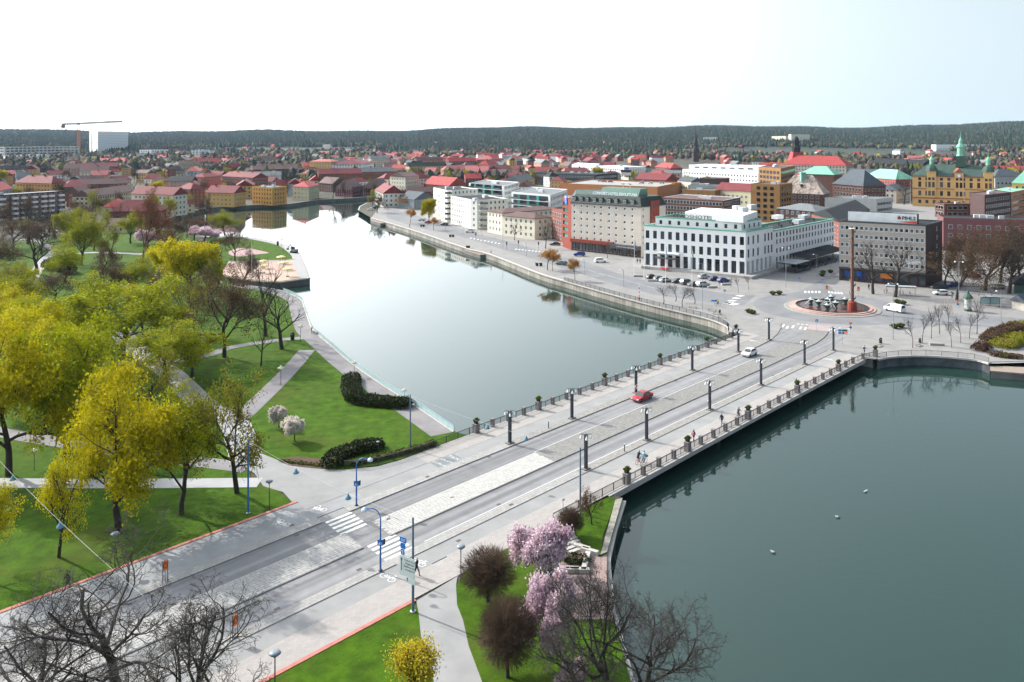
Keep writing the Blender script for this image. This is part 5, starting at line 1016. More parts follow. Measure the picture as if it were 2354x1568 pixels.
WALLS = [('cream', CREAM), ('yellow', YEL), ('white', WHITE), ('pale yellow', PALE), ('salmon', SALM), ('brick', BRICKR), ('pink', PINK), ('brown brick', BRICKB), ('grey', BLUEG), ('ochre', OCH), ('white', IVORY)]
ROOFS = [('red', R_red), ('brown', R_brown), ('dark red', R_dred), ('pink', R_pink), ('brown', R_brown), ('black', R_black), ('grey', R_grey), ('dark red', R_dred), ('red', R_red)]
hlab = {}
for q, p in enumerate(spots[:300]):
    wn1, wm = rng.choice(WALLS); rn1, rm = rng.choice(ROOFS); big = rng.random() < 0.22
    w_, d_ = (rng.uniform(24, 44), rng.uniform(11, 14)) if big else (rng.uniform(10, 17), rng.uniform(8.5, 11)); fl = rng.choice((3, 3, 4)) if big else rng.choice((1, 2, 2, 2, 3))
    ang = rng.choice((0.25, 0.25 + math.pi / 2, -0.35, 1.2, 0.5)) + rng.uniform(-.08, .08); ca, sa = math.cos(ang), math.sin(ang)
    pts = [p + Vector((x * ca - y * sa, x * sa + y * ca, 0)) for x, y in ((-w_ / 2, -d_ / 2), (w_ / 2, -d_ / 2), (w_ / 2, d_ / 2), (-w_ / 2, d_ / 2))]
    kind = 'hip' if rng.random() < 0.35 else 'gable'; nm = 'apartment row' if big else 'house'
    lb = 'far %s-storey %s %s with %s %s roof in the town' % (('one', 'two', 'three', 'four')[fl - 1], wn1, nm, rn1, 'hipped' if kind == 'hip' else 'gabled')
    bldg('town_house' if not big else 'apartment_row', lb, pts, 0.8 + 2.8 * fl, wm, (kind, d_ * rng.uniform(0.28, 0.42), 0.4, rm), (rows(fl, 1.0, 2.8, 1.3), 2.9, 1.1), cat='house', group='houses of the far town', chim=(1 if rng.random() < 0.6 else 0) + (1 if big else 0))
# houses past the three hundred, too far to pick apart
far = MB(); fm_ = [WHITE, CREAM, SALM, BRICKR, R_red, R_dred, R_brown, R_grey, R_pink]
for p in spots[300:1300]:
    w_, d_, h = rng.uniform(10, 26), rng.uniform(9, 12), rng.uniform(4, 9); ang = rng.choice((0.25, 1.8, -0.35)); ca, sa = math.cos(ang), math.sin(ang); zg = hill(p.x, p.y)
    c4 = [p + Vector((x * ca - y * sa, x * sa + y * ca, 0)) for x, y in ((-w_ / 2, -d_ / 2), (w_ / 2, -d_ / 2), (w_ / 2, d_ / 2), (-w_ / 2, d_ / 2))]
    far.mi = rng.randrange(4); far.add([(c.x, c.y, zg - 1) for c in c4] + [(c.x, c.y, zg + h) for c in c4], [(0, 1, 5, 4), (1, 2, 6, 5), (2, 3, 7, 6), (3, 0, 4, 7)])
    m0 = (c4[0] + c4[3]) / 2; m1 = (c4[1] + c4[2]) / 2; zr = zg + h + d_ * 0.36
    far.mi = rng.choice((4, 4, 5, 6, 7, 8)); far.add([(c.x, c.y, zg + h) for c in c4] + [(m0.x, m0.y, zr), (m1.x, m1.y, zr)], [(0, 1, 5, 4), (2, 3, 4, 5), (1, 2, 5), (3, 0, 4)])
o = far.build('far_houses', fm_); tag(o, 'tiny distant house roofs scattered towards the forest edge', 'houses', kind='stuff')
# forest: conifers and bare broadleaf crowns on the hills, one mass
def forest(name, label, n, r0, r1, kinds, seed, near=False):
    R_ = np.random.default_rng(seed); k = 0; V = []; Fc = []; Mi = []
    ang = R_.uniform(-0.62, 0.62, n); u = R_.uniform(0, 1, n); rr = (r0 ** 0.6 + u * (r1 ** 0.6 - r0 ** 0.6)) ** (1 / 0.6)
    ts = R_.choice(len(kinds[0]), n, p=kinds[1]); U = R_.uniform(0, 1, (n, 3))
    for a, r_, t, (u1, u2, u3) in zip(ang, rr, ts, U.tolist()):
        x, y = r_ * math.sin(a), r_ * math.cos(a)
        cl = math.sin(x / 210.0 + 1.3) * math.sin(y / 260.0 + x / 900.0)
        if r_ < 2400 and cl < (2400 - r_) / 2400 * 0.9 - (0.55 if near else 0.25): continue
        z = hill(x, y); kd = kinds[0][t]; b = len(V); rot = u3 * 6.28
        if kd == 0 or kd == 1:
            h = 11 + 8 * u1; w = h * (0.24 + 0.14 * u2); m = 5
            V.extend([(x + w * math.cos(rot + 2 * math.pi * i / m), y + w * math.sin(rot + 2 * math.pi * i / m), z + 1) for i in range(m)]); V.append((x, y, z + h))
            for i in range(m): Fc.append((b + i, b + (i + 1) % m, b + m)); Mi.append(kd)
        else:
            h = 8 + 6 * u1; w = h * (0.32 + 0.18 * u2); m = 6
            for lv, (f, zz) in enumerate(((0.75, 0.3), (1.0, 0.6), (0.55, 0.88))):
                V.extend([(x + w * f * R_.uniform(.7, 1.2) * math.cos(rot + 2 * math.pi * i / m), y + w * f * R_.uniform(.7, 1.2) * math.sin(rot + 2 * math.pi * i / m), z + h * zz * R_.uniform(.92, 1.08)) for i in range(m)])
            V.append((x, y, z + h * 1.02)); V.append((x, y, z + h * 0.15))
            for lv in range(2):
                for i in range(m): Fc.append((b + lv * m + i, b + lv * m + (i + 1) % m, b + (lv + 1) * m + (i + 1) % m, b + (lv + 1) * m + i)); Mi.append(kd)
            for i in range(m): Fc.append((b + 2 * m + i, b + 2 * m + (i + 1) % m, b + 3 * m)); Fc.append((b + (i + 1) % m, b + i, b + 3 * m + 1)); Mi.extend([kd, kd])
    me = bpy.data.meshes.new(name); me.from_pydata(V, [], Fc)
    for nm, c in (('pine', (0.018,0.038,0.022)), ('spruce', (0.014,0.030,0.024)), ('bare_wood', (0.055,0.045,0.038)), ('budding_wood', (0.075,0.068,0.03)), ('yellow_wood', (0.17,0.14,0.02))): me.materials.append(islmat('forest_' + nm, c, 0.22))
    me.polygons.foreach_set('material_index', Mi); me.update()
    o = link(name, me); tag(o, label, 'forest', kind='stuff'); return o
forest('forest', 'dark pine and spruce forest covering the hills to the horizon', 85000, 1850, 7500, ((0, 1, 2, 3), (0.5, 0.24, 0.18, 0.08)), 3)
forest('wooded_belt', 'mixed bare and budding trees between the town and the forest', 8500, 780, 2500, ((0, 2, 3, 4), (0.14, 0.5, 0.28, 0.08)), 5, True)
# ------------------------------------------------------------------ trees
def tubes_mesh(name, segs, m):
    """segs: (p0, p1, r0, r1, sides)"""
    V = []; Fc = []
    for p0, p1, r0, r1, n in segs:
        d = p1 - p0
        if d.length < 1e-5: continue
        d = d.normalized(); a = d.orthogonal().normalized(); b = d.cross(a); k = len(V)
        for p, r_ in ((p0, r0), (p1, r1)):
            for i in range(n):
                t = 2 * math.pi * i / n; V.append(p + a * (r_ * math.cos(t)) + b * (r_ * math.sin(t)))
        for i in range(n): Fc.append((k + i, k + (i + 1) % n, k + n + (i + 1) % n, k + n + i))
    me = bpy.data.meshes.new(name); me.from_pydata([tuple(v) for v in V], [], Fc); me.materials.append(m)
    me.polygons.foreach_set('use_smooth', [True] * len(Fc)); me.update(); return me
def grow(rg, spec, segs, tips):
    def branch(p, d, L, r, lv):
        n = spec['steps'][min(lv, len(spec['steps']) - 1)]; wob = spec['wob'] * (1 + 0.35 * lv); st = L / n; kids = spec['kids'][lv] if lv < len(spec['kids']) else 0; sides = (8, 6, 5, 4, 3, 3, 3)[min(lv, 6)]
        pts = [p.copy()]; ds = []
        for i in range(n):
            d = (d + Vector((rg.gauss(0, wob), rg.gauss(0, wob), rg.gauss(0, wob * 0.7))) + Vector((0, 0, spec['up'][min(lv, len(spec['up']) - 1)]))).normalized()
            q = pts[-1] + d * st; t0, t1 = i / n, (i + 1) / n; tp = spec['taper']
            segs.append((pts[-1], q, r * (1 - tp * t0), r * (1 - tp * t1), sides)); pts.append(q); ds.append(d.copy())
        if lv >= len(spec['kids']): tips.append((pts[-1], ds[-1], lv)); tips.append((pts[len(pts) // 2], ds[-1], lv)); return
        a0 = rg.uniform(0, 6.28); f0 = spec['from'][min(lv, len(spec['from']) - 1)]
        for k in range(kids):
            t = f0 + (1 - f0) * (k + rg.uniform(0.2, 0.9)) / kids; x = t * n; i = min(n - 1, int(x)); base = pts[i].lerp(pts[i + 1], x - i); dd = ds[i]
            u = dd.orthogonal().normalized(); v = dd.cross(u); phi = a0 + 2.4 * k + rg.uniform(-.5, .5); sp = spec['ang'][min(lv, len(spec['ang']) - 1)] * rg.uniform(0.7, 1.25)
            nd = (dd * math.cos(sp) + (u * math.cos(phi) + v * math.sin(phi)) * math.sin(sp)).normalized()
            Lc = L * spec['len'][min(lv, len(spec['len']) - 1)] * rg.uniform(0.75, 1.2) * (1.15 - 0.45 * t if lv > 0 else 1.1 - 0.25 * t)
            branch(base, nd, Lc, max(spec['rmin'], r * (1 - spec['taper'] * t) * spec['rk'] * rg.uniform(0.8, 1.0)), lv + 1)
        tips.append((pts[-1], ds[-1], lv))
    for s_ in range(spec.get('stems', 1)):
        an = rg.uniform(0, 6.28); lean = spec.get('lean', 0.04) if spec.get('stems', 1) == 1 else spec.get('lean', 0.3)
        branch(Vector((0, 0, -0.1)), Vector((math.cos(an) * lean, math.sin(an) * lean, 1)).normalized(), spec['trunk'], spec['r'], 0)
def leaves_mesh(name, tips, per, spread, size, m, seed, outer=None, flat=0.0):
    R_ = np.random.default_rng(seed); T = np.array([[t[0].x, t[0].y, t[0].z] for t in tips]); n = len(T) * per
    c = np.repeat(T, per, axis=0) + R_.normal(0, spread, (n, 3)); s_ = size * R_.uniform(0.6, 1.35, n)[:, None]
    a = R_.normal(size=(n, 3)); a[:, 2] *= (1 - flat); a /= np.linalg.norm(a, axis=1)[:, None]; b = R_.normal(size=(n, 3)); b -= (b * a).sum(1)[:, None] * a; b /= np.linalg.norm(b, axis=1)[:, None]
    V = np.empty((n, 4, 3)); V[:, 0] = c - a * s_ * 0.5; V[:, 1] = c + b * s_ * 0.34; V[:, 2] = c + a * s_ * 0.5; V[:, 3] = c - b * s_ * 0.34
    me = bpy.data.meshes.new(name); me.vertices.add(n * 4); me.vertices.foreach_set('co', V.reshape(-1)); me.loops.add(n * 4); me.loops.foreach_set('vertex_index', np.arange(n * 4, dtype=np.int32))
    me.polygons.add(n); me.polygons.foreach_set('loop_start', np.arange(0, n * 4, 4, dtype=np.int32)); me.polygons.foreach_set('loop_total', np.full(n, 4, dtype=np.int32)); me.materials.append(m); me.update(); me.validate(); return me
def leafmat(name, col, col2, v=0.3, trans=0.28):
    m = mat(name, col, 0.75, 0.01, 0.25, col2=col2, trans=trans, rnd=0.12, coord='pos', spec=0.15); nt = m.node_tree; N = nt.nodes; L = nt.links; b = [n for n in N if n.type == 'BSDF_PRINCIPLED'][0]; tr = [n for n in N if n.type == 'BSDF_TRANSLUCENT'][0]
    src = b.inputs['Base Color'].links[0].from_socket; g = N.new('ShaderNodeNewGeometry'); hs = N.new('ShaderNodeHueSaturation'); mr = N.new('ShaderNodeMapRange'); mr.inputs[3].default_value = 1 - v; mr.inputs[4].default_value = 1 + v
    L.new(g.outputs['Random Per Island'], mr.inputs[0]); L.new(mr.outputs[0], hs.inputs['Value']); L.new(src, hs.inputs['Color'])
    for x in (b.inputs['Base Color'], tr.inputs['Color']): L.new(hs.outputs[0], x)
    return m
BARK = mat('bark_dark', (0.045,0.038,0.032), 0.95, 0.3, 3.0, coord='obj', bump=0.3); BARKG = mat('bark_grey', (0.055,0.048,0.042), 0.95, 0.3, 2.0, coord='obj', bump=0.3); BARKR = mat('bark_reddish', (0.13,0.055,0.03), 0.95, 0.2, 2.0); BARKB = mat('twig_brown', (0.085,0.052,0.034), 0.95, 0.25, 1.0); BARKO = mat('twig_orange', (0.28,0.13,0.035), 0.95, 0.2, 1.0)
LY = leafmat('leaf_yellow_green', (0.38,0.345,0.004), (0.52,0.46,0.006)); LG = leafmat('leaf_fresh_green', (0.21,0.24,0.003), (0.33,0.33,0.005)); LO = leafmat('leaf_bronze_green', (0.24,0.22,0.02), (0.18,0.19,0.012)); LD = leafmat('leaf_golden', (0.52,0.43,0.004), (0.38,0.34,0.004)); LP = leafmat('blossom_pink', (0.60,0.43,0.50), (0.72,0.58,0.63), 0.3, 0.3); LW = leafmat('blossom_white', (0.60,0.52,0.47), (0.70,0.66,0.6), 0.2, 0.3); LB = leafmat('bud_brown', (0.085,0.055,0.035), (0.12,0.075,0.04)); LR = leafmat('bud_reddish', (0.17,0.065,0.03), (0.13,0.06,0.03)); LJ = leafmat('juniper', (0.022,0.035,0.012), (0.04,0.05,0.014), 0.4, 0.1); LS = leafmat('shrub_yellow', (0.44,0.34,0.02), (0.48,0.38,0.03)); LH = leafmat('hedge_brown', (0.10,0.05,0.028), (0.075,0.05,0.03), 0.4, 0.1); LK = leafmat('planter_green', (0.06,0.10,0.012), (0.10,0.13,0.015), 0.4, 0.2)
OAK = dict(trunk=6.0, r=0.36, kids=(7, 5, 5, 4), steps=(6, 6, 5, 4, 3), wob=0.13, up=(0.02, 0.05, 0.05, 0.03), taper=0.55, **{'from': (0.35, 0.25, 0.2, 0.15)}, ang=(0.85, 0.75, 0.8, 0.8), len=(0.98, 0.60, 0.55, 0.5), rk=0.62, rmin=0.010)
FINE = dict(OAK, r=0.33, kids=(7, 6, 6, 5, 4), wob=0.16, rmin=0.0115, len=(1.0, 0.62, 0.56, 0.52, 0.5), taper=0.5)
TALL = dict(OAK, trunk=8.0, kids=(9, 6, 5, 4), ang=(0.65, 0.7, 0.75, 0.8), len=(0.72, 0.55, 0.55, 0.5)); TALL['from'] = (0.3, 0.25, 0.2, 0.15)
VASE = dict(OAK, trunk=4.0, kids=(9, 7, 5, 4), ang=(0.42, 0.4, 0.45, 0.5), len=(1.9, 0.55, 0.5, 0.5), up=(0.0, 0.03, 0.06, 0.06), rmin=0.012); VASE['from'] = (0.55, 0.3, 0.2, 0.2)
BROOM = dict(OAK, trunk=3.2, r=0.11, kids=(8, 5, 4, 3), ang=(0.55, 0.5, 0.55, 0.6), len=(0.75, 0.6, 0.55, 0.5), steps=(5, 4, 3, 2), rmin=0.010, up=(0, 0.06, 0.05, 0.04)); BROOM['from'] = (0.6, 0.2, 0.2, 0.2)
ROUND = dict(OAK, trunk=1.6, r=0.16, kids=(9, 7, 6, 5), ang=(0.95, 0.7, 0.6, 0.55), len=(1.25, 0.55, 0.5, 0.45), steps=(4, 4, 4, 3), rmin=0.008, up=(0, 0.02, 0.01, 0.0), wob=0.08); ROUND['from'] = (0.75, 0.3, 0.2, 0.2)
PROTO = {}
def proto(key, spec, bark, leaf=None, seed=1, kind='tree'):
    rg = random.Random(seed); segs = []; tips = []; grow(rg, spec, segs, tips)
    zmax = max(max(s[1].z for s in segs), 1); rad = np.percentile(np.array([math.hypot(t[0].x, t[0].y) for t in tips]), 90); thick = [s for s in segs if s[4] >= 5]; thin = [s for s in segs if s[4] < 5]
    tr = tubes_mesh('trunk', thick, bark); br = tubes_mesh('branches', thin, bark if leaf is None or not isinstance(leaf, dict) else leaf.get('twig', bark)); lf = None
    if leaf and leaf.get('m'): lf = leaves_mesh('foliage', [t for t in tips if t[0].z > zmax * leaf.get('zmin', 0.2)], leaf['per'], leaf['spread'], leaf['size'], leaf['m'], seed)
    PROTO[key] = (tr, br, lf, zmax, rad, leaf.get('name', 'foliage') if leaf else None); return PROTO[key]
def ball(rg, trunk_h, Rr, n, rt):
    segs = [(Vector((0, 0, -.1)), Vector((0.03, 0, trunk_h)), 0.17, 0.13, 8)]; c = Vector((0, 0, trunk_h + Rr * 0.62)); b0 = Vector((0.03, 0, trunk_h)); limbs = []
    for i in range(26):
        z = 1 - 1.75 * (i + .5) / 26; a = 2.4 * i; d = Vector((math.sqrt(max(0, 1 - z * z)) * math.cos(a), math.sqrt(max(0, 1 - z * z)) * math.sin(a), z)); q = c + d * Rr * 0.55; m = b0.lerp(q, 0.45) + Vector((rg.gauss(0, .08), rg.gauss(0, .08), 0.05)); segs += [(b0, m, 0.07, 0.045, 5), (m, q, 0.045, 0.025, 5)]; limbs.append((m, q))
    for i in range(n):
        m, q = rg.choice(limbs); p = m.lerp(q, rg.uniform(0.35, 1)); d = (p - c) * 0.6 + Vector((rg.gauss(0, 1), rg.gauss(0, 1), rg.gauss(0.25, 1))).normalized() * Rr * 0.5; d.normalize(); e = c + d * Rr * rg.uniform(0.82, 1.06); k = p.lerp(e, 0.5) + Vector((rg.gauss(0, .06), rg.gauss(0, .06), rg.gauss(0, .06)))
        segs += [(p, k, rt * 1.6, rt * 1.2, 3), (k, e, rt * 1.2, rt * 0.6, 3)]
        for j in range(2): e2 = e + Vector((rg.gauss(0, .16), rg.gauss(0, .16), rg.gauss(0.05, .16))); segs.append((k.lerp(e, 0.6), e2, rt * 0.8, rt * 0.5, 3))
    return segs
for key, sd in (('ball', 3), ('ball2', 8)):
    sg_ = ball(random.Random(sd), 1.4, 2.3, 1500, 0.010); PROTO[key] = (tubes_mesh('trunk', [s_ for s_ in sg_ if s_[4] > 3], BARK), tubes_mesh('branches', [s_ for s_ in sg_ if s_[4] == 3], BARKB), None, 1.4 + 2.3 * 1.62, 2.15, None)
def tree(key, loc, h, hw, label, name='tree', group=None, rz=None, cat='tree'):
    tr, br, lf, zmax, rad, nm = PROTO[key]; sz = h / zmax; sx = hw / rad; sx = max(sz * 0.55, min(sz * 1.6, sx)); rz = rng.uniform(0, 6.28) if rz is None else rz
    e = empty(name, loc, rz, label, cat, group); sc = (sx, sx, sz)
    link('trunk', tr, e, scale=sc)
    c = link('crown', br, e, scale=sc)
    if lf: f = link(nm, lf, c); 
    return e
def px_tree(key, px, py, top, hwp, label, name='tree', group=None, cat='tree'):
    p = P(px, py); h = (py - top) / FOC * p.y
    dep = p.y; return tree(key, p + Vector((0, 0, 0.1)), h, hwp / FOC * dep, label, name, group, cat=cat)
proto('leafY', OAK, BARK, dict(m=LY, per=12, spread=0.40, size=0.27, zmin=.22), 2); proto('leafS', TALL, BARK, dict(m=LY, per=3, spread=0.4, size=0.25, zmin=.25), 6); proto('leafY2', TALL, BARK, dict(m=LY, per=9, spread=0.42, size=0.28, zmin=.34), 5)
proto('leafG', OAK, BARK, dict(m=LG, per=10, spread=0.42, size=0.28, zmin=.34), 7); proto('leafG2', TALL, BARK, dict(m=LG, per=5, spread=0.4, size=0.27, zmin=.3), 9)
proto('leafO', OAK, BARK, dict(m=LO, per=4, spread=0.35, size=0.24, zmin=.3), 12); proto('leafD', OAK, BARK, dict(m=LD, per=14, spread=0.4, size=0.36), 14)
proto('bare', OAK, BARK, None, 21); proto('bare2', TALL, BARK, None, 24); proto('bareBud', dict(OAK, kids=(8, 6, 5, 5)), BARK, dict(m=LB, per=3, spread=0.3, size=0.22, twig=BARKB), 26); proto('bigbare', FINE, BARKG, None, 37); proto('bigbare2', dict(FINE, lean=0.25), BARKG, None, 41)
proto('vase', VASE, BARKR, dict(m=LR, per=3, spread=0.3, size=0.2, twig=BARKR), 31); proto('broom', BROOM, BARK, None, 33); proto('broom2', BROOM, BARK, None, 35)
proto('willow', BROOM, BARKB, dict(m=leafmat('willow_orange', (0.32,0.16,0.04), (0.38,0.2,0.05)), per=5, spread=0.16, size=0.16, twig=BARKO), 36)
proto('round', ROUND, BARK, dict(m=LB, per=5, spread=0.10, size=0.13, twig=BARKB), 43); proto('cherry', dict(ROUND, kids=(8, 6, 5, 4), wob=0.14), BARKG, dict(m=LP, per=9, spread=0.16, size=0.17, name='blossom'), 45); proto('magnolia', ROUND, BARKG, dict(m=LW, per=7, spread=0.15, size=0.22, name='blossom'), 47)
proto('shrubY', dict(BROOM, trunk=1.6, stems=3), BARKB, dict(m=LS, per=2, spread=0.2, size=0.10), 49)
GP = 'trees of the riverside park'
for a in (('leafY',272,1225,822,128,'big bright yellow-green tree standing over the pale park path'), ('leafS',135,1283,1025,72,'slender young yellow-green tree on the lawn beside the walker'), ('leafG2',417,1183,885,88,'thin green tree with forked trunk between path and road'), ('leafO',545,1135,848,112,'dark-stemmed tree in bronze bud beside the path plaza'),
          ('leafY',20,1095,725,120,'broad yellow tree forking low beside the diagonal park path'), ('leafG',152,1055,718,112,'thick-trunked green-yellow tree above the diagonal park path'), ('leafS',-35,1335,1115,75,'yellow tree reaching in over the lawn near the road edging'), ('leafG',277,822,640,122,'large domed green tree near the pale park walk'), ('leafG2',383,885,730,100,'green tree with open crown beside the winding park walk'),
          ('leafY',8,790,640,72,'yellow crowned tree at the dark hedge side of the park'), ('leafY',78,930,703,95,'dense yellow tree crowded behind the broad forking tree'), ('leafD',393,661,566,52,'golden dense-crowned tree, lower of the golden pair'), ('leafD',434,697,556,62,'golden dense-crowned tree, taller of the golden pair'), ('leafG2',305,681,594,66,'thin green tree before the winding walk and golden pair'),
          ('bareBud',516,822,604,92,'wide dark tree in brown bud by the lawn path'), ('vase',328,607,430,58,'tall vase-shaped reddish bare poplar beside the brick barn'), ('bare',86,631,512,66,'black bare tree beside the curving park walk'), ('bareBud',124,707,622,52,'low brown bushy tree in front of the bare black tree'), ('leafG2',188,610,488,42,'tall light green tree on the far lawn'), ('leafO',216,577,476,34,'bronze tree behind the tall light green tree'),
          ('leafO',259,601,512,42,'bronze spreading tree at the far lawn edge'), ('vase',376,582,522,36,'small reddish bare tree near the pink blossom'), ('leafG2',516,542,482,42,'weeping green tree at the tip of the park shore'), ('bareBud',483,547,500,26,'thin brown tree beside the weeping green tree'), ('bareBud',446,553,502,30,'thin budding tree on the west shore'), ('bare',611,774,578,58,'bare black tree, slimmer of the pair by the promenade'),
          ('bare',648,804,652,74,'bare black tree, wider of the pair leaning over the promenade'), ('leafO',103,993,758,78,'bronze leafed tree behind the thick-trunked park tree'), ('bareBud',386,728,618,62,'brown budding tree behind the golden pair'), ('bare',64,562,470,52,'bare dark tree at the edge of the brick apartments'), ('bare2',127,550,462,46,'tall bare dark tree before the brick apartments'), ('bareBud',30,572,498,56,'brown bare tree at the foot of the brick apartments'),
          ('bareBud',176,552,470,38,'bare tree between the light green trees and apartments'), ('bareBud',-10,640,540,70,'bare tree on the western park border'), ('leafO',40,668,600,50,'low bronze crown by the western hedge'), ('bareBud',236,640,560,34,'dark twiggy tree on the middle lawn'), ('leafG',150,560,480,34,'green tree behind the far lawn walk'), ('bareBud',560,660,575,40,'brown tree by the small canal'), ('bareBud',470,640,560,48,'brown-grey tree beside the golden pair and the canal'), ('leafO',350,640,560,44,'bronze tree below the tall poplar'),
          ('bareBud',430,545,492,30,'twiggy tree on the west shore of the park'), ('bareBud',398,560,500,36,'brown twiggy tree between poplar and shore'), ('leafG2',300,560,484,30,'light green tree near the brick barn'), ('bare',600,842,720,30,'thin bare sapling beside the lawn path'), ('leafG2',215,905,742,80,'green tree filling the gap behind the big yellow tree'), ('leafY2',62,865,690,80,'yellow tree behind the low hedge side of the park'), ('leafO',330,965,795,70,'bronze-green tree at the edge of the wide pale walk'), ('leafG2',205,770,628,70,'green tree left of the large domed tree'), ('leafO',450,775,640,60,'bronze-green tree between the golden pair and the dark budding tree'), ('leafG',120,830,676,78,'full green tree over the diagonal lawn'), ('leafG2',40,735,612,66,'green tree near the western bronze hedge'), ('bareBud',250,700,590,50,'brown budding tree left of the thin green tree'), ('leafO',480,705,590,50,'bronze tree beside the taller golden tree'), ('leafY2',330,770,655,60,'yellow tree beside the domed green tree'), ('leafG2',440,870,740,66,'open green tree beside the lawn fork'), ('bareBud',95,585,500,46,'brown tree at the parked cars below the apartments'), ('bareBud',540,600,520,36,'brown tree on the inner edge of the beach lawn'), ('leafG2',150,650,560,44,'slim green tree on the curving park walk')):
    px_tree(*a, group=GP)
for a in (('cherry',340,570,528,26,'pink blossoming tree by the reddish poplar'), ('cherry',470,556,520,34,'pink blossoming tree on the west shore')): px_tree(*a, group=GP)
# city side trees
for a, lb in ((('bare',2007,676,548,52),'bare tree in front of the office block, beside the fountain column'), (('bare',2058,683,543,58),'bare tree at the bicycle shelter before the office block'), (('bareBud',2200,690,560,70),'tall dense bare tree next to the advertising pillar'), (('bareBud',2265,668,535,75),'tall dense bare tree at the parked cars, twin trunked'), (('bare2',2320,675,530,60),'tall bare tree beside the dark kiosk'), (('bareBud',2235,640,520,62),'bare tree behind the white hatchback street'), (('bareBud',2300,650,500,66),'bare tree against the maroon block wall'), (('bare',2345,655,520,50),'bare tree behind the kiosk roof'), (('bareBud',2172,660,560,40),'slim bare tree beside the office corner'), (('bare',2078,470,400,26),'bare tree before the grey stone house')):
    px_tree(*a, lb, group='bare trees of the square')
def w_tree(key, k, x, y, top, hw, label, group=None, name='tree'):
    p = W(k, x, y); o = (2500, 750, 4.479) if k == 'R5' else CO[k] + (3.1365,); px, py, tp = (o[0] + x / o[2]) / 1.2545, (o[1] + y / o[2]) / 1.2545, (o[1] + top / o[2]) / 1.2545
    return px_tree(key, px, py, tp, hw / o[2] / 1.2545, label, name, group)
GQ = 'young bare trees planted on the paved square'
for i, (x, y, t) in enumerate(((590,1140,700),(712,1078,650),(830,1020,590),(940,962,530),(1050,905,500),(1098,1137,765),(1210,1075,680),(1322,1015,650),(1420,960,470))):
    w_tree(('broom', 'broom2')[i % 2], 'R5', x, y, t, 88, 'young bare tree in the paved square beside the railing', GQ)
for x, y, t in ((417,1340,1150),(528,1315,1130),(590,1362,1165),(700,1338,1160)): w_tree('broom', 'D', x, y, t, 95, 'small bare round-topped tree beside the hotel car park', 'round-topped trees by the quay railing')
for k, x, y, t, hw, lb in (('C',1125,1030,838,100,'orange willow on the quay, larger of the pair beside black tubs'), ('C',1175,1042,865,50,'orange willow on the quay, smaller of the pair beside black tubs'), ('C',1375,1127,918,62,'single orange willow on the quay promenade'), ('C',98,672,548,45,'thin orange willow on the quay by the white blocks'), ('B',1390,1078,940,50,'orange willow beside the riverside lawn, twin stemmed'), ('B',1345,945,832,70,'orange willow in front of the dark grey wooden house'), ('B',1220,900,838,60,'low orange crown at the end of the riverside lawn')): w_tree('willow', k, x, y, t, hw, lb, 'orange willows along the quay')
for k, x, y, t, hw, lb in (('C',826,762,580,55,'bare tree in front of the cream house'), ('C',1108,837,578,60,'bare tree beside the red brick end of the hotel'), ('C',1668,925,770,40,'slim bare tree at the cream hotel entrance')): w_tree('bare', k, x, y, t, hw, lb)
for x, y, t in ((930,1212,1110),(1026,1192,1090),(1098,1237,1090),(1190,1216,1080)): w_tree('broom2', 'D', x, y, t, 22, 'thin sapling on the hotel forecourt', 'saplings on the hotel forecourt')
# waterside trees by the brown houses
for x, y, t in ((690,868,640),(800,862,640),(1045,838,670)): w_tree('bare2', 'B', x, y, t, 45, 'tall bare tree standing at the far water edge', 'bare trees by the brown waterside houses')
for k, x, y, t, hw, lb in (('A',1530,1045,830,80,'light green willow on the lawn across the river'), ('A',1620,960,770,110,'round dark bare tree behind the light green willow'), ('A',1870,1100,800,60,'tall dark bare tree by the yellow house'), ('A',700,1000,860,80,'bronze tree at the red gabled end house'), ('A',900,990,840,60,'bronze conical tree before the beige apartment row')): w_tree('leafG2' if 'green willow' in lb else 'bareBud', k, x, y, t, hw, lb)
# foreground bare trees, blossom trees and round bushes
def at_tree(key, loc, h, hw, label, **k): return tree(key, loc, h, hw, label, **k)
at_tree('bigbare', P(268, 1640, 0), 13.8, 9.0, 'large gnarled bare tree with spreading grey branches over the road', rz=0.6)
at_tree('bigbare2', P(455, 1680, 0), 12.5, 8.0, 'gnarled bare tree leaning over the road beside the mushroom lamp', rz=2.4)
at_tree('bigbare', P(75, 1700, 0), 10.5, 7.0, 'gnarled bare tree at the corner of the near road', rz=4.0)
at_tree('bigbare2', P(1415, 1640, 0), 13.2, 5.5, 'tall bare tree leaning over the river beside the terrace', rz=1.0)
at_tree('bigbare', P(1325, 1640, 0), 8.6, 4.2, 'thicket of bare grey shrubs below the terrace', rz=0.3)
at_tree('bigbare', P(1482, 1645, 0), 10.8, 6.0, 'bare spreading tree over the dark river corner', rz=2.2)
at_tree('shrubY', P(945, 1640, 0), 5.4, 1.8, 'golden-yellow leafing shrub beside the pale footpath')
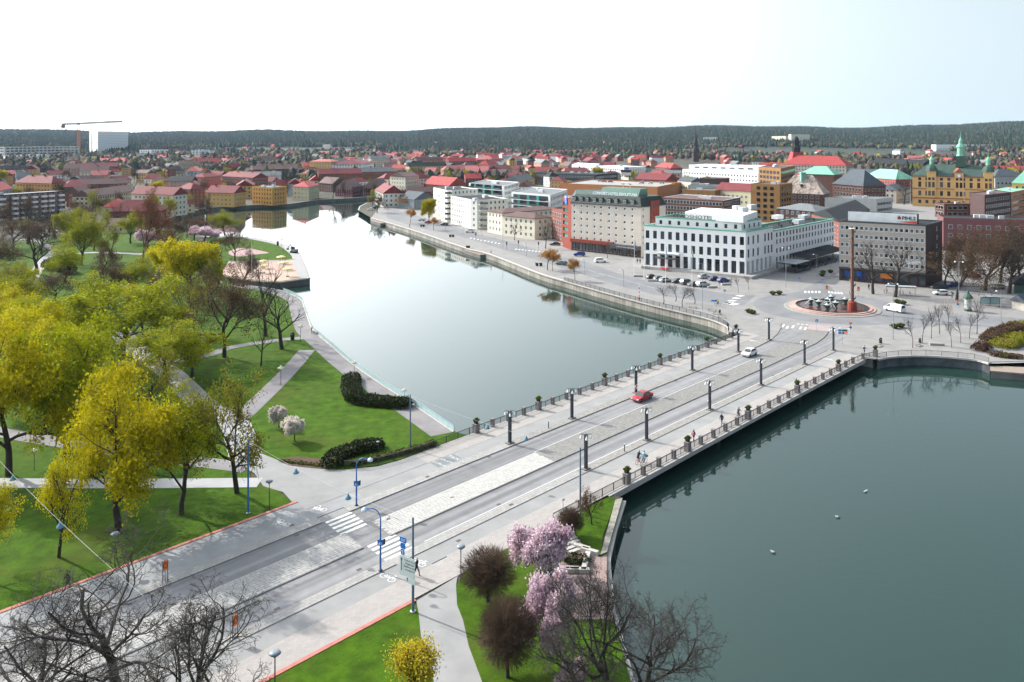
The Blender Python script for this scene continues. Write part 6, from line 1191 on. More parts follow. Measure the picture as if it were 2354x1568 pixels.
for k, x, y, t, hw, key, lb in (('c',525,850,370,245,'ball','upper round brown bare-twigged bush tree beside the footpath'), ('c',702,1535,812,265,'ball2','lower round brown bare-twigged bush tree beside the footpath'), ('c',1272,262,0,120,'ball','round russet bush at the bridge railing'), ('c',1010,690,118,275,'cherry','pink cherry in full blossom above the terrace steps'), ('c',1075,1350,615,240,'cherry','leaning pink cherry in blossom beside the terrace'), ('c',1290,1720,1395,130,'cherry','low pink cherry blossom in the bare thicket'), ('H',345,548,340,88,'magnolia','white blossoming magnolia on the lawn edge'), ('H',200,420,235,70,'magnolia','white blossoming magnolia behind the bronze budding tree'), ('h',960,985,650,130,'bareBud','grey bare shrub under the bridge railing')):
    w_tree(key, k, x, y, t, hw, lb, name='bush' if 'bush' in lb or 'shrub' in lb else 'tree')
# trees among the town houses
TG = [('leafG', 'fresh green tree between far town houses'), ('leafD', 'yellow tree between far town houses'), ('bareBud', 'brown bare tree between far town houses'), ('bare', 'dark bare tree between far town houses'), ('leafO', 'bronze tree between far town houses')]
tn_ = 0
for q in range(1400):
    if tn_ >= 175: break
    r_ = rng.uniform(430, 1000); a = rng.uniform(-0.58, 0.58); p = Vector((r_ * math.sin(a), r_ * math.cos(a), 0))
    if a > -0.08 and r_ < 700 or inside(p, RIVER) or near_used(p, 5): continue
    if any((p - s_).length < 9 for s_ in spots if abs(s_.x - p.x) < 10): continue
    key, lb = TG[rng.choices(range(5), (2, 2, 8, 5, 3))[0]]; tree(key, p, rng.uniform(8, 15), rng.uniform(3, 5.5), lb, group=lb.replace('tree', 'trees')); tn_ += 1
# ------------------------------------------------------------------ street furniture
M_navy = mat('lamp_post_navy', (0.022,0.030,0.045), 0.45, 0.1, 2.0, spec=0.5); M_blue = mat('lamp_blue', (0.02,0.13,0.42), 0.45, 0, spec=0.5); M_steel = mat('galvanised_steel', (0.30,0.34,0.36), 0.45, 0.1, 1.0, metal=0.4); M_shade = mat('lamp_glass_white', (0.66,0.72,0.73), 0.3, 0, spec=0.5); M_globe = mat('globe_cream', (0.72,0.68,0.55), 0.3, 0, spec=0.5); M_sblue = mat('sign_blue_paint', (0.015,0.17,0.55), 0.5, 0); M_orange = mat('sign_orange_paint', (0.8,0.17,0.01), 0.5, 0); M_wood = mat('bench_wood', (0.26,0.21,0.17), 0.8, 0.2, 3.0); M_tyre = mat('tyre_black', (0.012,0.012,0.013), 0.9, 0); M_rim = mat('wheel_rim', (0.42,0.43,0.45), 0.35, 0, metal=0.7); M_redp = mat('buoy_red', (0.6,0.02,0.02), 0.5, 0)
def first(make, spots, **kw):
    """make one thing, then copy it with all its parts to the other spots: (location, angle, label[, scale])"""
    root = make(); tr = tree_of(root); out = []
    for i, sp_ in enumerate(spots):
        loc, rz, lb = sp_[:3]; sc = sp_[3] if len(sp_) > 3 else 1.0
        if i == 0:
            root.location = loc; root.rotation_euler = (0, 0, rz); root['label'] = lb; root.scale = (sc,) * 3; o = root
        else: o = dup(root, loc, rz, sc, lb, tree=tr)
        for a, b in kw.items(): o['category' if a == 'cat' else a] = b
        out.append(o)
    return out
def mk_bridge_lamp():
    e = empty('bridge_lamp'); MB().box((0, 0, 0.08), (1.3, 0.75, 0.16)).build('plinth', M_pill, e)
    for s in (-0.2, 0.2): MB().box((s, 0, 2.65), (0.2, 0.26, 5.0)).build('post', M_navy, e)
    mb = MB(); mb.box((0, 0, 1.0), (0.22, 0.2, 1.6)); mb.box((0, 0, 4.6), (0.22, 0.2, 0.9)); mb.build('infill', M_navy, e)
    for a in (R(45), R(-45)): mb = MB(); mb.box((0, 0, 5.2 + (0.04 if a > 0 else 0)), (1.7, 0.09, 0.07), a); mb.build('cross_arm', M_navy, e)
    for a in (45, 135, 225, 315):
        c = (0.74 * math.cos(R(a)), 0.74 * math.sin(R(a)), 4.58); MB().lathe([(0.03, 0.6), (0.05, 0.45), (0.09, 0.38), (0.2, 0.05), (0.21, 0.0), (0.15, -0.05)], 12, c).build('lamp_bell', M_shade, e, smooth=True)
    return e
sp = [(RT(s, -6.95, 0.13), RA, 'twin-post bridge lamp with four glass bells on the upstream kerb') for s in (65.3, 79.5, 97, 115.5, 133.5, 147.2)] + [(RT(s, 6.75, 0.13), RA, 'twin-post bridge lamp with four glass bells on the downstream kerb') for s in (67.5, 81.8, 99.9, 117.8, 136, 150)]
first(mk_bridge_lamp, [q + (0.92,) for q in sp], cat='street lamp', group='twin-post lamps of the bridge')
LEAFPROTO = {}
def leafclump(name, m, n, rx, ry, rz_, size, seed, shell=0.5):
    R_ = np.random.default_rng(seed); d = R_.normal(size=(n, 3)); d /= np.linalg.norm(d, axis=1)[:, None]; d[:, 2] = np.abs(d[:, 2]); rr = (shell + (1 - shell) * R_.uniform(0, 1, n))[:, None]; c = d * rr * np.array([rx, ry, rz_])
    tips = [(Vector(x), None, 0) for x in c]; return leaves_mesh(name, tips, 1, size * 0.3, size, m, seed)
CL1 = leafclump('plants', LK, 160, 0.42, 0.36, 0.32, 0.22, 3); CL2 = leafclump('plants', LK, 240, 0.62, 0.62, 0.3, 0.24, 4)
def mk_box():
    e = empty('flower_box'); MB().lathe([(0.30, 0), (0.42, 0.42), (0.46, 0.44), (0.46, 0.5), (0.38, 0.5)], 4, (0, 0, 0)).build('tub', M_iron, e, rz=R(45)); link('plants', CL1, e, (0, 0, 0.46)); return e
def bendN(s): return -max(0, s - 135) ** 2 * 0.009
def bendS(s): return max(0, s - 145) ** 2 * 0.025
first(mk_box, [(RT(s, -13.55 + bendN(s), 1.50), RA, 'black planter box with green plants on an upstream parapet pillar') for s in BIGN] + [(RT(s, 13.3 + bendS(s), 1.50), RA, 'black planter box with green plants on a downstream parapet pillar') for s in BIGS], cat='planter', group='planter boxes on the parapet')
def mk_boll(): e = empty('bollard'); MB().tube((0, 0, 0), (0, 0, 1.0), 0.07, n=8).build('post', M_navy, e); MB().tube((0, 0, 1.0), (0, 0, 1.15), 0.075, n=8).build('light_cap', M_shade, e); return e
first(mk_boll, [(W('G',320,1207,.13), 0, 'black bollard with white cap on the upstream bridge strip'), (W('G',1007,1417,.13), 0, 'black bollard with white cap on the downstream bridge strip'), (W('F',2150,160), 0, 'black bollard beside the eastern street')], cat='bollard', group='capped bollards')
def hgt(k, x, y, t): return max(0.3, rise(k, x, y, t))
def ped_sign(e, z, off=0.0, s=0.62, ry=0.0):
    MB().box((off, -0.06, z), (s, 0.03, s)).build('sign_plate', M_sblue, e); mb = MB(); q = s * 0.36; mb.add([(off - q, -0.082, z - q), (off + q, -0.082, z - q), (off, -0.082, z + q)], [(0, 1, 2)]); mb.build('sign_triangle', WHITE, e)
    mb = MB(); mb.box((off, -0.09, z - q * 0.25), (q * 0.22, 0.01, q * 0.7)); mb.tube((off, -0.085, z + q * 0.28), (off, -0.095, z + q * 0.28), q * 0.14, n=8); mb.box((off + q * .1, -0.092, z - q * 0.72), (q * 0.5, 0.01, q * 0.12)); mb.build('walker_symbol', F_dark, e)
def mk_blue(side, h):
    e = empty('street_lamp'); mb = MB(); mb.tube((0, 0, 0), (0, 0, 3.2), 0.11, 0.1, 10); mb.tube((0, 0, 3.2), (0, 0, h - 1.0), 0.085, 0.07, 10); mb.build('post', M_blue, e); mb = MB(); mb.lathe([(0.22, 0), (0.2, 0.12), (0.12, 0.16)], 10); mb.build('foot', M_navy, e)
    pts = [Vector((side * 1.0 * (1 - math.cos(t)), 0, h - 1.0 + 1.0 * math.sin(t))) for t in [math.pi * i / 14 for i in range(9)]]; pts.append(Vector((side * 1.75, 0, h - 0.05))); MB().path(pts, 0.055, 8).build('arm', M_blue, e)
    q = pts[-1]; MB().lathe([(0.06, 0.12), (0.3, -0.05), (0.34, -0.22), (0.3, -0.3), (0.05, -0.36)], 12, tuple(q)).build('lamp_head', mat('lamp_head_pale_blue', (0.5,0.62,0.7), 0.4, 0), e); ped_sign(e, h * 0.46, 0); MB().box((0.28, 0.1, h * 0.46), (0.5, 0.04, 0.6), 0.9).build('sign_back', F_dark, e); return e
h1 = hgt('H', 903, 1122, 690); e = mk_blue(1, h1); e.location = W('H', 903, 1122, .13); e.rotation_euler.z = R(-8); tag(e, 'blue curved street lamp with crossing sign on the park side', 'street lamp', 'blue lamps at the zebra crossing')
h2 = hgt('b', 1246, 562, 5); e = mk_blue(-1, h2); e.location = W('b', 1246, 562, .13); e.rotation_euler.z = R(-8); tag(e, 'blue curved street lamp with crossing sign on the river side', 'street lamp', 'blue lamps at the zebra crossing')
def mk_mush(): e = empty('park_lamp'); MB().tube((0, 0, 0), (0, 0, 3.5), 0.06, 0.05, 8).build('post', M_navy, e); MB().lathe([(0.05, 3.4), (0.1, 3.5), (0.42, 3.75), (0.5, 3.82), (0.45, 3.92), (0.2, 4.0)], 16).build('lamp_hood', mat('lamp_hood_grey', (0.16,0.2,0.23), 0.4, 0, spec=0.5), e, smooth=True); return e
def msc(k, x, y, t, base): return hgt(k, x, y, t) / base
MS = [('b',1973,655,330,'beside the round brown bush'), ('H',115,1158,893,'at the lawn corner by the path plaza'), ('h',702,888,748,'behind the russet bush at the bridge'), ('H',1100,672,540,'in the dark juniper hedge'), ('a',1040,535,215,'on the lawn beside the red edging')]
first(mk_mush, [(W(k, x, y, .1), 0, 'mushroom-hooded park lamp ' + lb, msc(k, x, y, t, 4.0)) for k, x, y, t, lb in MS] + [(P(632, 1610, .1), 0, 'mushroom-hooded park lamp on the verge below the road', 1.0)], cat='park lamp')
def mk_globe():
    e = empty('park_lamp'); MB().tube((0, 0, 0), (0, 0, 3.6), 0.06, 0.045, 8).build('post', M_navy, e); mb = MB(); mb.tube((-0.42, 0, 3.35), (0.42, 0, 3.35), 0.035, n=6); mb.tube((0, -0.42, 3.36), (0, 0.42, 3.36), 0.035, n=6); mb.build('arms', M_navy, e)
    for x, y, z in ((-0.42, 0, 3.55), (0.42, 0, 3.55), (0, -0.42, 3.55), (0, 0.42, 3.55), (0, 0, 3.85)): MB().sphere((x, y, z), 0.24, 12, 8).build('globe', M_globe, e, smooth=True)
    return e
GL = [('f',712,1207,1050,'beside the litter bin on the promenade'), ('f',1197,1520,1380,'on the promenade before the juniper hedge'), ('f',533,1600,1425,'at the fork of the lawn path'), ('H',1337,195,62,'behind the end of the juniper hedge'), ('d',310,1115,918,'between the diagonal path and pale path'), ('f',540,352,275,'beside the excavator on the peninsula'), ('f',236,272,200,'on the northern shore of the peninsula'), ('f',398,302,235,'by the saplings of the peninsula'), ('f',588,960,865,'behind the wide bare tree')]
first(mk_globe, [(W(k, x, y, .12), 0.4, 'five-globe park lamp ' + lb, msc(k, x, y, t, 4.1)) for k, x, y, t, lb in GL], cat='park lamp', group='globe lamps of the park')
# tall poles with span wires and hanging bell lamps
POLES = {}
for key, k, x, y, t, m, lb in (('lawn','d',2245,1507,840,M_blue,'tall blue pole on the lawn beside the red edging'), ('hedge','H',1390,617,120,mat('pole_slate', (0.10,0.16,0.22), 0.45, 0),'tall slate pole beside the promenade lawn'), ('bridge','h',858,882,285,mat('pole_slate', (0.10,0.16,0.22)),'tall slate pole behind the bridge railing')):
    p = W(k, x, y, .1); h = hgt(k, x, y, t); e = empty('mast', p, 0, lb, 'pole'); MB().tube((0, 0, 0), (0, 0, h), 0.13, 0.08, 10).build('pole', m, e); MB().lathe([(0.26, 0), (0.26, 0.08), (0.16, 0.12)], 10).build('foot', M_steel, e); POLES[key] = p + Vector((0, 0, h - 0.15))
sp_ = W('b', 1540, 932, .1); sh = hgt('b', 1540, 932, 82); sgn = empty('direction_sign', sp_, 0, 'tall slate pole carrying a big white direction sign and blue route shields', 'road sign')
MB().tube((0, 0, 0), (0, 0, sh), 0.14, 0.09, 10).build('pole', mat('pole_slate', (0.10,0.16,0.22)), sgn); MB().lathe([(0.3, 0), (0.3, 0.08), (0.18, 0.12)], 10).build('foot', M_steel, sgn); POLES['sign'] = sp_ + Vector((0, 0, sh - 0.15))
bd = empty('board', (-0.3, -0.3, 3.5), R(-34)); bd.parent = sgn; bd.scale = (0.82,) * 3; M_bd = mat('sign_pale', (0.60,0.66,0.66), 0.5, 0.05, 1.0)
MB().box((-0.35, 0, 1.05), (2.3, 0.05, 2.3)).build('sign_panel', M_bd, bd); MB().box((0.15, 0, -0.45), (1.5, 0.05, 0.6)).build('sign_panel', M_bd, bd)
for q, tx in enumerate(('Parken Zoo', 'Högskolan', 'Rademacher-', 'smedjorna')): o = link('lettering', textmesh(tx, 0.33, F_dark, 0.004), bd, (0.05, -0.032, 1.72 - 0.36 * q)); o.rotation_euler = (math.pi / 2, 0, 0)
mb = MB(); mb.box((-1.2, -0.032, 1.1), (0.1, 0.01, 1.3)); mb.add([(-1.36, -0.035, 1.7), (-1.04, -0.035, 1.7), (-1.2, -0.035, 2.02)], [(0, 1, 2)]); mb.mi = 0; mb.build('arrow', F_dark, bd)
mb = MB(); mb.box((-0.3, -0.032, -0.42), (0.09, 0.01, 0.28)); mb.add([(-0.2, -0.035, -0.3), (-0.2, -0.035, -0.16), (-0.48, -0.035, -0.23)], [(0, 1, 2)]); mb.build('arrow', F_dark, bd)
for z, h_, w_ in ((3.05, 0.62, 0.95), (2.62, 0.1, 0.8)): pass
MB().box((-1.0, 0, 4.05), (1.0, 0.05, 0.6)).build('route_shield', M_sblue, bd); MB().box((-1.0, 0, 3.35), (0.75, 0.05, 0.65)).build('blue_panel', M_sblue, bd); MB().box((-1.05, 0, 2.65), (0.55, 0.05, 0.6)).build('blue_panel', M_sblue, bd)
o = link('lettering', textmesh('230', 0.42, WHITE, 0.004), bd, (-1.0, -0.032, 3.9)); o.rotation_euler = (math.pi / 2, 0, 0)
mb = MB(); mb.box((-1.0, -0.032, 2.6), (0.08, 0.01, 0.3)); mb.box((-1.1, -0.034, 2.76), (0.25, 0.01, 0.08)); mb.build('arrow', WHITE, bd)
mb = MB()
for z in (4.05, 2.3): mb.tube((-1.4, 0.06, z), (0.3, 0.06, z), 0.03, n=6); mb.tube((0.0, 0.06, z), (0.12, 0.4, z), 0.03, n=6)
mb.build('bracket', M_steel, bd)
def span(a, b, lamps, label, sag=0.5):
    e = empty('span_wire', a, 0, label, 'wire'); pts = []
    for i in range(17): t = i / 16; p = a.lerp(b, t); p.z -= sag * 4 * t * (1 - t); pts.append(p - a)
    MB().path(pts, 0.013, 4).build('wire', mat('wire_grey', (0.45,0.47,0.48), 0.5, 0), e)
    for t in lamps: p = a.lerp(b, t) - a; p.z -= sag * 4 * t * (1 - t); MB().lathe([(0.03, 0.0), (0.08, -0.08), (0.12, -0.2), (0.34, -0.5), (0.34, -0.56), (0.25, -0.62), (0.02, -0.66)], 12, tuple(p)).build('hanging_lamp', mat('bell_lamp_teal', (0.10,0.24,0.33), 0.4, 0, spec=0.5), e, smooth=True)
span(POLES['lawn'], POLES['sign'], (0.34, 0.66), 'span wire with two bell lamps from the lawn pole over the crossing', 0.6)
span(POLES['hedge'], POLES['bridge'], (0.5, 0.72), 'span wire with bell lamps crossing the road before the bridge', 0.6)
wl0 = P(-60, 1150, 0) + Vector((0, 0, 8.5)); span(wl0, P(330, 1640, 0) + Vector((0, 0, 9.3)), (0.32, 0.62), 'span wire with two bell lamps over the near left road', 0.6)
# railings: one thing each run
def railing(pts, label, h=1.05, post=2.4, bar=0.18, m=M_iron, name='railing', glass=None, z=0.12):
    o3 = Vector((pts[0].x, pts[0].y, z)); e = empty(name, o3, 0, label, 'railing'); acc = 0; loc = [p - Vector((o3.x, o3.y, 0)) for p in pts]; run = MB(); bars = MB()
    for a, b in zip(loc[:-1], loc[1:]):
        a = Vector((a.x, a.y, 0)); b = Vector((b.x, b.y, 0)); d = b - a; L_ = d.length; an = math.atan2(d.y, d.x)
        if L_ < 0.05: continue
        up = Vector((0, 0, h)); run.box((a + b) / 2 + up, (L_ + 0.02, 0.07, 0.06), an); run.box((a + b) / 2 + Vector((0, 0, 0.14)), (L_ + 0.02, 0.04, 0.04), an)
        k = max(1, round(L_ / post))
        for i in range(k): p = a.lerp(b, i / k); MB().box((p.x, p.y, h / 2), (0.06, 0.06, h), an).build('post', m, e)
        if glass: bars.box((a + b) / 2 + Vector((0, 0, h * 0.52)), (L_, 0.02, h * 0.7), an)
        else:
            n = max(1, int(L_ / bar))
            for i in range(n): p = a.lerp(b, (i + 0.5) / n); bars.box((p.x, p.y, h * 0.55), (0.028, 0.028, h * 0.85), an)
    run.build('rails', m, e); o = bars.build('glass_panels' if glass else 'bars', glass or m, e); o['kind'] = 'stuff'
    return e
def resample(pts, d):
    out = [pts[0]]; acc = 0
    for a, b in zip(pts[:-1], pts[1:]):
        L_ = (b - a).length; t = d - acc
        while t < L_: out.append(a.lerp(b, t / L_)); t += d
        acc = (acc + L_) % d
    out.append(pts[-1]); return out
railing(resample(smoothline([RT(42.2,-16.9),RT(44,-15.3),RT(46.2,-14.5),RT(49.4,-13.9),RT(53,-13.7),RT(57,-13.6),RT(63.5,-13.6)], 4), 2.4), 'curved black railing from the juniper hedge to the bridge')
railing(resample([RT(54,13.3),RT(68,13.4)], 2.4), 'black railing at the downstream bridge head behind the bushes')
qr = smoothline(QUAY[6:], 4); railing(resample(offset(qr, -0.35 if True else 0), 2.4), 'long black railing along the stone quay wall', 1.1)
railing(resample(smoothline(QUAY_E, 4), 3.0), 'pale grey railing along the dark curved quay wall', 1.05, m=mat('rail_grey', (0.12,0.12,0.125), 0.5, 0), bar=0.22)
railing(resample(smoothline(PARK_BANK, 3)[0:33], 2.0), 'low steel and glass railing along the park promenade', 0.95, m=M_steel, glass=mat('railing_glass', (0.32,0.47,0.48), 0.15, 0, spec=0.6))
# fountain in the roundabout
fo = empty('fountain', RB + Vector((0, 0, 0.02)), 0, 'round fountain with seven copper bowls and a tall rusty column', 'fountain'); M_pink = paver_mat('pink_granite', (0.42,0.27,0.235), 0.8, 0.4, 0.75, 0.1, big=0.1); M_pg = mat('cobble_ring', (0.25,0.24,0.22), 0.9, 0.2, 2.0)
MB().lathe([(12.1, 0), (12.0, 0.12), (10.7, 0.16), (10.6, 0.16)], 64).build('cobble_ring', M_pg, fo); MB().lathe([(10.75, 0.1), (10.75, 0.32), (9.9, 0.34)], 64).build('granite_step', M_pink, fo); MB().lathe([(9.95, 0.1), (9.95, 0.52), (9.0, 0.56), (8.95, 0.30)], 64).build('granite_step', M_pink, fo)
MB().lathe([(9.15, 0.42), (9.15, 0.64), (8.95, 0.64), (8.93, 0.3)], 64).build('black_rim', M_iron, fo)
pm = bpy.data.materials.new('pool_water'); pm.use_nodes = True; b_ = pm.node_tree.nodes['Principled BSDF']; b_.inputs['Base Color'].default_value = (0.085,0.032,0.026,1); b_.inputs['Roughness'].default_value = 0.22
MB().lathe([(9.0, 0.40), (8.0, 0.42), (0.01, 0.46)], 64).build('pool', pm, fo)
M_cop = mat('bowl_copper', (0.06,0.10,0.085), 0.6, 0.25, 1.5); M_fw = mat('jet_water', (0.80,0.83,0.84), 0.5, 0, trans=0.5)
BW = [(1110,110),(1242,150),(1395,105),(1378,200),(1535,160),(1685,110)]
def local_f(x, y, z=0.5): p = W('R4', x, y, z); return Vector((p.x - RB.x, p.y - RB.y, 0))
bowlm = MB().lathe([(0.55, 0), (0.55, 0.35), (0.40, 0.5), (0.48, 0.8), (1.05, 1.55), (1.12, 1.62), (1.0, 1.62), (0.9, 1.5)], 14).mesh('bowl', M_cop, True)
arm = MB().box((0.95, 0, 1.52), (0.9, 0.35, 0.14)).mesh('spout', M_cop); dome = MB().lathe([(0.92, 1.52), (0.3, 1.6), (0.22, 1.9), (0.05, 2.1)], 12).mesh('water_dome', M_fw)
for q, (x, y) in enumerate(((1105,165),(1240,205),(1395,165),(1378,268),(1525,225),(1685,165),(1450,120))):
    p = local_f(x, y); b0 = link('bowl', bowlm, fo, (p.x, p.y, 0.42), q * 1.1); link('spout', arm, b0); link('water_dome', dome, b0)
    an = q * 2.3; pts = [Vector((p.x + math.cos(an) * (1.2 + 2.6 * t), p.y + math.sin(an) * (1.2 + 2.6 * t), 2.0 + 1.2 * t - 2.75 * t * t)) for t in [i / 8 for i in range(9)]]; MB().path(pts, 0.07, 5).build('water_jet', M_fw, fo); t_ = pts[-1]; MB().tube((t_.x, t_.y, 0.4), (t_.x + .3, t_.y, 1.1), 0.12, 0.05, 6).build('figure', M_cop, fo)
cpx = local_f(1812, 262); ch = 21.5; M_rust = mat('rust_steel', (0.15,0.078,0.055), 0.85, 0.3, 1.2, bump=0.3)
MB().lathe([(1.15, 0), (1.1, 2.1), (1.0, 2.3)], 14, (cpx.x, cpx.y, 0.4)).build('column_plinth', mat('plinth_red', (0.22,0.04,0.025), 0.7, 0.15, 1.0), fo)
MB().tube((cpx.x, cpx.y, 2.6), (cpx.x, cpx.y, ch), 0.46, 0.40, 8).build('column', M_rust, fo); MB().box((cpx.x, cpx.y, ch + 0.06), (1.2, 1.2, 0.16)).build('column_cap', M_globe, fo)
for i in range(16):
    z = 3.4 + i * 1.15; a = i * 2.1; mb = MB(); c_ = Vector((cpx.x, cpx.y, z)); d_ = Vector((math.cos(a), math.sin(a), 0)); mb.tube(c_ + d_ * 0.3, c_ + d_ * 0.85 + Vector((0, 0, 0.15)), 0.36, 0.12, 5); mb.tube(c_ + d_ * 0.85 + Vector((0, 0, 0.15)), c_ + d_ * 0.9 + Vector((0, 0, 0.7)), 0.12, 0.03, 5); mb.build('thorn', M_rust, fo)
# road signs
def post_sign(loc, h, label, face, rz=0.0):
    e = empty('road_sign', loc, rz, label, 'road sign'); MB().tube((0, 0, 0), (0, 0, h), 0.035, n=6).build('post', M_steel, e); face(e, h); return e
def f_ped(e, h): ped_sign(e, h - 0.3)
def f_yield(e, h):
    mb = MB(); mb.add([(-0.42, -0.05, h), (0.42, -0.05, h), (0, -0.05, h - 0.75)], [(0, 2, 1)]); mb.add([(-0.42, -0.03, h), (0.42, -0.03, h), (0, -0.03, h - 0.75)], [(0, 1, 2)]); mb.build('sign_triangle', M_orange, e); mb = MB(); mb.tube((0, -0.05, h - 1.15), (0, -0.02, h - 1.15), 0.3, n=16); mb.build('sign_disc', M_sblue, e)
def f_work(e, h):
    mb = MB(); mb.tube((0, -0.06, h - 0.35), (0, -0.03, h - 0.35), 0.4, n=16); mb.build('sign_disc', M_orange, e); MB().box((0, -0.05, h - 0.95), (0.9, 0.03, 0.35)).build('sign_plate', M_orange, e); MB().box((0, -0.07, h - 0.35), (0.55, 0.02, 0.1), 0).build('sign_bar', F_dark, e)
post_sign(W('R4',1208,622,.13), hgt('i',1427,330,222), 'blue crossing sign on the median before the roundabout', f_ped); post_sign(W('R4',1783,692,.13), 3.0, 'orange give-way triangle with blue disc at the fountain', f_yield); post_sign(W('R5',1173,640,.1), 2.6, 'orange give-way triangle with blue disc near the square', f_yield)
post_sign(W('D',1895,1247,.1), 2.4, 'round orange works sign on the crossing refuge', f_work); post_sign(W('F',823,330,.1), 2.8, 'round orange works sign beside the rusty column', f_work); post_sign(W('D',1855,1175,.1), 2.2, 'blue crossing sign by the side street', f_ped); post_sign(W('D',972,1285,.1), 2.4, 'blue crossing sign at the hotel forecourt', f_ped); post_sign(W('D',1855,1182,.1) + Vector((-6, 3, 0)), 2.2, 'blue crossing sign behind the works sign', f_ped)
def f_park(e, h):
    MB().box((0, 0, h - 0.6), (2.1, 0.12, 1.2)).build('display_panel', M_bd, e)
    for z in (h - 0.35, h - 0.9): MB().box((-0.55, -0.07, z), (0.6, 0.03, 0.36)).build('blue_panel', M_sblue, e); MB().box((0.42, -0.07, z), (1.0, 0.03, 0.34)).build('display_window', F_dark, e)
    MB().box((0.6, -0.09, h - 0.9), (0.5, 0.02, 0.16)).build('lit_digits', mat('led_red', (1.0,0.06,0.01), 0.5, 0, emit=2.0), e)
post_sign(W('R4',1647,857,.13), hgt('i',1662,458,310), 'white parking guidance display on a post before the roundabout', f_park, R(-10))
def f_dir(e, h): MB().box((-0.7, 0, h - 0.2), (1.5, 0.05, 0.4)).build('sign_plate', M_sblue, e); MB().box((0.35, 0, h - 0.2), (0.35, 0.06, 0.36)).build('yellow_panel', mat('sign_yellow', (0.85,0.5,0.02)), e)
post_sign(W('G',1842,160,.1), 3.2, 'blue bicycle direction sign on the quay pavement', f_dir)
def f_two(e, h):
    for x in (-0.28, 0.28): MB().tube((x, 0, 0), (x, 0, h), 0.04, n=6).build('leg', F_dark, e)
    MB().box((0, 0, h - 0.55), (0.62, 0.05, 0.95)).build('sign_plate', M_orange, e); MB().tube((0, -0.03, h - 0.55), (0, -0.06, h - 0.55), 0.27, n=14).build('sign_ring', F_dark, e); MB().tube((0, -0.05, h - 0.55), (0, -0.075, h - 0.55), 0.19, n=14).build('sign_disc', M_orange, e)
post_sign(W('a',1495,668,.13), 2.3, 'two-legged orange works sign on the park side of the road', f_two, R(55)); post_sign(W('a',2127,1185,.13), 2.3, 'two-legged orange works sign on the river side of the road', f_two, R(55))
# street lights on the city side
def light(k, x, y, t, label, heads=2, sc=1):
    p = W(k, x, y, .05); h = rise(k, x, y, t) if k != 'R5' else 7.0; e = empty('street_light', p, R(-15), label, 'street light', 'grey street lights of the city side'); MB().tube((0, 0, 0), (0, 0, h), 0.08, 0.055, 8).build('post', M_steel, e)
    for s in ((-1, 1) if heads == 2 else (-1,)): MB().tube((0, 0, h), (s * 0.9, 0, h + 0.1), 0.035, n=6).build('arm', M_steel, e); MB().lathe([(0.04, 0.16), (0.16, 0.08), (0.24, -0.12), (0.05, -0.2)], 10, (s * 0.95, 0, h - 0.02)).build('lamp_head', M_shade, e)
for k, x, y, t, hd, lb in (('D',772,1395,975,2,'beside the round-topped trees'), ('D',1526,1190,830,2,'in front of the hotel wing'), ('C',362,720,560,1,'opposite the white apartment blocks'), ('C',722,838,655,1,'at the traffic lights by the cream house'), ('C',934,905,790,1,'on the quay side of the road crossing'), ('C',1462,1072,940,1,'beside the single orange willow'), ('C',1813,1178,1030,1,'by the quay railing before the flags'), ('F',1138,718,215,2,'on the square beside the bowl planters'), ('F',1733,435,15,2,'next to the advertising pillar'), ('F',2113,610,280,1,'on the eastern street near the shrubs'), ('D',58,1182,1030,1,'at the curve before the hotel'), ('D',1805,1085,890,1,'by the terrace of the hotel wing'), ('C',205,672,600,1,'beside the thin orange willow'), ('C',532,778,680,1,'at the white car on the quay road')): light(k, x, y, t, 'grey street light ' + lb, hd)
# traffic lights
def mk_tl(): e = empty('traffic_light'); MB().tube((0, 0, 0), (0, 0, 3.0), 0.05, n=6).build('post', F_dark, e); MB().box((0, 0, 2.7), (0.36, 0.3, 0.95)).build('signal_box', F_dark, e); MB().box((0, 0.02, 2.7), (0.55, 0.03, 1.2)).build('backboard', M_iron, e); return e
first(mk_tl, [(W('C',x,y), 0.4, 'black traffic light at the quay road junction ' + lb) for x, y, lb in ((757,852,'on the quay side'), (863,838,'on the central refuge'), (1045,852,'by the hotel corner'), (945,735,'by the cream house'), (478,762,'near the white car'))], cat='traffic light')
# flagpoles
def flagpole(k, x, y, t, label, cols):
    p = W(k, x, y, .1); h = rise(k, x, y, t); e = empty('flagpole', p, 0, label, 'flagpole'); MB().tube((0, 0, 0), (0, 0, h), 0.08, 0.045, 8).build('pole', WHITE, e); MB().sphere((0, 0, h + 0.06), 0.1, 8, 6).build('finial', mat('finial_gold', (0.6,0.4,0.08), 0.4, 0, metal=0.6), e)
    if cols:
        V = []; Fc = []; n = 8; L_ = 2.0
        for i in range(n + 1):
            for j in range(5): V.append((0.05 + 0.55 * (i / n) * (0.7 + 0.1 * math.sin(i * 1.3 + j)), 0.12 * math.sin(i * 1.7 + j * 0.6), h - 0.35 - L_ * j / 4 - 0.9 * (i / n)))
        for i in range(n):
            for j in range(4): Fc.append((i * 5 + j, i * 5 + j + 1, (i + 1) * 5 + j + 1, (i + 1) * 5 + j))
        me = bpy.data.meshes.new('flag'); me.from_pydata(V, [], Fc)
        for c in cols: me.materials.append(c)
        me.polygons.foreach_set('material_index', [(k_ % 4 in (1,)) * (len(cols) > 1) for k_ in range(len(Fc))]); link('flag', me, e)
fb = mat('flag_blue', (0.02,0.12,0.42), 0.8, 0); fy = mat('flag_yellow', (0.75,0.48,0.03), 0.8, 0); fl = mat('flag_pale_blue', (0.25,0.5,0.7), 0.8, 0); fw = mat('flag_white', (0.7,0.72,0.72), 0.8, 0)
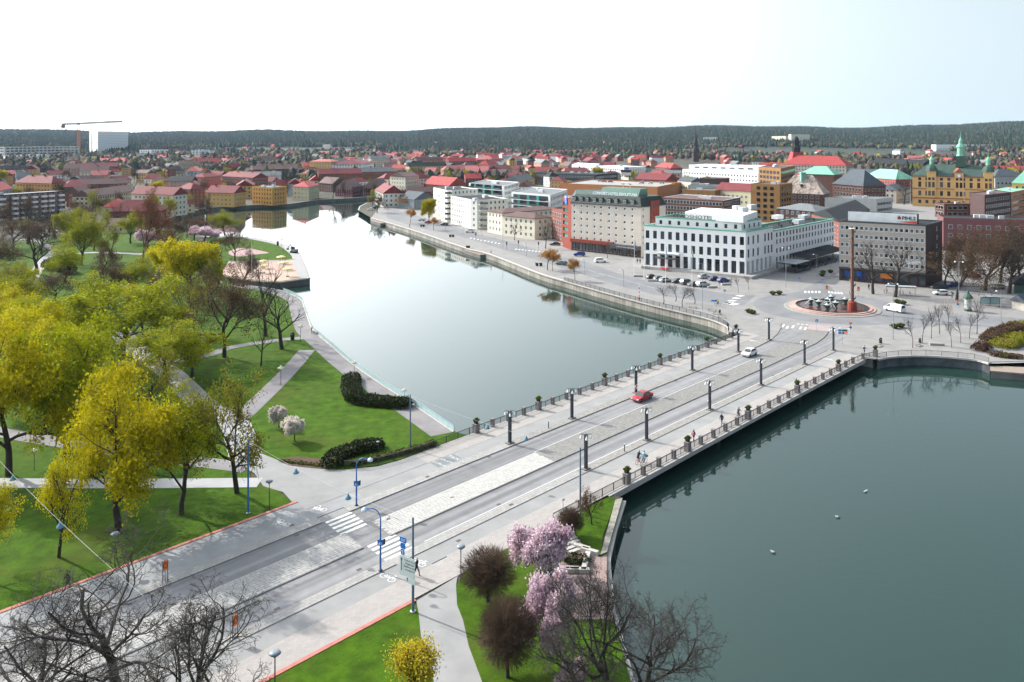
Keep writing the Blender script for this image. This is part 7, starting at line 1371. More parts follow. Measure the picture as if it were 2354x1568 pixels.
flagpole('D',155,1085,750,'white flagpole with limp blue and yellow flag at the hotel',(fb, fy)); flagpole('D',243,1118,770,'white flagpole with limp pale flag beside the hotel corner',(fw, fl)); flagpole('D',438,1152,805,'white flagpole with limp pale blue flag by the red carpet',(fl, fw)); flagpole('D',677,1190,832,'white flagpole with limp teal flag before the arcade',(mat('flag_teal', (0.03,0.25,0.27), 0.8, 0), fy)); flagpole('E',1293,750,520,'bare white flagpole left of the town hall',None); flagpole('E',1780,850,610,'bare white flagpole before the town hall',None); flagpole('f',270,775,312,'tall white flagpole behind the promenade lawn',None)
# bowl planters, tubs, benches
def mk_bowl(): e = empty('bowl_planter'); MB().lathe([(0.35, 0), (0.5, 0.05), (0.95, 0.5), (1.0, 0.55), (0.85, 0.5)], 16).build('bowl', mat('bowl_dark', (0.04,0.035,0.03), 0.7, 0.2, 1.0), e); link('plants', CL2, e, (0, 0, 0.5), scale=1.25); return e
BOW = (('D',1407,1253,'on the pointed refuge by the hotel'), ('D',1465,1250,'on the pointed refuge by the hotel'), ('D',1192,1418,'on the quay pavement near the roundabout'), ('D',1222,1428,'on the quay pavement near the roundabout'), ('D',1852,1085,'beside the terrace of the hotel wing'), ('D',1862,1062,'beside the terrace of the hotel wing'), ('D',1928,1055,'beside the terrace of the hotel wing'), ('F',1175,388,'behind the white van'), ('F',1226,400,'behind the white van'), ('F',1150,615,'at the edge of the square'), ('F',1206,608,'at the edge of the square'))
first(mk_bowl, [(W(k, x, y, .1), 0, 'dark bowl planter with low green plants ' + lb) for k, x, y, lb in BOW], cat='planter', group='bowl planters of the roundabout')
def mk_tub(): e = empty('plant_tub'); MB().lathe([(0.42, 0), (0.62, 0.95), (0.55, 0.95), (0.5, 0.8)], 12).build('tub', M_iron, e); MB().lathe([(0.52, 0.82), (0.01, 0.9)], 10).build('soil', M_soil, e); return e
first(mk_tub, [(W(k, x, y, .05), 0, 'black round plant tub on the quay ' + lb) for k, x, y, lb in (('C',1030,992,'beside the orange willow pair'), ('C',1066,992,'beside the orange willow pair'), ('C',246,732,'opposite the white car'), ('C',271,732,'opposite the white car'), ('B',1490,1110,'by the first quay steps'), ('B',1512,1110,'by the first quay steps'), ('C',400,833,'on the wooden landing'), ('C',413,833,'on the wooden landing'))], cat='planter', group='black tubs on the quay')
def mk_bench():
    e = empty('bench')
    for y in (-0.18, 0, 0.18): MB().box((0, y, 0.45), (2.2, 0.15, 0.06)).build('seat_slat', M_wood, e)
    for x in (-0.9, 0.9): MB().box((x, 0, 0.21), (0.12, 0.42, 0.42)).build('leg', M_conc, e)
    return e
first(mk_bench, [(W(k, x, y, .1), rz, 'backless wooden bench ' + lb) for k, x, y, rz, lb in (('F',1005,782,0.75,'on the square beside a litter bin'), ('F',1362,778,0.75,'under the young trees of the square'), ('G',1625,122,-0.5,'on the quay behind the railing, farther pair'), ('G',1800,150,-0.5,'on the quay beside the bicycle sign'), ('G',1845,180,-0.5,'on the quay beside the black bin'), ('G',1890,210,-0.5,'on the quay near the end of the railing'), ('f',845,1135,-0.9,'by the promenade rail'))], cat='bench')
first(lambda: (lambda e: (MB().box((0, 0, 0.25), (3.0, 0.6, 0.5)).build('block', M_conc, e), e)[1])(empty('concrete_bench')), [(W('F',1532,772,.1), -0.15, 'low concrete seat between the young trees'), (W('D',320,1132,.1), -0.12, 'low concrete block beside the parked cars, hotel end'), (W('D',860,1190,.1), 0.2, 'low concrete block beside the parked cars, fountain end'), (W('D',985,1165,.1), 0.2, 'low concrete block beside the dark blue cars'), (W('D',190,1090,.1), -0.12, 'low concrete block by the flagpoles')], cat='seat')
def mk_bin(): e = empty('litter_bin'); MB().lathe([(0.26, 0), (0.28, 0.9), (0.2, 1.05), (0.05, 1.1)], 10).build('drum', M_iron, e); MB().box((0, -0.27, 0.8), (0.25, 0.06, 0.14)).build('slot', M_steel, e); return e
first(mk_bin, [(W('F',1024,755,.1), 0, 'black litter bin beside the square bench', 1.2), (W('F',1380,750,.1), 0, 'black litter bin under the young trees'), (W('G',1868,172,.1), 0, 'black litter bin on the quay pavement'), (W('f',638,1195,.12), 0, 'large square-looking dark bin on the park promenade', 1.7), (W('f',505,338,.12), 0, 'dark bin on the peninsula lawn', 1.7)], cat='litter bin')
# zebra and dashes near the roundabout
def dash(k, pts4, z=0.032): sheet('marking_and_kerb_light', [W(k, *q) for q in pts4], z, M_white)
for x, y in ((610,530),(680,555),(775,548),(905,568),(985,575)): dash('R4', ((x, y + 18), (x + 25, y - 22), (x + 60, y - 22), (x + 35, y + 22)))
for x, y in ((895,497),(967,503),(1040,509),(1525,557),(1600,566),(1750,583)): dash('R4', ((x - 22, y + 3), (x - 20, y - 5), (x + 22, y - 3), (x + 20, y + 6)))
for i in range(5): x = 345 + 32 * i; dash('F', ((x - 12, 297), (x - 10, 280), (x + 6, 280), (x + 8, 297)))
for i in range(5): x = 555 + 28 * i; y = 292 + 2.5 * i; dash('F', ((x, y + 8), (x - 8, y - 8), (x + 8, y - 8), (x + 18, y + 8)))
for i in range(4): y = 1264 + 22 * i; x = 1110 - 36 * i; dash('D', ((x - 45, y), (x - 5, y - 6), (x + 50, y + 2), (x + 5, y + 8)))
for i in range(4): x = 960 + 25 * i; y = 1328 - 0 * i; dash('D', ((x - 5, y + 2 + 5 * i), (x + 60, y - 8 + 5 * i), (x + 75, y - 4 + 5 * i), (x + 10, y + 8 + 5 * i)))
for i in range(16): t = i / 15; a = W('C',1450 + 660 * t, 1022 + 178 * t); d_ = (W('C',1500, 1036) - W('C',1450, 1022)).normalized(); n_ = Vector((-d_.y, d_.x, 0)) * 0.07; sheet('marking_and_kerb_light', [a - n_, a + d_ * (3.4 if i % 2 else 1.8) - n_, a + d_ * (3.4 if i % 2 else 1.8) + n_, a + n_], 0.034, M_white)
for i in range(9):
    for q in ((420 + 32 * i, 745 + 6 * i), (830 + 30 * i, 845 + 3 * i)): dash('C', ((q[0], q[1]), (q[0] + 14, q[1] - 6), (q[0] + 24, q[1] - 3), (q[0] + 10, q[1] + 4)), 0.034)
ribbon('marking_and_kerb_light', [RT(s, -2.35) for s in (66, 132)], 0.1, 0.02, M_white); ribbon('marking_and_kerb_light', [RT(s, 5.75) for s in (40, 132)], 0.1, 0.02, M_white)  # these two white strips put the kerbs' sunlit faces into the colour
# painted bicycles and the painted thank-you
def bike_mark(loc, rz, s=1.0):
    mb = MB()
    for cx in (-0.55, 0.55):
        for i in range(12):
            a0, a1 = 2 * math.pi * i / 12, 2 * math.pi * (i + 1) / 12; mb.add([(cx + r_ * math.cos(a), r_ * math.sin(a), 0) for r_, a in ((0.30, a0), (0.38, a0), (0.38, a1), (0.30, a1))], [(0, 1, 2, 3)])
    for a, b in (((-0.55, 0), (-0.15, 0.45)), ((-0.15, 0.45), (0.4, 0.45)), ((0.4, 0.45), (0.05, 0)), ((0.05, 0), (-0.55, 0)), ((0.55, 0), (0.36, 0.62)), ((0.2, 0.64), (0.5, 0.66)), ((-0.15, 0.45), (0.05, 0))):
        a, b = Vector((*a, 0.001)), Vector((*b, 0.001)); d = (b - a).normalized(); n = Vector((-d.y, d.x, 0)) * 0.04; mb.add([a - n, b - n, b + n, a + n], [(0, 1, 2, 3)])
    o = mb.build('bicycle_marking', M_white); o.location = loc; o.rotation_euler = (0, 0, rz); o.scale = (s, s, s); o['kind'] = 'structure'
for s, T, z, q in ((34.5, -9.3, 0.108, 1), (29.5, -9.2, 0.108, 1), (37.0, 8.7, 0.062, 1), (33.0, 8.7, 0.062, 1), (143, 8.6, 0.062, 1), (144, -9, 0.112, 1)): bike_mark(RT(s, T, z), RA - math.pi / 2 + (math.pi if T < 0 else 0), 1.15)
sheet('painted_patch', [RT(52.3,-9.9),RT(56.6,-9.9),RT(56.6,-8.0),RT(52.3,-8.0)], 0.106, mat('patch_grey', (0.17,0.19,0.20), 0.9, 0.1, 1.0), road=True)
for q, tx in enumerate(('TACK', 'FÖR ATT', 'DU CYKLAR')):
    o = link('lettering', textmesh(tx, 0.55 if q else 0.8, M_white, 0.0)); o.location = RT(55.6 - 1.35 * q, -8.95, 0.112); o.rotation_euler = (0, 0, RA - math.pi / 2); o['kind'] = 'structure'
# drain and manhole covers
M_drain = mat('drain_iron', (0.09,0.075,0.07), 0.7, 0.2, 5.0)
for s_, T, z in ((29.5, -5.7, .016), (48.5, 0.2, .136), (52, 5.4, .016), (31.5, 5.3, .016), (22, 5.4, .016), (14, -5.6, .016), (39.5, -1.2, .136), (60, -5.7, .016), (84, 5.6, .016), (108, -5.7, .016), (125, 5.5, .016), (30, -8.0, .104), (49.5, -6.8, .134), (53, 6.7, .134), (43, 8.4, .06)):
    sheet('drain_cover', [RT(s_ - .3, T - .22), RT(s_ + .3, T - .22), RT(s_ + .3, T + .22), RT(s_ - .3, T + .22)], z, M_drain, road=True)
# ------------------------------------------------------------------ vehicles
CARM = {}
def carpaint(name, col): return mat('car_' + name, col, 0.28, 0.0, spec=0.6)
M_cglass = mat('car_glass', (0.02,0.03,0.035), 0.08, 0, spec=0.7); M_hl = mat('headlight', (0.7,0.72,0.72), 0.2, 0); M_tl = mat('taillight', (0.45,0.01,0.01), 0.3, 0)
def body_mesh(kind):
    if kind in CARM: return CARM[kind]
    S = dict(hatch=dict(L=4.1, w=0.88, pr=[(2.0,.32),(2.05,.55),(1.95,.74),(1.0,.93),(-1.9,.98),(-2.05,.8),(-2.05,.35)], gh=((1.05,.90),(.25,1.44),(-1.45,1.42),(-1.98,.95))), sedan=dict(L=4.6, w=0.89, pr=[(2.25,.30),(2.3,.5),(2.18,.70),(1.05,.90),(-1.55,.95),(-2.2,.93),(-2.3,.7),(-2.28,.32)], gh=((1.1,.87),(.3,1.41),(-.95,1.40),(-1.75,.93))), suv=dict(L=4.5, w=0.93, pr=[(2.2,.38),(2.25,.68),(2.1,.92),(1.15,1.08),(-2.1,1.12),(-2.22,.85),(-2.2,.4)], gh=((1.15,1.05),(.45,1.66),(-1.75,1.64),(-2.15,1.1))), van=dict(L=5.2, w=0.97, pr=[(2.5,.35),(2.6,.7),(2.45,1.05),(1.85,1.2),(-2.55,1.25),(-2.6,.8),(-2.58,.38)], gh=((1.95,1.15),(1.25,1.98),(-2.45,2.0),(-2.58,1.2))))[kind]
    w = S['w']; pr = S['pr']; n = len(pr); cz = 0.62; mb = MB(); st = [(-w, 0.93, 0.95), (-w * 0.94, 0.99, 1.0), (-w * 0.6, 1.0, 1.02), (w * 0.6, 1.0, 1.02), (w * 0.94, 0.99, 1.0), (w, 0.93, 0.95)]
    V = [(x * sx, y, cz + (z - cz) * sz) for y, sx, sz in st for x, z in pr]; Fc = [(k * n + i, k * n + (i + 1) % n, (k + 1) * n + (i + 1) % n, (k + 1) * n + i) for k in range(5) for i in range(n)] + [tuple(range(n)), tuple(range(6 * n - 1, 5 * n - 1, -1))]
    mb.add(V, Fc)
    (x0, z0), (x1, z1), (x2, z2), (x3, z3) = S['gh']; wb, wt = w * 0.92, w * 0.72
    G4 = [(x0, -wb, z0), (x0, wb, z0), (x1, wt, z1), (x1, -wt, z1), (x2, wt, z2), (x2, -wt, z2), (x3, wb, z3), (x3, -wb, z3)]; mid = (x1 + x2) / 2; G4 += [(mid, wt * 0.8, z1 + 0.05), (mid, -wt * 0.8, z1 + 0.05)]
    mb.add(G4, [(0, 1, 2, 3), (2, 8, 9, 3), (8, 4, 5, 9), (2, 4, 8), (3, 9, 5), (4, 6, 7, 5), (1, 6, 4, 2), (0, 3, 5, 7)])
    gl = []
    def pane(a, b, c, d, k=0.10, off=0.012):
        ps = [Vector(q) for q in (a, b, c, d)]; ce = sum(ps, Vector()) / 4; nn = (ps[1] - ps[0]).cross(ps[2] - ps[0]).normalized(); nn = nn if nn.dot(ce - Vector((0, 0, 0.8))) > 0 else -nn; q = [p.lerp(ce, k) + nn * off for p in ps]; t = [p - nn * 0.02 for p in q]; m = MB(); m.add(q + t, [(0, 1, 2, 3), (7, 6, 5, 4), (0, 4, 5, 1), (1, 5, 6, 2), (2, 6, 7, 3), (3, 7, 4, 0)]); return m
    g = {}
    g['windscreen'] = pane(G4[0], G4[1], G4[2], G4[3]).mesh('windscreen', M_cglass); g['rear_window'] = pane(G4[6], G4[7], G4[5], G4[4]).mesh('rear_window', M_cglass)
    for s, nm in ((1, 'side_window'), (-1, 'side_window_')):
        lo0, lo1, hi1, hi0 = (x0 - 0.05, s * wb, z0 + .02), (x3 + 0.1, s * wb, z3 + .02), (x2 - 0.0, s * wt, z2), (x1, s * wt, z1)
        if kind == 'van': lo1 = (0.6, s * wb, z0 + .02); hi1 = (0.6, s * wt, z1)
        g[nm] = pane(lo0, lo1, hi1, hi0, 0.13).mesh('side_window', M_cglass)
    me = mb.mesh('body', M_tyre); smooth_by_angle(me, R(32)); wb2 = S['L'] * 0.30
    CARM[kind] = (me, g, S, wb2); return CARM[kind]
TY = MB().lathe([(0.2, -0.11), (0.3, -0.11), (0.33, -0.06), (0.33, 0.06), (0.3, 0.11), (0.2, 0.11)], 16).mesh('wheel', M_tyre); RM = MB().lathe([(0.02, 0.10), (0.12, 0.115), (0.2, 0.09), (0.21, 0.05), (0.21, -0.09), (0.02, -0.1)], 12).mesh('rim', M_rim)
BODY = {}
def car(loc, rz, kind, pname, pcol, label, group=None):
    me, g, S, wb = body_mesh(kind); key = (kind, pname)
    if key not in BODY: m2 = me.copy(); m2.materials.clear(); m2.materials.append(carpaint(pname, pcol)); BODY[key] = m2
    e = empty('car' if kind != 'van' else 'van', loc, rz, label, 'car' if kind != 'van' else 'van', group); link('body', BODY[key], e)
    for nm, gm in g.items(): link(nm.strip('_'), gm, e)
    for sx in (-1, 1):
        for sy in (-1, 1):
            o = link('wheel', TY, e, (sx * wb, sy * (S['w'] - 0.08), 0.33)); o.rotation_euler = (math.pi / 2 * -sy, 0, 0); link('rim', RM, o)
    x0 = S['pr'][1][0]; zf = (S['pr'][1][1] + S['pr'][2][1]) / 2
    for sy in (-1, 1): MB().box((x0 - 0.06, sy * S['w'] * 0.68, zf), (0.12, 0.34, 0.13)).build('headlight', M_hl, e); MB().box((S['pr'][-2][0] + 0.04, sy * S['w'] * 0.74, S['pr'][-2][1]), (0.1, 0.26, 0.2)).build('taillight', M_tl, e)
    MB().box((x0 + 0.005, 0, zf - 0.16), (0.03, 0.9, 0.12)).build('grille', F_dark, e); MB().box((S['pr'][-2][0] - 0.02, 0, zf - 0.02), (0.03, 0.5, 0.11)).build('number_plate', WHITE, e)
    return e
cw, ck, cs, cb, cr_ = ('white', (0.72,0.73,0.74)), ('black', (0.018,0.02,0.022)), ('silver', (0.38,0.41,0.43)), ('blue', (0.012,0.035,0.24)), ('red', (0.34,0.012,0.022)); cg = ('grey_green', (0.08,0.11,0.12))
car(RT(95.3,-4.3,.02), RA + math.pi, 'sedan', *cr_, 'red saloon car driving on the bridge'); car(RT(133.2,-4.2,.02), RA + math.pi, 'hatch', *cw, 'white hatchback driving on the bridge')
car(W('R5',355,665), R(120), 'van', *cw, 'white delivery van driving round the fountain'); car(W('R5',955,450), R(174), 'hatch', *cw, 'white hatchback on the street beside the square')
for x, y, kd, c, lb in ((315,1110,'hatch',ck,'black hatchback at the hotel end of the parking row'), (383,1125,'hatch',cg,'dark green hatchback second in the parking row'), (435,1138,'hatch',cs,'silver hatchback third in the parking row'), (552,1145,'sedan',cg,'dark grey-green saloon beside the flagpole'), (628,1160,'suv',cg,'dark grey car behind the bare trees'), (700,1175,'sedan',cg,'dark grey car next to the silver estate'), (775,1180,'suv',cs,'silver estate at the end of the parking row'), (785,1105,'hatch',cs,'pale silver car in the row by the hotel steps'), (882,1125,'sedan',('navy', (0.012,0.02,0.085)),'navy saloon in the row by the hotel steps'), (960,1140,'hatch',cb,'blue hatchback at the end of the hotel steps row')): car(W('D',x,y), R(28), kd, *c, lb, 'cars parked before the white hotel')
car(W('C',425,692), R(168), 'suv', *cw, 'white car on the quay road beside the white blocks'); car(W('C',195,628), R(160), 'hatch', *ck, 'black car on the quay road beside the white blocks'); car(W('C',50,608), R(160), 'hatch', *cr_, 'red car on the quay road far along'); car(W('C',1253,985), R(150), 'hatch', *cg, 'grey car driving past the orange willows'); car(W('C',1415,905), R(172), 'suv', *cb, 'blue estate car in front of the cream hotel'); car(W('C',1605,962), R(10), 'suv', *cw, 'white estate car in front of the cream hotel'); car(W('C',1195,808), R(175), 'sedan', *ck, 'black saloon beside the red fascia'); car(W('B',1495,1058), R(160), 'hatch', *cs, 'silver car on the far quay road')
for i in range(5): car(W('B',1030 + 24 * i, 962 - 12 * i), R(188), 'hatch', *((cw, ck, cg, cs, cs)[i]), '%s car in the rounded riverside car park' % ('white', 'black', 'grey', 'silver', 'silver')[i], 'cars in the riverside car park')
for x, y, c, kd, lb in ((1130,345,cb,'sedan','blue saloon parked under the tall bare trees'), (1690,370,cs,'hatch','silver hatchback parked under the tall bare trees'), (1440,180,cs,'suv','silver estate parked behind the tall bare trees'), (930,370,ck,'sedan','black saloon at the office corner'), (1370,225,cr_,'sedan','dark red saloon parked behind the tall bare trees'), (1900,265,ck,'suv','black estate parked beside the kiosk'), (420,325,ck,'sedan','black saloon beside the office block')): car(W('R5',x,y), R(175), kd, *c, lb)
dz = 8.15
for x, y, c, lb in ((1600,232,cs,'silver'),(1640,236,cr_,'red'),(1695,238,cb,'blue'),(1940,232,ck,'black'),(2010,232,cb,'blue'),(1975,250,cs,'silver'),(2055,252,cw,'white'),(2160,250,cs,'silver'),(2255,264,('yellow', (0.6,0.4,0.03)),'yellow'),(1290,240,cr_,'dark red'),(1110,228,('yellow', (0.6,0.4,0.03)),'orange')): car(W('C',x,y,dz) if x > 1237 else W('C',1330,238,dz), R(rng.choice((5, 175))), 'hatch', *c, '%s car parked on the roof deck' % lb, 'cars on the parking deck')
for x, y, c in ((480,1160,cs),(510,1140,cg),(415,1195,ck),(365,1205,cg),(570,1205,cs),(625,1200,cr_),(795,1195,cs),(350,1195,ck)): car(W('A',x,y), R(12), 'hatch', *c, 'car parked under the trees below the brick apartments', 'cars below the brick apartments')
ex = empty('excavator', W('f',652,405,.12), R(150), 'small grey excavator working on the peninsula shore', 'excavator'); MB().box((0, 0, 0.35), (2.4, 1.9, 0.6)).build('tracks', M_tyre, ex); MB().box((-0.3, 0, 1.05), (2.2, 1.8, 0.8)).build('body', mat('digger_grey', (0.25,0.27,0.25), 0.5, 0.1), ex); MB().box((0.2, 0.35, 1.95), (1.2, 1.0, 1.1), 0, 0.85).build('cab', M_cglass, ex); mb = MB(); mb.tube((0.8, -0.4, 1.3), (2.4, -0.4, 3.1), 0.18, 0.14, 6); mb.tube((2.4, -0.4, 3.1), (3.6, -0.4, 1.6), 0.14, 0.1, 6); mb.build('boom', F_dark, ex); MB().box((3.7, -0.4, 1.2), (0.7, 0.8, 0.6), 0, 0.7).build('bucket', F_dark, ex)
# ------------------------------------------------------------------ bicycles and people
def bicycle(loc, rz, col, label, basket=False):
    e = empty('bicycle', loc, rz, label, 'bicycle'); m = mat('bike_' + str(col), col, 0.5, 0)
    for x in (-0.52, 0.52):
        mb = MB(); pts = [Vector((x + 0.33 * math.cos(t), 0, 0.34 + 0.33 * math.sin(t))) for t in [2 * math.pi * i / 16 for i in range(17)]]; mb.path(pts, 0.02, 5); o = mb.build('wheel', M_tyre, e)
        mb = MB()
        for i in range(6): t = math.pi * i / 6; mb.tube((x + .31 * math.cos(t), 0, .34 + .31 * math.sin(t)), (x - .31 * math.cos(t), 0, .34 - .31 * math.sin(t)), 0.004, n=3)
        mb.build('spokes', M_rim, o)
    mb = MB(); A, B_, C2, D2, E2 = Vector((-0.52, 0, .34)), Vector((-0.05, 0, .32)), Vector((-0.2, 0, .85)), Vector((0.38, 0, .8)), Vector((0.52, 0, .34))
    for a, b in ((A, B_), (A, C2), (B_, C2), (B_, D2), (C2, D2), (D2, E2), (D2, Vector((.33, 0, 1.0)))): mb.tube(a, b, 0.022, n=5)
    mb.build('frame', m, e); MB().box((-0.22, 0, .93), (0.26, 0.14, 0.06)).build('saddle', M_tyre, e); MB().tube((0.3, -0.28, 1.02), (0.3, 0.28, 1.02), 0.018, n=5).build('handlebar', M_rim, e)
    if basket: MB().box((0.62, 0, 0.95), (0.34, 0.36, 0.26), 0, 1.2).build('basket', mat('basket_green', (0.06,0.12,0.06), 0.8, 0), e)
    return e
POSE = {}
def skin_body(pose):
    if pose in POSE: return POSE[pose]
    J = {}
    def add(k, p, r, par=None): J[k] = (Vector(p), r, par)
    lean = 0.28 if pose == 'cycle' else 0.04; hipz = 0.98 if pose == 'cycle' else 0.93
    add('pel', (0, 0, hipz), 0.135); add('wai', (lean * 0.35, 0, hipz + 0.18), 0.125, 'pel'); add('che', (lean * 0.8, 0, hipz + 0.40), 0.15, 'wai'); add('nek', (lean * 1.1, 0, hipz + 0.57), 0.055, 'che'); add('hea', (lean * 1.1 + 0.03, 0, hipz + 0.70), 0.092, 'nek'); add('top', (lean * 1.1 + 0.02, 0, hipz + 0.81), 0.075, 'hea')
    W2 = dict(walk=((0.26, -0.06), (-0.24, -0.02)), stand=((0.02, 0.0), (0.0, 0.0)), cycle=((0.34, 0), (0.14, 0)))[pose]
    for s, nm, (fx, _) in ((1, 'l', W2[0]), (-1, 'r', W2[1])):
        add('hip' + nm, (0, s * 0.09, hipz - 0.06), 0.095, 'pel')
        if pose == 'cycle': kn = (0.36 if s > 0 else 0.28, s * 0.11, hipz - 0.28 if s > 0 else hipz - 0.42); an = (0.06 if s > 0 else 0.0, s * 0.11, 0.50 if s > 0 else 0.28)
        elif pose == 'walk': kn = (fx * 0.62 + 0.04, s * 0.09, 0.50); an = (fx if s > 0 else fx - 0.06, s * 0.09, 0.09 if s > 0 else 0.14)
        else: kn = (0.02, s * 0.1, 0.49); an = (-0.01, s * 0.1, 0.08)
        add('kne' + nm, kn, 0.062, 'hip' + nm); add('ank' + nm, an, 0.045, 'kne' + nm); add('toe' + nm, (an[0] + 0.17, an[1], max(0.03, an[2] - 0.05)), 0.035, 'ank' + nm)
        sh = (lean * 0.95, s * 0.19, hipz + 0.47); add('sho' + nm, sh, 0.065, 'che')
        if pose == 'cycle': el = (lean + 0.22, s * 0.25, hipz + 0.24); ha = (lean + 0.42, s * 0.24, hipz + 0.12)
        elif pose == 'walk': q = -fx; el = (q * 0.35 - 0.02, s * 0.25, hipz + 0.20); ha = (q * 0.75 + 0.06, s * 0.25, hipz - 0.02)
        else: el = (-0.03, s * 0.25, hipz + 0.20); ha = (0.06, s * 0.24, hipz - 0.03)
        add('elb' + nm, el, 0.048, 'sho' + nm); add('han' + nm, ha, 0.036, 'elb' + nm); hv = Vector(ha); dv = (hv - Vector(el)).normalized()
        for f in range(3): add('fin%s%d' % (nm, f), hv + dv * (0.10 - 0.012 * abs(f - 1)) + Vector(((f - 1) * 0.028, 0, 0)), 0.013, 'han' + nm)
        add('thu' + nm, hv + dv * 0.05 + Vector((0.05, 0, 0)), 0.013, 'han' + nm)
    ks = list(J); me = bpy.data.meshes.new('person'); me.from_pydata([tuple(J[k][0]) for k in ks], [(ks.index(J[k][2]), ks.index(k)) for k in ks if J[k][2]], [])
    o = bpy.data.objects.new('person', me); md = o.modifiers.new('skin', 'SKIN'); 
    for i, k in enumerate(ks): sv = me.skin_vertices[0].data[i]; sv.radius = (J[k][1], J[k][1]); sv.use_root = (k == 'pel')
    o.modifiers.new('sub', 'SUBSURF').levels = 2
    out = to_mesh(o)
    idx = []
    for p in out.polygons:
        c = p.center; hd = hipz + 0.585 + 0
        if c.z > hd: i = 4 if (c.z > hipz + 0.74 or c.x < lean * 1.1 - 0.01) else 0
        elif c.z > hipz - 0.07 or (c.z > hipz - 0.2 and abs(c.y) > 0.18 and pose != 'cycle'): i = 0 if (abs(c.y) > 0.2 and c.z < hipz + 0.02 and pose != 'cycle') else 1
        elif c.z < 0.07 and pose != 'cycle': i = 3
        else: i = 2
        idx.append(i)
    POSE[pose] = (out, idx); return POSE[pose]
SKIN = mat('skin', (0.42,0.24,0.17), 0.6, 0.05, 3.0); SHOE = mat('shoe_dark', (0.02,0.02,0.02), 0.7, 0)
def person(loc, rz, pose, top, bot, hair, label, s=1.06, extra=None):
    base, idx = skin_body(pose); me = base.copy(); me.materials.clear(); c = lambda q: mat('cloth_%s' % '_'.join('%.2f' % v for v in q), q, 0.9, 0.1, 6.0)
    for m in (SKIN, c(top), c(bot), SHOE, c(hair)): me.materials.append(m)
    me.polygons.foreach_set('material_index', idx); me.polygons.foreach_set('use_smooth', [True] * len(idx)); me.update()
    e = empty('person', loc, rz, label, 'person'); b = link('body', me, e, scale=s)
    # jacket as a loose shell over hips and chest, ending in a hem
    hz_ = (0.98 if pose == 'cycle' else 0.93) * s; lean = 0.28 if pose == 'cycle' else 0.04
    mb = MB(); pr = [(0.19, hz_ - 0.14), (0.175, hz_ + 0.05), (0.18, hz_ + 0.25), (0.215, hz_ + 0.42), (0.17, hz_ + 0.52), (0.075, hz_ + 0.58)]; V = []; n = 14
    for r_, z in pr:
        k = (z - hz_) / 0.58
        for i in range(n): t = 2 * math.pi * i / n; V.append((lean * k + r_ * 0.68 * math.cos(t), r_ * 1.12 * math.sin(t), z))
    mb.add(V, [(j * n + i, j * n + (i + 1) % n, (j + 1) * n + (i + 1) % n, (j + 1) * n + i) for j in range(len(pr) - 1) for i in range(n)]); mb.build('jacket', c(top), e, smooth=True)
    if extra == 'backpack': MB().box((-0.2, 0, hz_ + 0.32), (0.18, 0.3, 0.42), 0, 0.85).build('backpack', mat('pack_pink', (0.55,0.2,0.24), 0.8, 0), e)
    if extra == 'bag': MB().box((0.05, 0.3, hz_ - 0.32), (0.14, 0.22, 0.36), 0, 0.8).build('bag', WHITE, e)
    if extra == 'darkpack': MB().box((-0.2, 0, hz_ + 0.3), (0.18, 0.3, 0.42), 0, 0.85).build('backpack', F_dark, e)
    if extra == 'vest': MB().box((0, 0, hz_ + 0.3), (0.36, 0.5, 0.5), 0, 0.9).build('vest', mat('hi_vis', (0.45,0.75,0.02), 0.8, 0), e)
    return e
BK = (0.015,0.015,0.018); NV = (0.02,0.025,0.05); JN = (0.05,0.08,0.16)
person(W('b',1572,612,.05), R(-20), 'walk', (0.02,0.022,0.03), BK, (0.30,0.16,0.12), 'bald man in a dark jacket walking past the direction sign', 1.12)
person(W('a',612,735,.13), R(222), 'walk', BK, BK, BK, 'person dressed in black walking on the red edging', 1.12)
person(W('G',1632,1330,.12), RA, 'walk', (0.04,0.03,0.032), BK, BK, 'walker with a pink backpack on the bridge', 1.05, 'backpack')
person(W('G',1887,1180,.12), RA + math.pi, 'walk', BK, JN, BK, 'walker in black jacket and jeans with white bag on the bridge', 1.08, 'bag')
person(W('i',1243,850,.12), RA, 'walk', (0.05,0.06,0.035), BK, BK, 'person in olive behind a bridge planter box', 1.05)
person(W('F',877,848,.12), RA, 'walk', (0.35,0.36,0.38), BK, (0.22,0.05,0.02), 'red-haired walker with dark backpack at the bridge end', 1.05, 'darkpack')
person(W('G',1987,400,.12), RA + math.pi, 'walk', NV, NV, BK, 'dark-clad walker beside the last upstream parapet pillar', 1.05)
person(W('F',918,270,.05), R(90), 'walk', BK, BK, BK, 'person in black crossing before the office block', 1.05); person(W('D',182,975,.1), R(60), 'stand', BK, (0.2,0.18,0.15), BK, 'person standing at the corner of the hotel, beside another'); person(W('D',207,975,.1), R(240), 'stand', NV, BK, BK, 'person in navy standing at the corner of the hotel')
person(W('f',812,1138,.12), R(20), 'stand', BK, BK, BK, 'person leaning on the promenade railing', 1.05); person(W('d',318,850,.13), R(200), 'walk', BK, BK, BK, 'person in black on the diagonal park path with a pram'); person(W('d',1497,975,.13), R(190), 'walk', BK, BK, BK, 'person on the diagonal park path under the yellow tree'); person(W('e',1275,1345,.13), R(100), 'walk', (0.12,0.05,0.04), BK, BK, 'person in brown on the winding park walk, left of two'); person(W('e',1318,1345,.13), R(100), 'walk', (0.10,0.05,0.03), BK, BK, 'person in brown on the winding park walk, right of two')
person(W('f',553,395,.12), R(0), 'stand', (0.45,0.75,0.02), NV, BK, 'worker in a bright high-visibility vest beside the excavator', 1.1, 'vest'); person(W('B',1385,1118,.05), R(-40), 'walk', BK, BK, BK, 'walker on the far quay promenade')
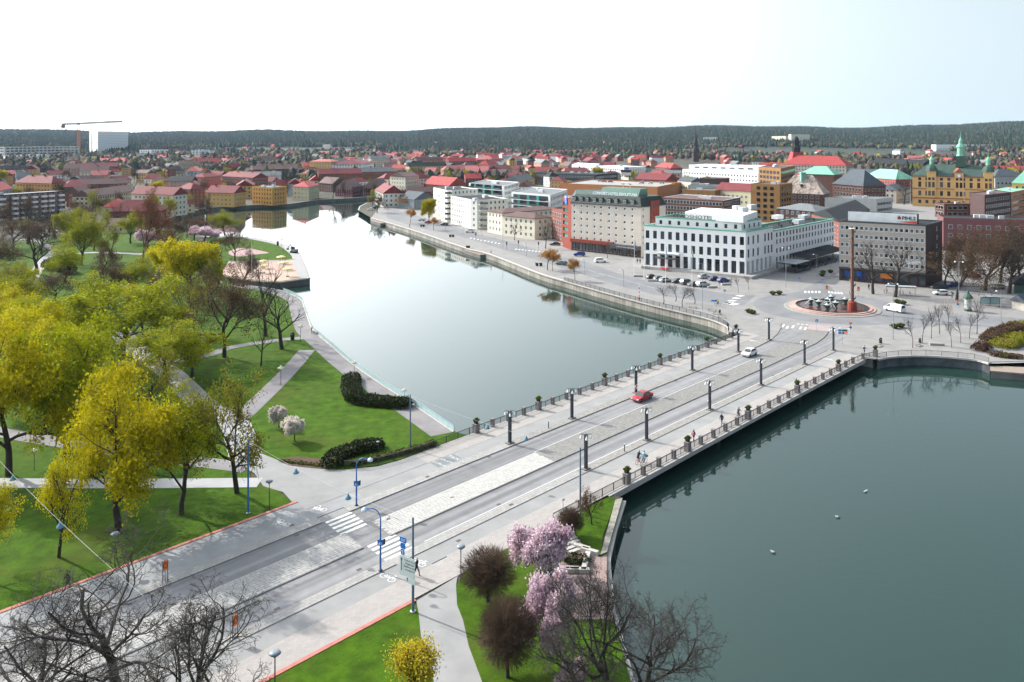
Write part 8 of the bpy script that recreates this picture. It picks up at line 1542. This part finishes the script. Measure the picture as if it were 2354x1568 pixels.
for (k, x, y), rz, tp, bt, col, lb, lb2, bas in ((('h',1388,430), RA, BK, (0.2,0.05,0.07), (0.45,0.03,0.08), 'cyclist in black riding on the bridge', 'red bicycle ridden on the bridge', False), (('h',1432,432), RA, (0.25,0.42,0.55), NV, BK, 'cyclist in a light blue jacket on the bridge', 'black bicycle with green basket on the bridge', True), (('i',722,1120), RA, (0.06,0.065,0.07), BK, BK, 'cyclist in grey near a bridge planter box', 'dark bicycle ridden near a bridge planter box', False), (('G',1847,100), R(170), BK, NV, (0.3,0.32,0.33), 'cyclist in black on the quay pavement', 'grey bicycle ridden on the quay pavement', False)):
    p = W(k, x, y, .11); bicycle(p, rz, col, lb2, bas); person(p + Vector((-0.22 * math.cos(rz), -0.22 * math.sin(rz), 0.0)), rz, 'cycle', tp, bt, BK, lb, 1.02)
for i in range(5): bicycle(W('D',225 + 17 * i, 1016 + 1.5 * i, .1), R(70), (0.06,0.06,0.065), 'parked bicycle at the hotel corner rack')['group'] = 'bicycles at the hotel rack'
for i in range(6): bicycle(W('R5',(225,262,390,420,465,555)[i], (425,420,440,440,442,450)[i], .05), R(80), (0.05,0.05,0.055), 'parked bicycle under the bicycle shelter')['group'] = 'bicycles in the shelter'
# ------------------------------------------------------------------ small structures
def shelter(k, a, b, dep, h, label, solid=False):
    p, q = W(k, *a), W(k, *b); d = (q - p); L_ = d.length; e = empty('shelter', (p + q) / 2, math.atan2(d.y, d.x), label, 'shelter')
    MB().box((0, 0, h), (L_, dep, 0.12)).build('roof', mat('shelter_roof', (0.42,0.46,0.47), 0.3, 0.1, 1.0), e); MB().box((0, -dep / 2, h - 0.12), (L_, 0.1, 0.2)).build('fascia', F_dark, e)
    for x in (-L_ / 2 + .2, 0, L_ / 2 - .2): MB().box((x, dep * 0.4, h / 2), (0.1, 0.1, h)).build('post', F_dark, e)
    if solid: MB().box((0, dep * 0.45, h * 0.5), (L_ - .4, 0.04, h * 0.7)).build('glass_back', mat('railing_glass', (0.32,0.47,0.48)), e); MB().box((0, dep * 0.2, 0.45), (L_ * 0.6, 0.35, 0.08)).build('seat', M_wood, e)
shelter('R5', (245,440), (640,460), 2.4, 2.5, 'long bicycle shelter with pale roof before the office block'); shelter('R5', (1475,590), (1745,600), 2.2, 2.6, 'bus shelter with pale roof on the eastern square', True)
ap = empty('advertising_pillar', W('R5',1305,655,.05), 0, 'round advertising pillar with posters and green copper cap', 'advertising pillar'); MB().lathe([(0.95, 0), (0.95, 0.5), (0.85, 0.55)], 16).build('base', R_dgreen, ap); MB().lathe([(0.82, 0.5), (0.82, 3.3)], 16).build('poster_drum', mat('posters', (0.38,0.44,0.45), 0.7, 0.7, 1.4, col2=(0.6,0.6,0.55)), ap); MB().lathe([(1.0, 3.2), (1.35, 3.35), (1.3, 3.5), (0.9, 4.1), (0.4, 4.5), (0.35, 4.8), (0.05, 5.5)], 8).build('cap', R_dgreen, ap)
B('kiosk', 'beige kiosk with dark pitched roof at the edge of the square', quad('R5',(1870,640),(2060,650),None,0,5) if False else [W('R5',1870,625), W('R5',2030,660), W('R5',2200,600), W('R5',2040,570)], 2.6, BEIGE, ('gable',1.4,0.4,R_slate), None, cat='kiosk')
B('kiosk', 'dark green pavilion among the tall bare trees', [W('R5',1900,430), W('R5',2080,440), W('R5',2150,340), W('R5',1950,330)], 3.0, R_dgreen, ('hip',1.5,0.5,R_black), None, cat='kiosk')
st = empty('sculpture', W('R5',1100,490,.05), 0.4, 'green bronze bird sculpture on the square', 'sculpture'); MB().tube((0, 0, 0), (0, 0, 1.2), 0.14, 0.1, 6).build('support', R_dgreen, st); mb = MB(); mb.tube((-0.7, 0, 1.9), (0.5, 0, 1.2), 0.08, 0.32, 8); mb.tube((0.5, 0, 1.2), (0.95, 0, 1.35), 0.28, 0.05, 8); mb.build('bird', mat('bronze_green', (0.12,0.24,0.2), 0.6, 0.2, 2.0), st)
# hotel terrace: pavilion, awnings, tables
D3 = (D_ - C_).normalized(); out = Vector((D3.y, -D3.x, 0))
pv = empty('pavilion', C_ + D3 * 4 + out * 5.5, math.atan2(D3.y, D3.x), 'dark terrace pavilion with white striped roof beside the white hotel', 'pavilion'); MB().box((0, 0, 2.9), (12, 7, 0.25)).build('roof', F_dark, pv)
for i in range(5): MB().box((-4.4 + 2.2 * i, 0, 3.06), (0.9, 6.6, 0.06)).build('roof_stripe', R_white, pv)
for x in (-5.7, 0, 5.7):
    for y in (-3.3, 3.3): MB().box((x, y, 1.4), (0.2, 0.2, 2.8)).build('post', F_dark, pv)
MB().box((0, -3.3, 0.6), (12, 0.1, 1.1)).build('glass_screen', G_dark, pv); MB().box((6.0, 0, 0.6), (0.1, 6.6, 1.1)).build('glass_screen', G_dark, pv)
for t, w_ in ((17, 9), (28, 11), (40, 12)): e = empty('awning', C_ + D3 * t + out * 3.6, math.atan2(D3.y, D3.x), 'dark awning over the cafe terrace along the hotel wing', 'awning', 'awnings of the hotel wing'); mb = MB(); mb.add([(-w_ / 2, 3.5, 4.2), (w_ / 2, 3.5, 4.2), (w_ / 2, -3.4, 3.0), (-w_ / 2, -3.4, 3.0), (-w_ / 2, 3.5, 4.1), (w_ / 2, 3.5, 4.1), (w_ / 2, -3.4, 2.9), (-w_ / 2, -3.4, 2.9)], [(3, 2, 1, 0), (4, 5, 6, 7), (2, 3, 7, 6), (0, 3, 7, 4), (1, 2, 6, 5)]); mb.build('canvas', mat('awning_black', (0.02,0.018,0.022), 0.8, 0.1, 1.0), e); [MB().box((x, -3.3, 1.45), (0.08, 0.08, 2.9)).build('post', F_dark, e) for x in (-w_ / 2 + .1, w_ / 2 - .1)]
def mk_table():
    e = empty('cafe_table'); MB().lathe([(0.3, 0), (0.04, 0.05), (0.04, 0.7), (0.42, 0.72), (0.42, 0.76)], 10).build('table', F_dark, e)
    for a in (0, 2.1, 4.2): c, s = math.cos(a), math.sin(a); mb = MB(); mb.box((0.75 * c, 0.75 * s, 0.44), (0.42, 0.42, 0.05), a); mb.box((0.95 * c, 0.95 * s, 0.68), (0.05, 0.42, 0.45), a); mb.box((0.75 * c, 0.75 * s, 0.21), (0.34, 0.34, 0.42), a); mb.build('chair', mat('cafe_chair', (0.12,0.12,0.13), 0.6, 0.3, 2.0), e)
    return e
first(mk_table, [(C_ + D3 * (13 + 2.6 * i) + out * (6 + 2.4 * j), i * 0.7, 'round cafe table with three chairs on the hotel terrace') for i in range(9) for j in range(2)], cat='table', group='cafe tables of the hotel terrace')
rcar = empty('red_carpet', A_.lerp(B_, 0.24) + nrm * 2.2 + Vector((0, 0, 0.92)), ang_f, 'red carpet on the hotel entrance steps', 'carpet'); MB().box((0, -0.3, 0.0), (3.0, 2.2, 0.03)).build('carpet', mat('carpet_red', (0.55,0.01,0.02), 0.9, 0), rcar)
# landings on the water
def landing(k, pts, z, label):
    q = [W(k, *p, z) for p in pts]; c = sum(q, Vector()) / len(q); e = empty('landing_stage', (c.x, c.y, 0), 0, label, 'jetty'); slab(e, [Vector((p.x - c.x, p.y - c.y, 0)) for p in q], z - 0.25, z, M_wood, 'deck'); slab(e, inset([Vector((p.x - c.x, p.y - c.y, 0)) for p in q], 0.12), WATER_Z - 1.5, z - 0.26, M_concd, 'hull')
landing('C', ((372,838),(620,885),(625,882),(520,888),(375,858)) if False else ((372,832),(560,862),(625,878),(618,892),(515,892),(375,850)), -0.55, 'timber landing stage below the quay with tubs and bench'); landing('B', ((1030,1032),(1155,1062),(1150,1078),(1120,1078),(1032,1050)), -0.55, 'short timber landing stage near the riverside car park'); landing('F', ((2015,955),(2015,1000),(2500,1040),(2500,975)), -0.5, 'pale timber jetty at the end of the dark quay wall')
# life buoys, marker posts
def ringbuoy(loc, rz, label):
    e = empty('life_buoy', loc, rz, label, 'life buoy')
    for q in range(8):
        mb = MB(); pts = [Vector((0.33 * math.cos(t), 0, 0.33 * math.sin(t))) for t in [2 * math.pi * (q + i / 3) / 8 for i in range(4)]]; mb.path(pts, 0.075, 6); mb.build('ring_segment', WHITE if q % 2 else M_redp, e)
ringbuoy(RT(96.6, -6.6, 1.35), RA, 'red life buoy on an upstream bridge lamp'); ringbuoy(RT(100.3, 6.35, 1.35), RA, 'red and white life buoy on a downstream bridge lamp')
for k, x, y, t, lb in (('C',1955,1312,1170,'red and white striped marker post on the quay railing'), ('C',615,885,830,'red and white striped marker post on the landing stage')):
    e = empty('marker_post', W(k, x, y, .1), 0, lb, 'marker post'); h = max(1.5, rise(k, x, y, t))
    for q in range(8): MB().tube((0, 0, h * q / 8), (0, 0, h * (q + 1) / 8), 0.09, n=8).build('band', WHITE if q % 2 else M_redp, e)
    MB().sphere((0, 0, 0.75), 0.3, 10, 7).build('buoy', M_redp, e)
# beach umbrellas
def mk_umb(): e = empty('beach_umbrella'); MB().tube((0, 0, 0), (0, 0, 2.5), 0.06, n=8).build('pole', WHITE, e); MB().lathe([(1.75, 2.35), (1.6, 2.5), (1.0, 2.75), (0.05, 2.95)], 14).build('canopy', mat('umbrella_cream', (0.74,0.60,0.26), 0.8, 0.05, 1.0), e, smooth=True); MB().lathe([(0.5, 0), (0.5, 0.35), (0.3, 0.4)], 10).build('seat_ring', M_conc, e); return e
first(mk_umb, [(W('f',x,y,.12), 0, 'cream round beach umbrella on the sandy peninsula') for x, y in ((375,545),(378,590),(535,505),(560,560),(592,620))], cat='umbrella', group='beach umbrellas')
# hedges and shrub masses
def hedge(pts, w, h, m, label, dens=60, size=0.28, name='hedge', seed=1):
    o3 = pts[0].copy(); o3.z = 0.1; e = empty(name, o3, 0, label, 'hedge'); R_ = np.random.default_rng(seed); cs = []
    pr = resample(pts, 0.5)
    for p in pr:
        k = int(dens * w * 0.5)
        a = R_.uniform(0, 2 * math.pi, k); rr = np.sqrt(R_.uniform(0.3, 1, k)); ph = R_.uniform(0, 1, k)
        hh = h * (0.75 + 0.35 * R_.uniform()); zz = hh * np.sqrt(np.maximum(0, 1 - (rr * 0.95) ** 2)) * (0.25 + 0.75 * ph ** 0.3)
        for i in range(k): cs.append((Vector((p.x - o3.x + w / 2 * rr[i] * math.cos(a[i]), p.y - o3.y + w / 2 * rr[i] * math.sin(a[i]), zz[i])), None, 0))
    link('foliage', leaves_mesh('foliage', cs, 2, size * 0.35, size, m, seed), e)
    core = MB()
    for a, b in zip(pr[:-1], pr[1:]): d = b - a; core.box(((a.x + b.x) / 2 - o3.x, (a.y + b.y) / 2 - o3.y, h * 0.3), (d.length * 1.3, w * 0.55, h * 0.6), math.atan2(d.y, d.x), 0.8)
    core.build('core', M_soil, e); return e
hedge(smoothline([W('H',860,-10),W('H',855,80),W('H',890,175),W('H',980,205),W('H',1090,215),W('H',1200,225),W('H',1320,235)], 5), 3.4, 1.7, LJ, 'long curved dark juniper hedge along the promenade lawn', 110, 0.34, seed=2)
hedge(smoothline([W('H',680,770),W('H',740,700),W('H',850,660),W('H',960,630),W('H',1060,610)], 5), 3.2, 1.6, LJ, 'dark juniper hedge beside the path plaza flower bed', 110, 0.34, seed=3)
hedge(smoothline([W('H',830,770),W('H',1000,735),W('H',1200,690),W('H',1400,640),W('H',1600,585)], 5), 1.3, 0.9, LK, 'low green shrubs behind the curved black railing', 60, 0.26, seed=4)
hedge([W('c',1235,470),W('c',1300,490),W('c',1370,495)], 2.0, 0.9, LJ, 'clipped dark hedge in the stone terrace planter', 120, 0.2, seed=5)
hedge([W('R5',1600,1080),W('R5',1700,1010),W('R5',1850,950),W('R5',1960,935)], 5.0, 2.6, LH, 'large clipped brown hedge at the edge of the square', 70, 0.3, seed=6); hedge([W('R5',1450,1180),W('R5',1520,1160)], 3.4, 2.0, LH, 'small clipped brown hedge beside the railing end', 80, 0.28, seed=7)
hedge([W('R5',1750,1130),W('R5',1900,1060),W('R5',2100,1050)], 6.0, 2.0, LO, 'mixed green and bronze shrubs beyond the brown hedge', 60, 0.32, seed=8); hedge([W('R5',1650,1240),W('R5',1800,1260),W('R5',1950,1270)], 3.0, 1.0, LH, 'low russet shrubs by the jetty', 60, 0.28, seed=9); hedge([W('R5',1900,900),W('R5',2100,880)], 4.0, 2.2, LO, 'bronze shrubs at the eastern street', 60, 0.3, seed=10); hedge([W('R5',1760,1265),W('R5',1800,1268)], 1.6, 1.0, LK, 'single bright green shrub by the jetty', 70, 0.25, seed=11)
hedge([W('e',-60,640),W('e',100,600),W('e',230,640)], 6.0, 2.2, LO, 'low bronze hedge on the western park border', 40, 0.4, seed=12); hedge([W('e',440,560),W('e',520,540),W('e',620,600)], 5.0, 4.5, LJ, 'clump of dark yews on the far lawn', 60, 0.5, seed=13)
bed = sheet('flower_bed', smoothline([W('H',205,720),W('H',330,690),W('H',480,700),W('H',655,730),W('H',655,795),W('H',480,790),W('H',300,765)], 3, True), 0.16, M_soil, thick=0.05); hedge([W('H',240,730),W('H',400,752),W('H',560,770),W('H',640,775)], 1.0, 0.35, LK, 'row of low green perennials in the flower bed', 60, 0.2, seed=14)
# terrace steps and stones
stp = empty('steps', W('h',720,1130), 0, 'concrete steps from the pavement down to the terrace', 'steps'); s0 = stp.location
for i in range(8):
    t = i / 7; a = Vector(W('h', 640 + 150 * t, 1075 + 165 * t)) - s0; b = Vector(W('h', 690 + 155 * t, 1055 + 165 * t)) - s0; d = b - a; c = (a + b) / 2; MB().box((c.x, c.y, 0.9 - 0.1 * i), (d.length + 1.4, 0.5, 0.2), math.atan2(d.y, d.x)).build('tread', M_cope, stp)
for k, x, y, rz, L_, lb in (('h',870,1205,-0.55,2.0,'granite edging block at the foot of the terrace steps, inner'), ('h',945,1240,-0.55,2.0,'granite edging block at the foot of the terrace steps, outer'), ('c',1410,500,1.35,4.0,'long pale stone bench beside the clipped hedge'), ('c',1335,575,-0.05,2.6,'stone border block of the terrace planter, outer'), ('c',1240,565,-0.05,2.6,'stone border block of the terrace planter, inner')): e = empty('stone_block', W(k, x, y, .1), rz, lb, 'stone'); MB().box((0, 0, 0.22), (L_, 0.55, 0.44), 0, 0.97).build('block', M_cope, e)
tb = empty('information_board', W('c',1075,690,.1), 0.5, 'teal information board under the pink cherry', 'sign'); MB().box((0, 0, 1.1), (1.0, 0.1, 1.4)).build('panel', mat('board_teal', (0.05,0.12,0.14), 0.4, 0), tb); [MB().box((x, 0, 0.3), (0.08, 0.08, 0.6)).build('leg', F_dark, tb) for x in (-.4, .4)]
# gulls on the water
def mk_gull(): e = empty('gull'); mb = MB(); mb.tube((-0.28, 0, 0.1), (0.12, 0, 0.12), 0.05, 0.13, 8); mb.tube((0.12, 0, 0.12), (0.26, 0, 0.2), 0.12, 0.06, 8); mb.sphere((0.28, 0, 0.24), 0.075, 8, 6); mb.build('body', WHITE, e, smooth=True); MB().tube((0.34, 0, 0.23), (0.43, 0, 0.21), 0.02, 0.005, 5).build('beak', fy, e); [MB().box((-0.1, s * 0.11, 0.16), (0.4, 0.03, 0.1), -0.1 * s).build('wing', R_grey, e) for s in (-1, 1)]; return e
first(mk_gull, [(P(1990,1131,WATER_Z), 0.4, 'white gull floating on the river off the bridge', 0.9), (P(1778,1271,WATER_Z), 2.8, 'white gull floating alone in the dark water', 0.9), (P(1926,1190,WATER_Z), 3.3, 'white gull swimming below the middle of the bridge', 0.9)], cat='bird')
# parking sign on the deck
ps = empty('roof_sign', W('C',1835,190,dz), 0.1, 'black roof sign with blue parking panels on the deck', 'sign'); MB().box((0, 0, 5.2), (9, 0.6, 2.2)).build('black_panel', F_dark, ps); MB().box((0, 0, 2.6), (9, 0.6, 2.6)).build('white_panel', WHITE, ps); MB().box((0.5, -0.05, 7.6), (4, 0.5, 2.2)).build('blue_panel', M_sblue, ps); [MB().box((x, 0, .7), (0.3, 0.3, 1.4)).build('leg', F_dark, ps) for x in (-3.5, 3.5)]
o = link('lettering', textmesh('P', 1.8, WHITE, 0.02), ps, (-0.4, -0.33, 7.0)); o.rotation_euler = (math.pi / 2, 0, 0); o = link('lettering', textmesh('P', 1.8, fl, 0.02), ps, (1.5, -0.33, 7.0)); o.rotation_euler = (math.pi / 2, 0, 0)
# ------------------------------------------------------------------ haze: the air of the whole valley
hb = MB().box((0, 4000, 73), (24000, 22000, 158)); hm = bpy.data.materials.new('haze_air'); hm.use_nodes = True; hn = hm.node_tree; hn.nodes.clear()
ho_ = hn.nodes.new('ShaderNodeOutputMaterial'); pv_ = hn.nodes.new('ShaderNodeVolumePrincipled'); pv_.inputs['Color'].default_value = (0.58, 0.80, 1.0, 1); pv_.inputs['Density'].default_value = 0.00003; pv_.inputs['Anisotropy'].default_value = 0.2
hn.links.new(pv_.outputs[0], ho_.inputs['Volume']); o = hb.build('haze', hm); o['kind'] = 'stuff'
bpy.data.scenes.remove(_bench)
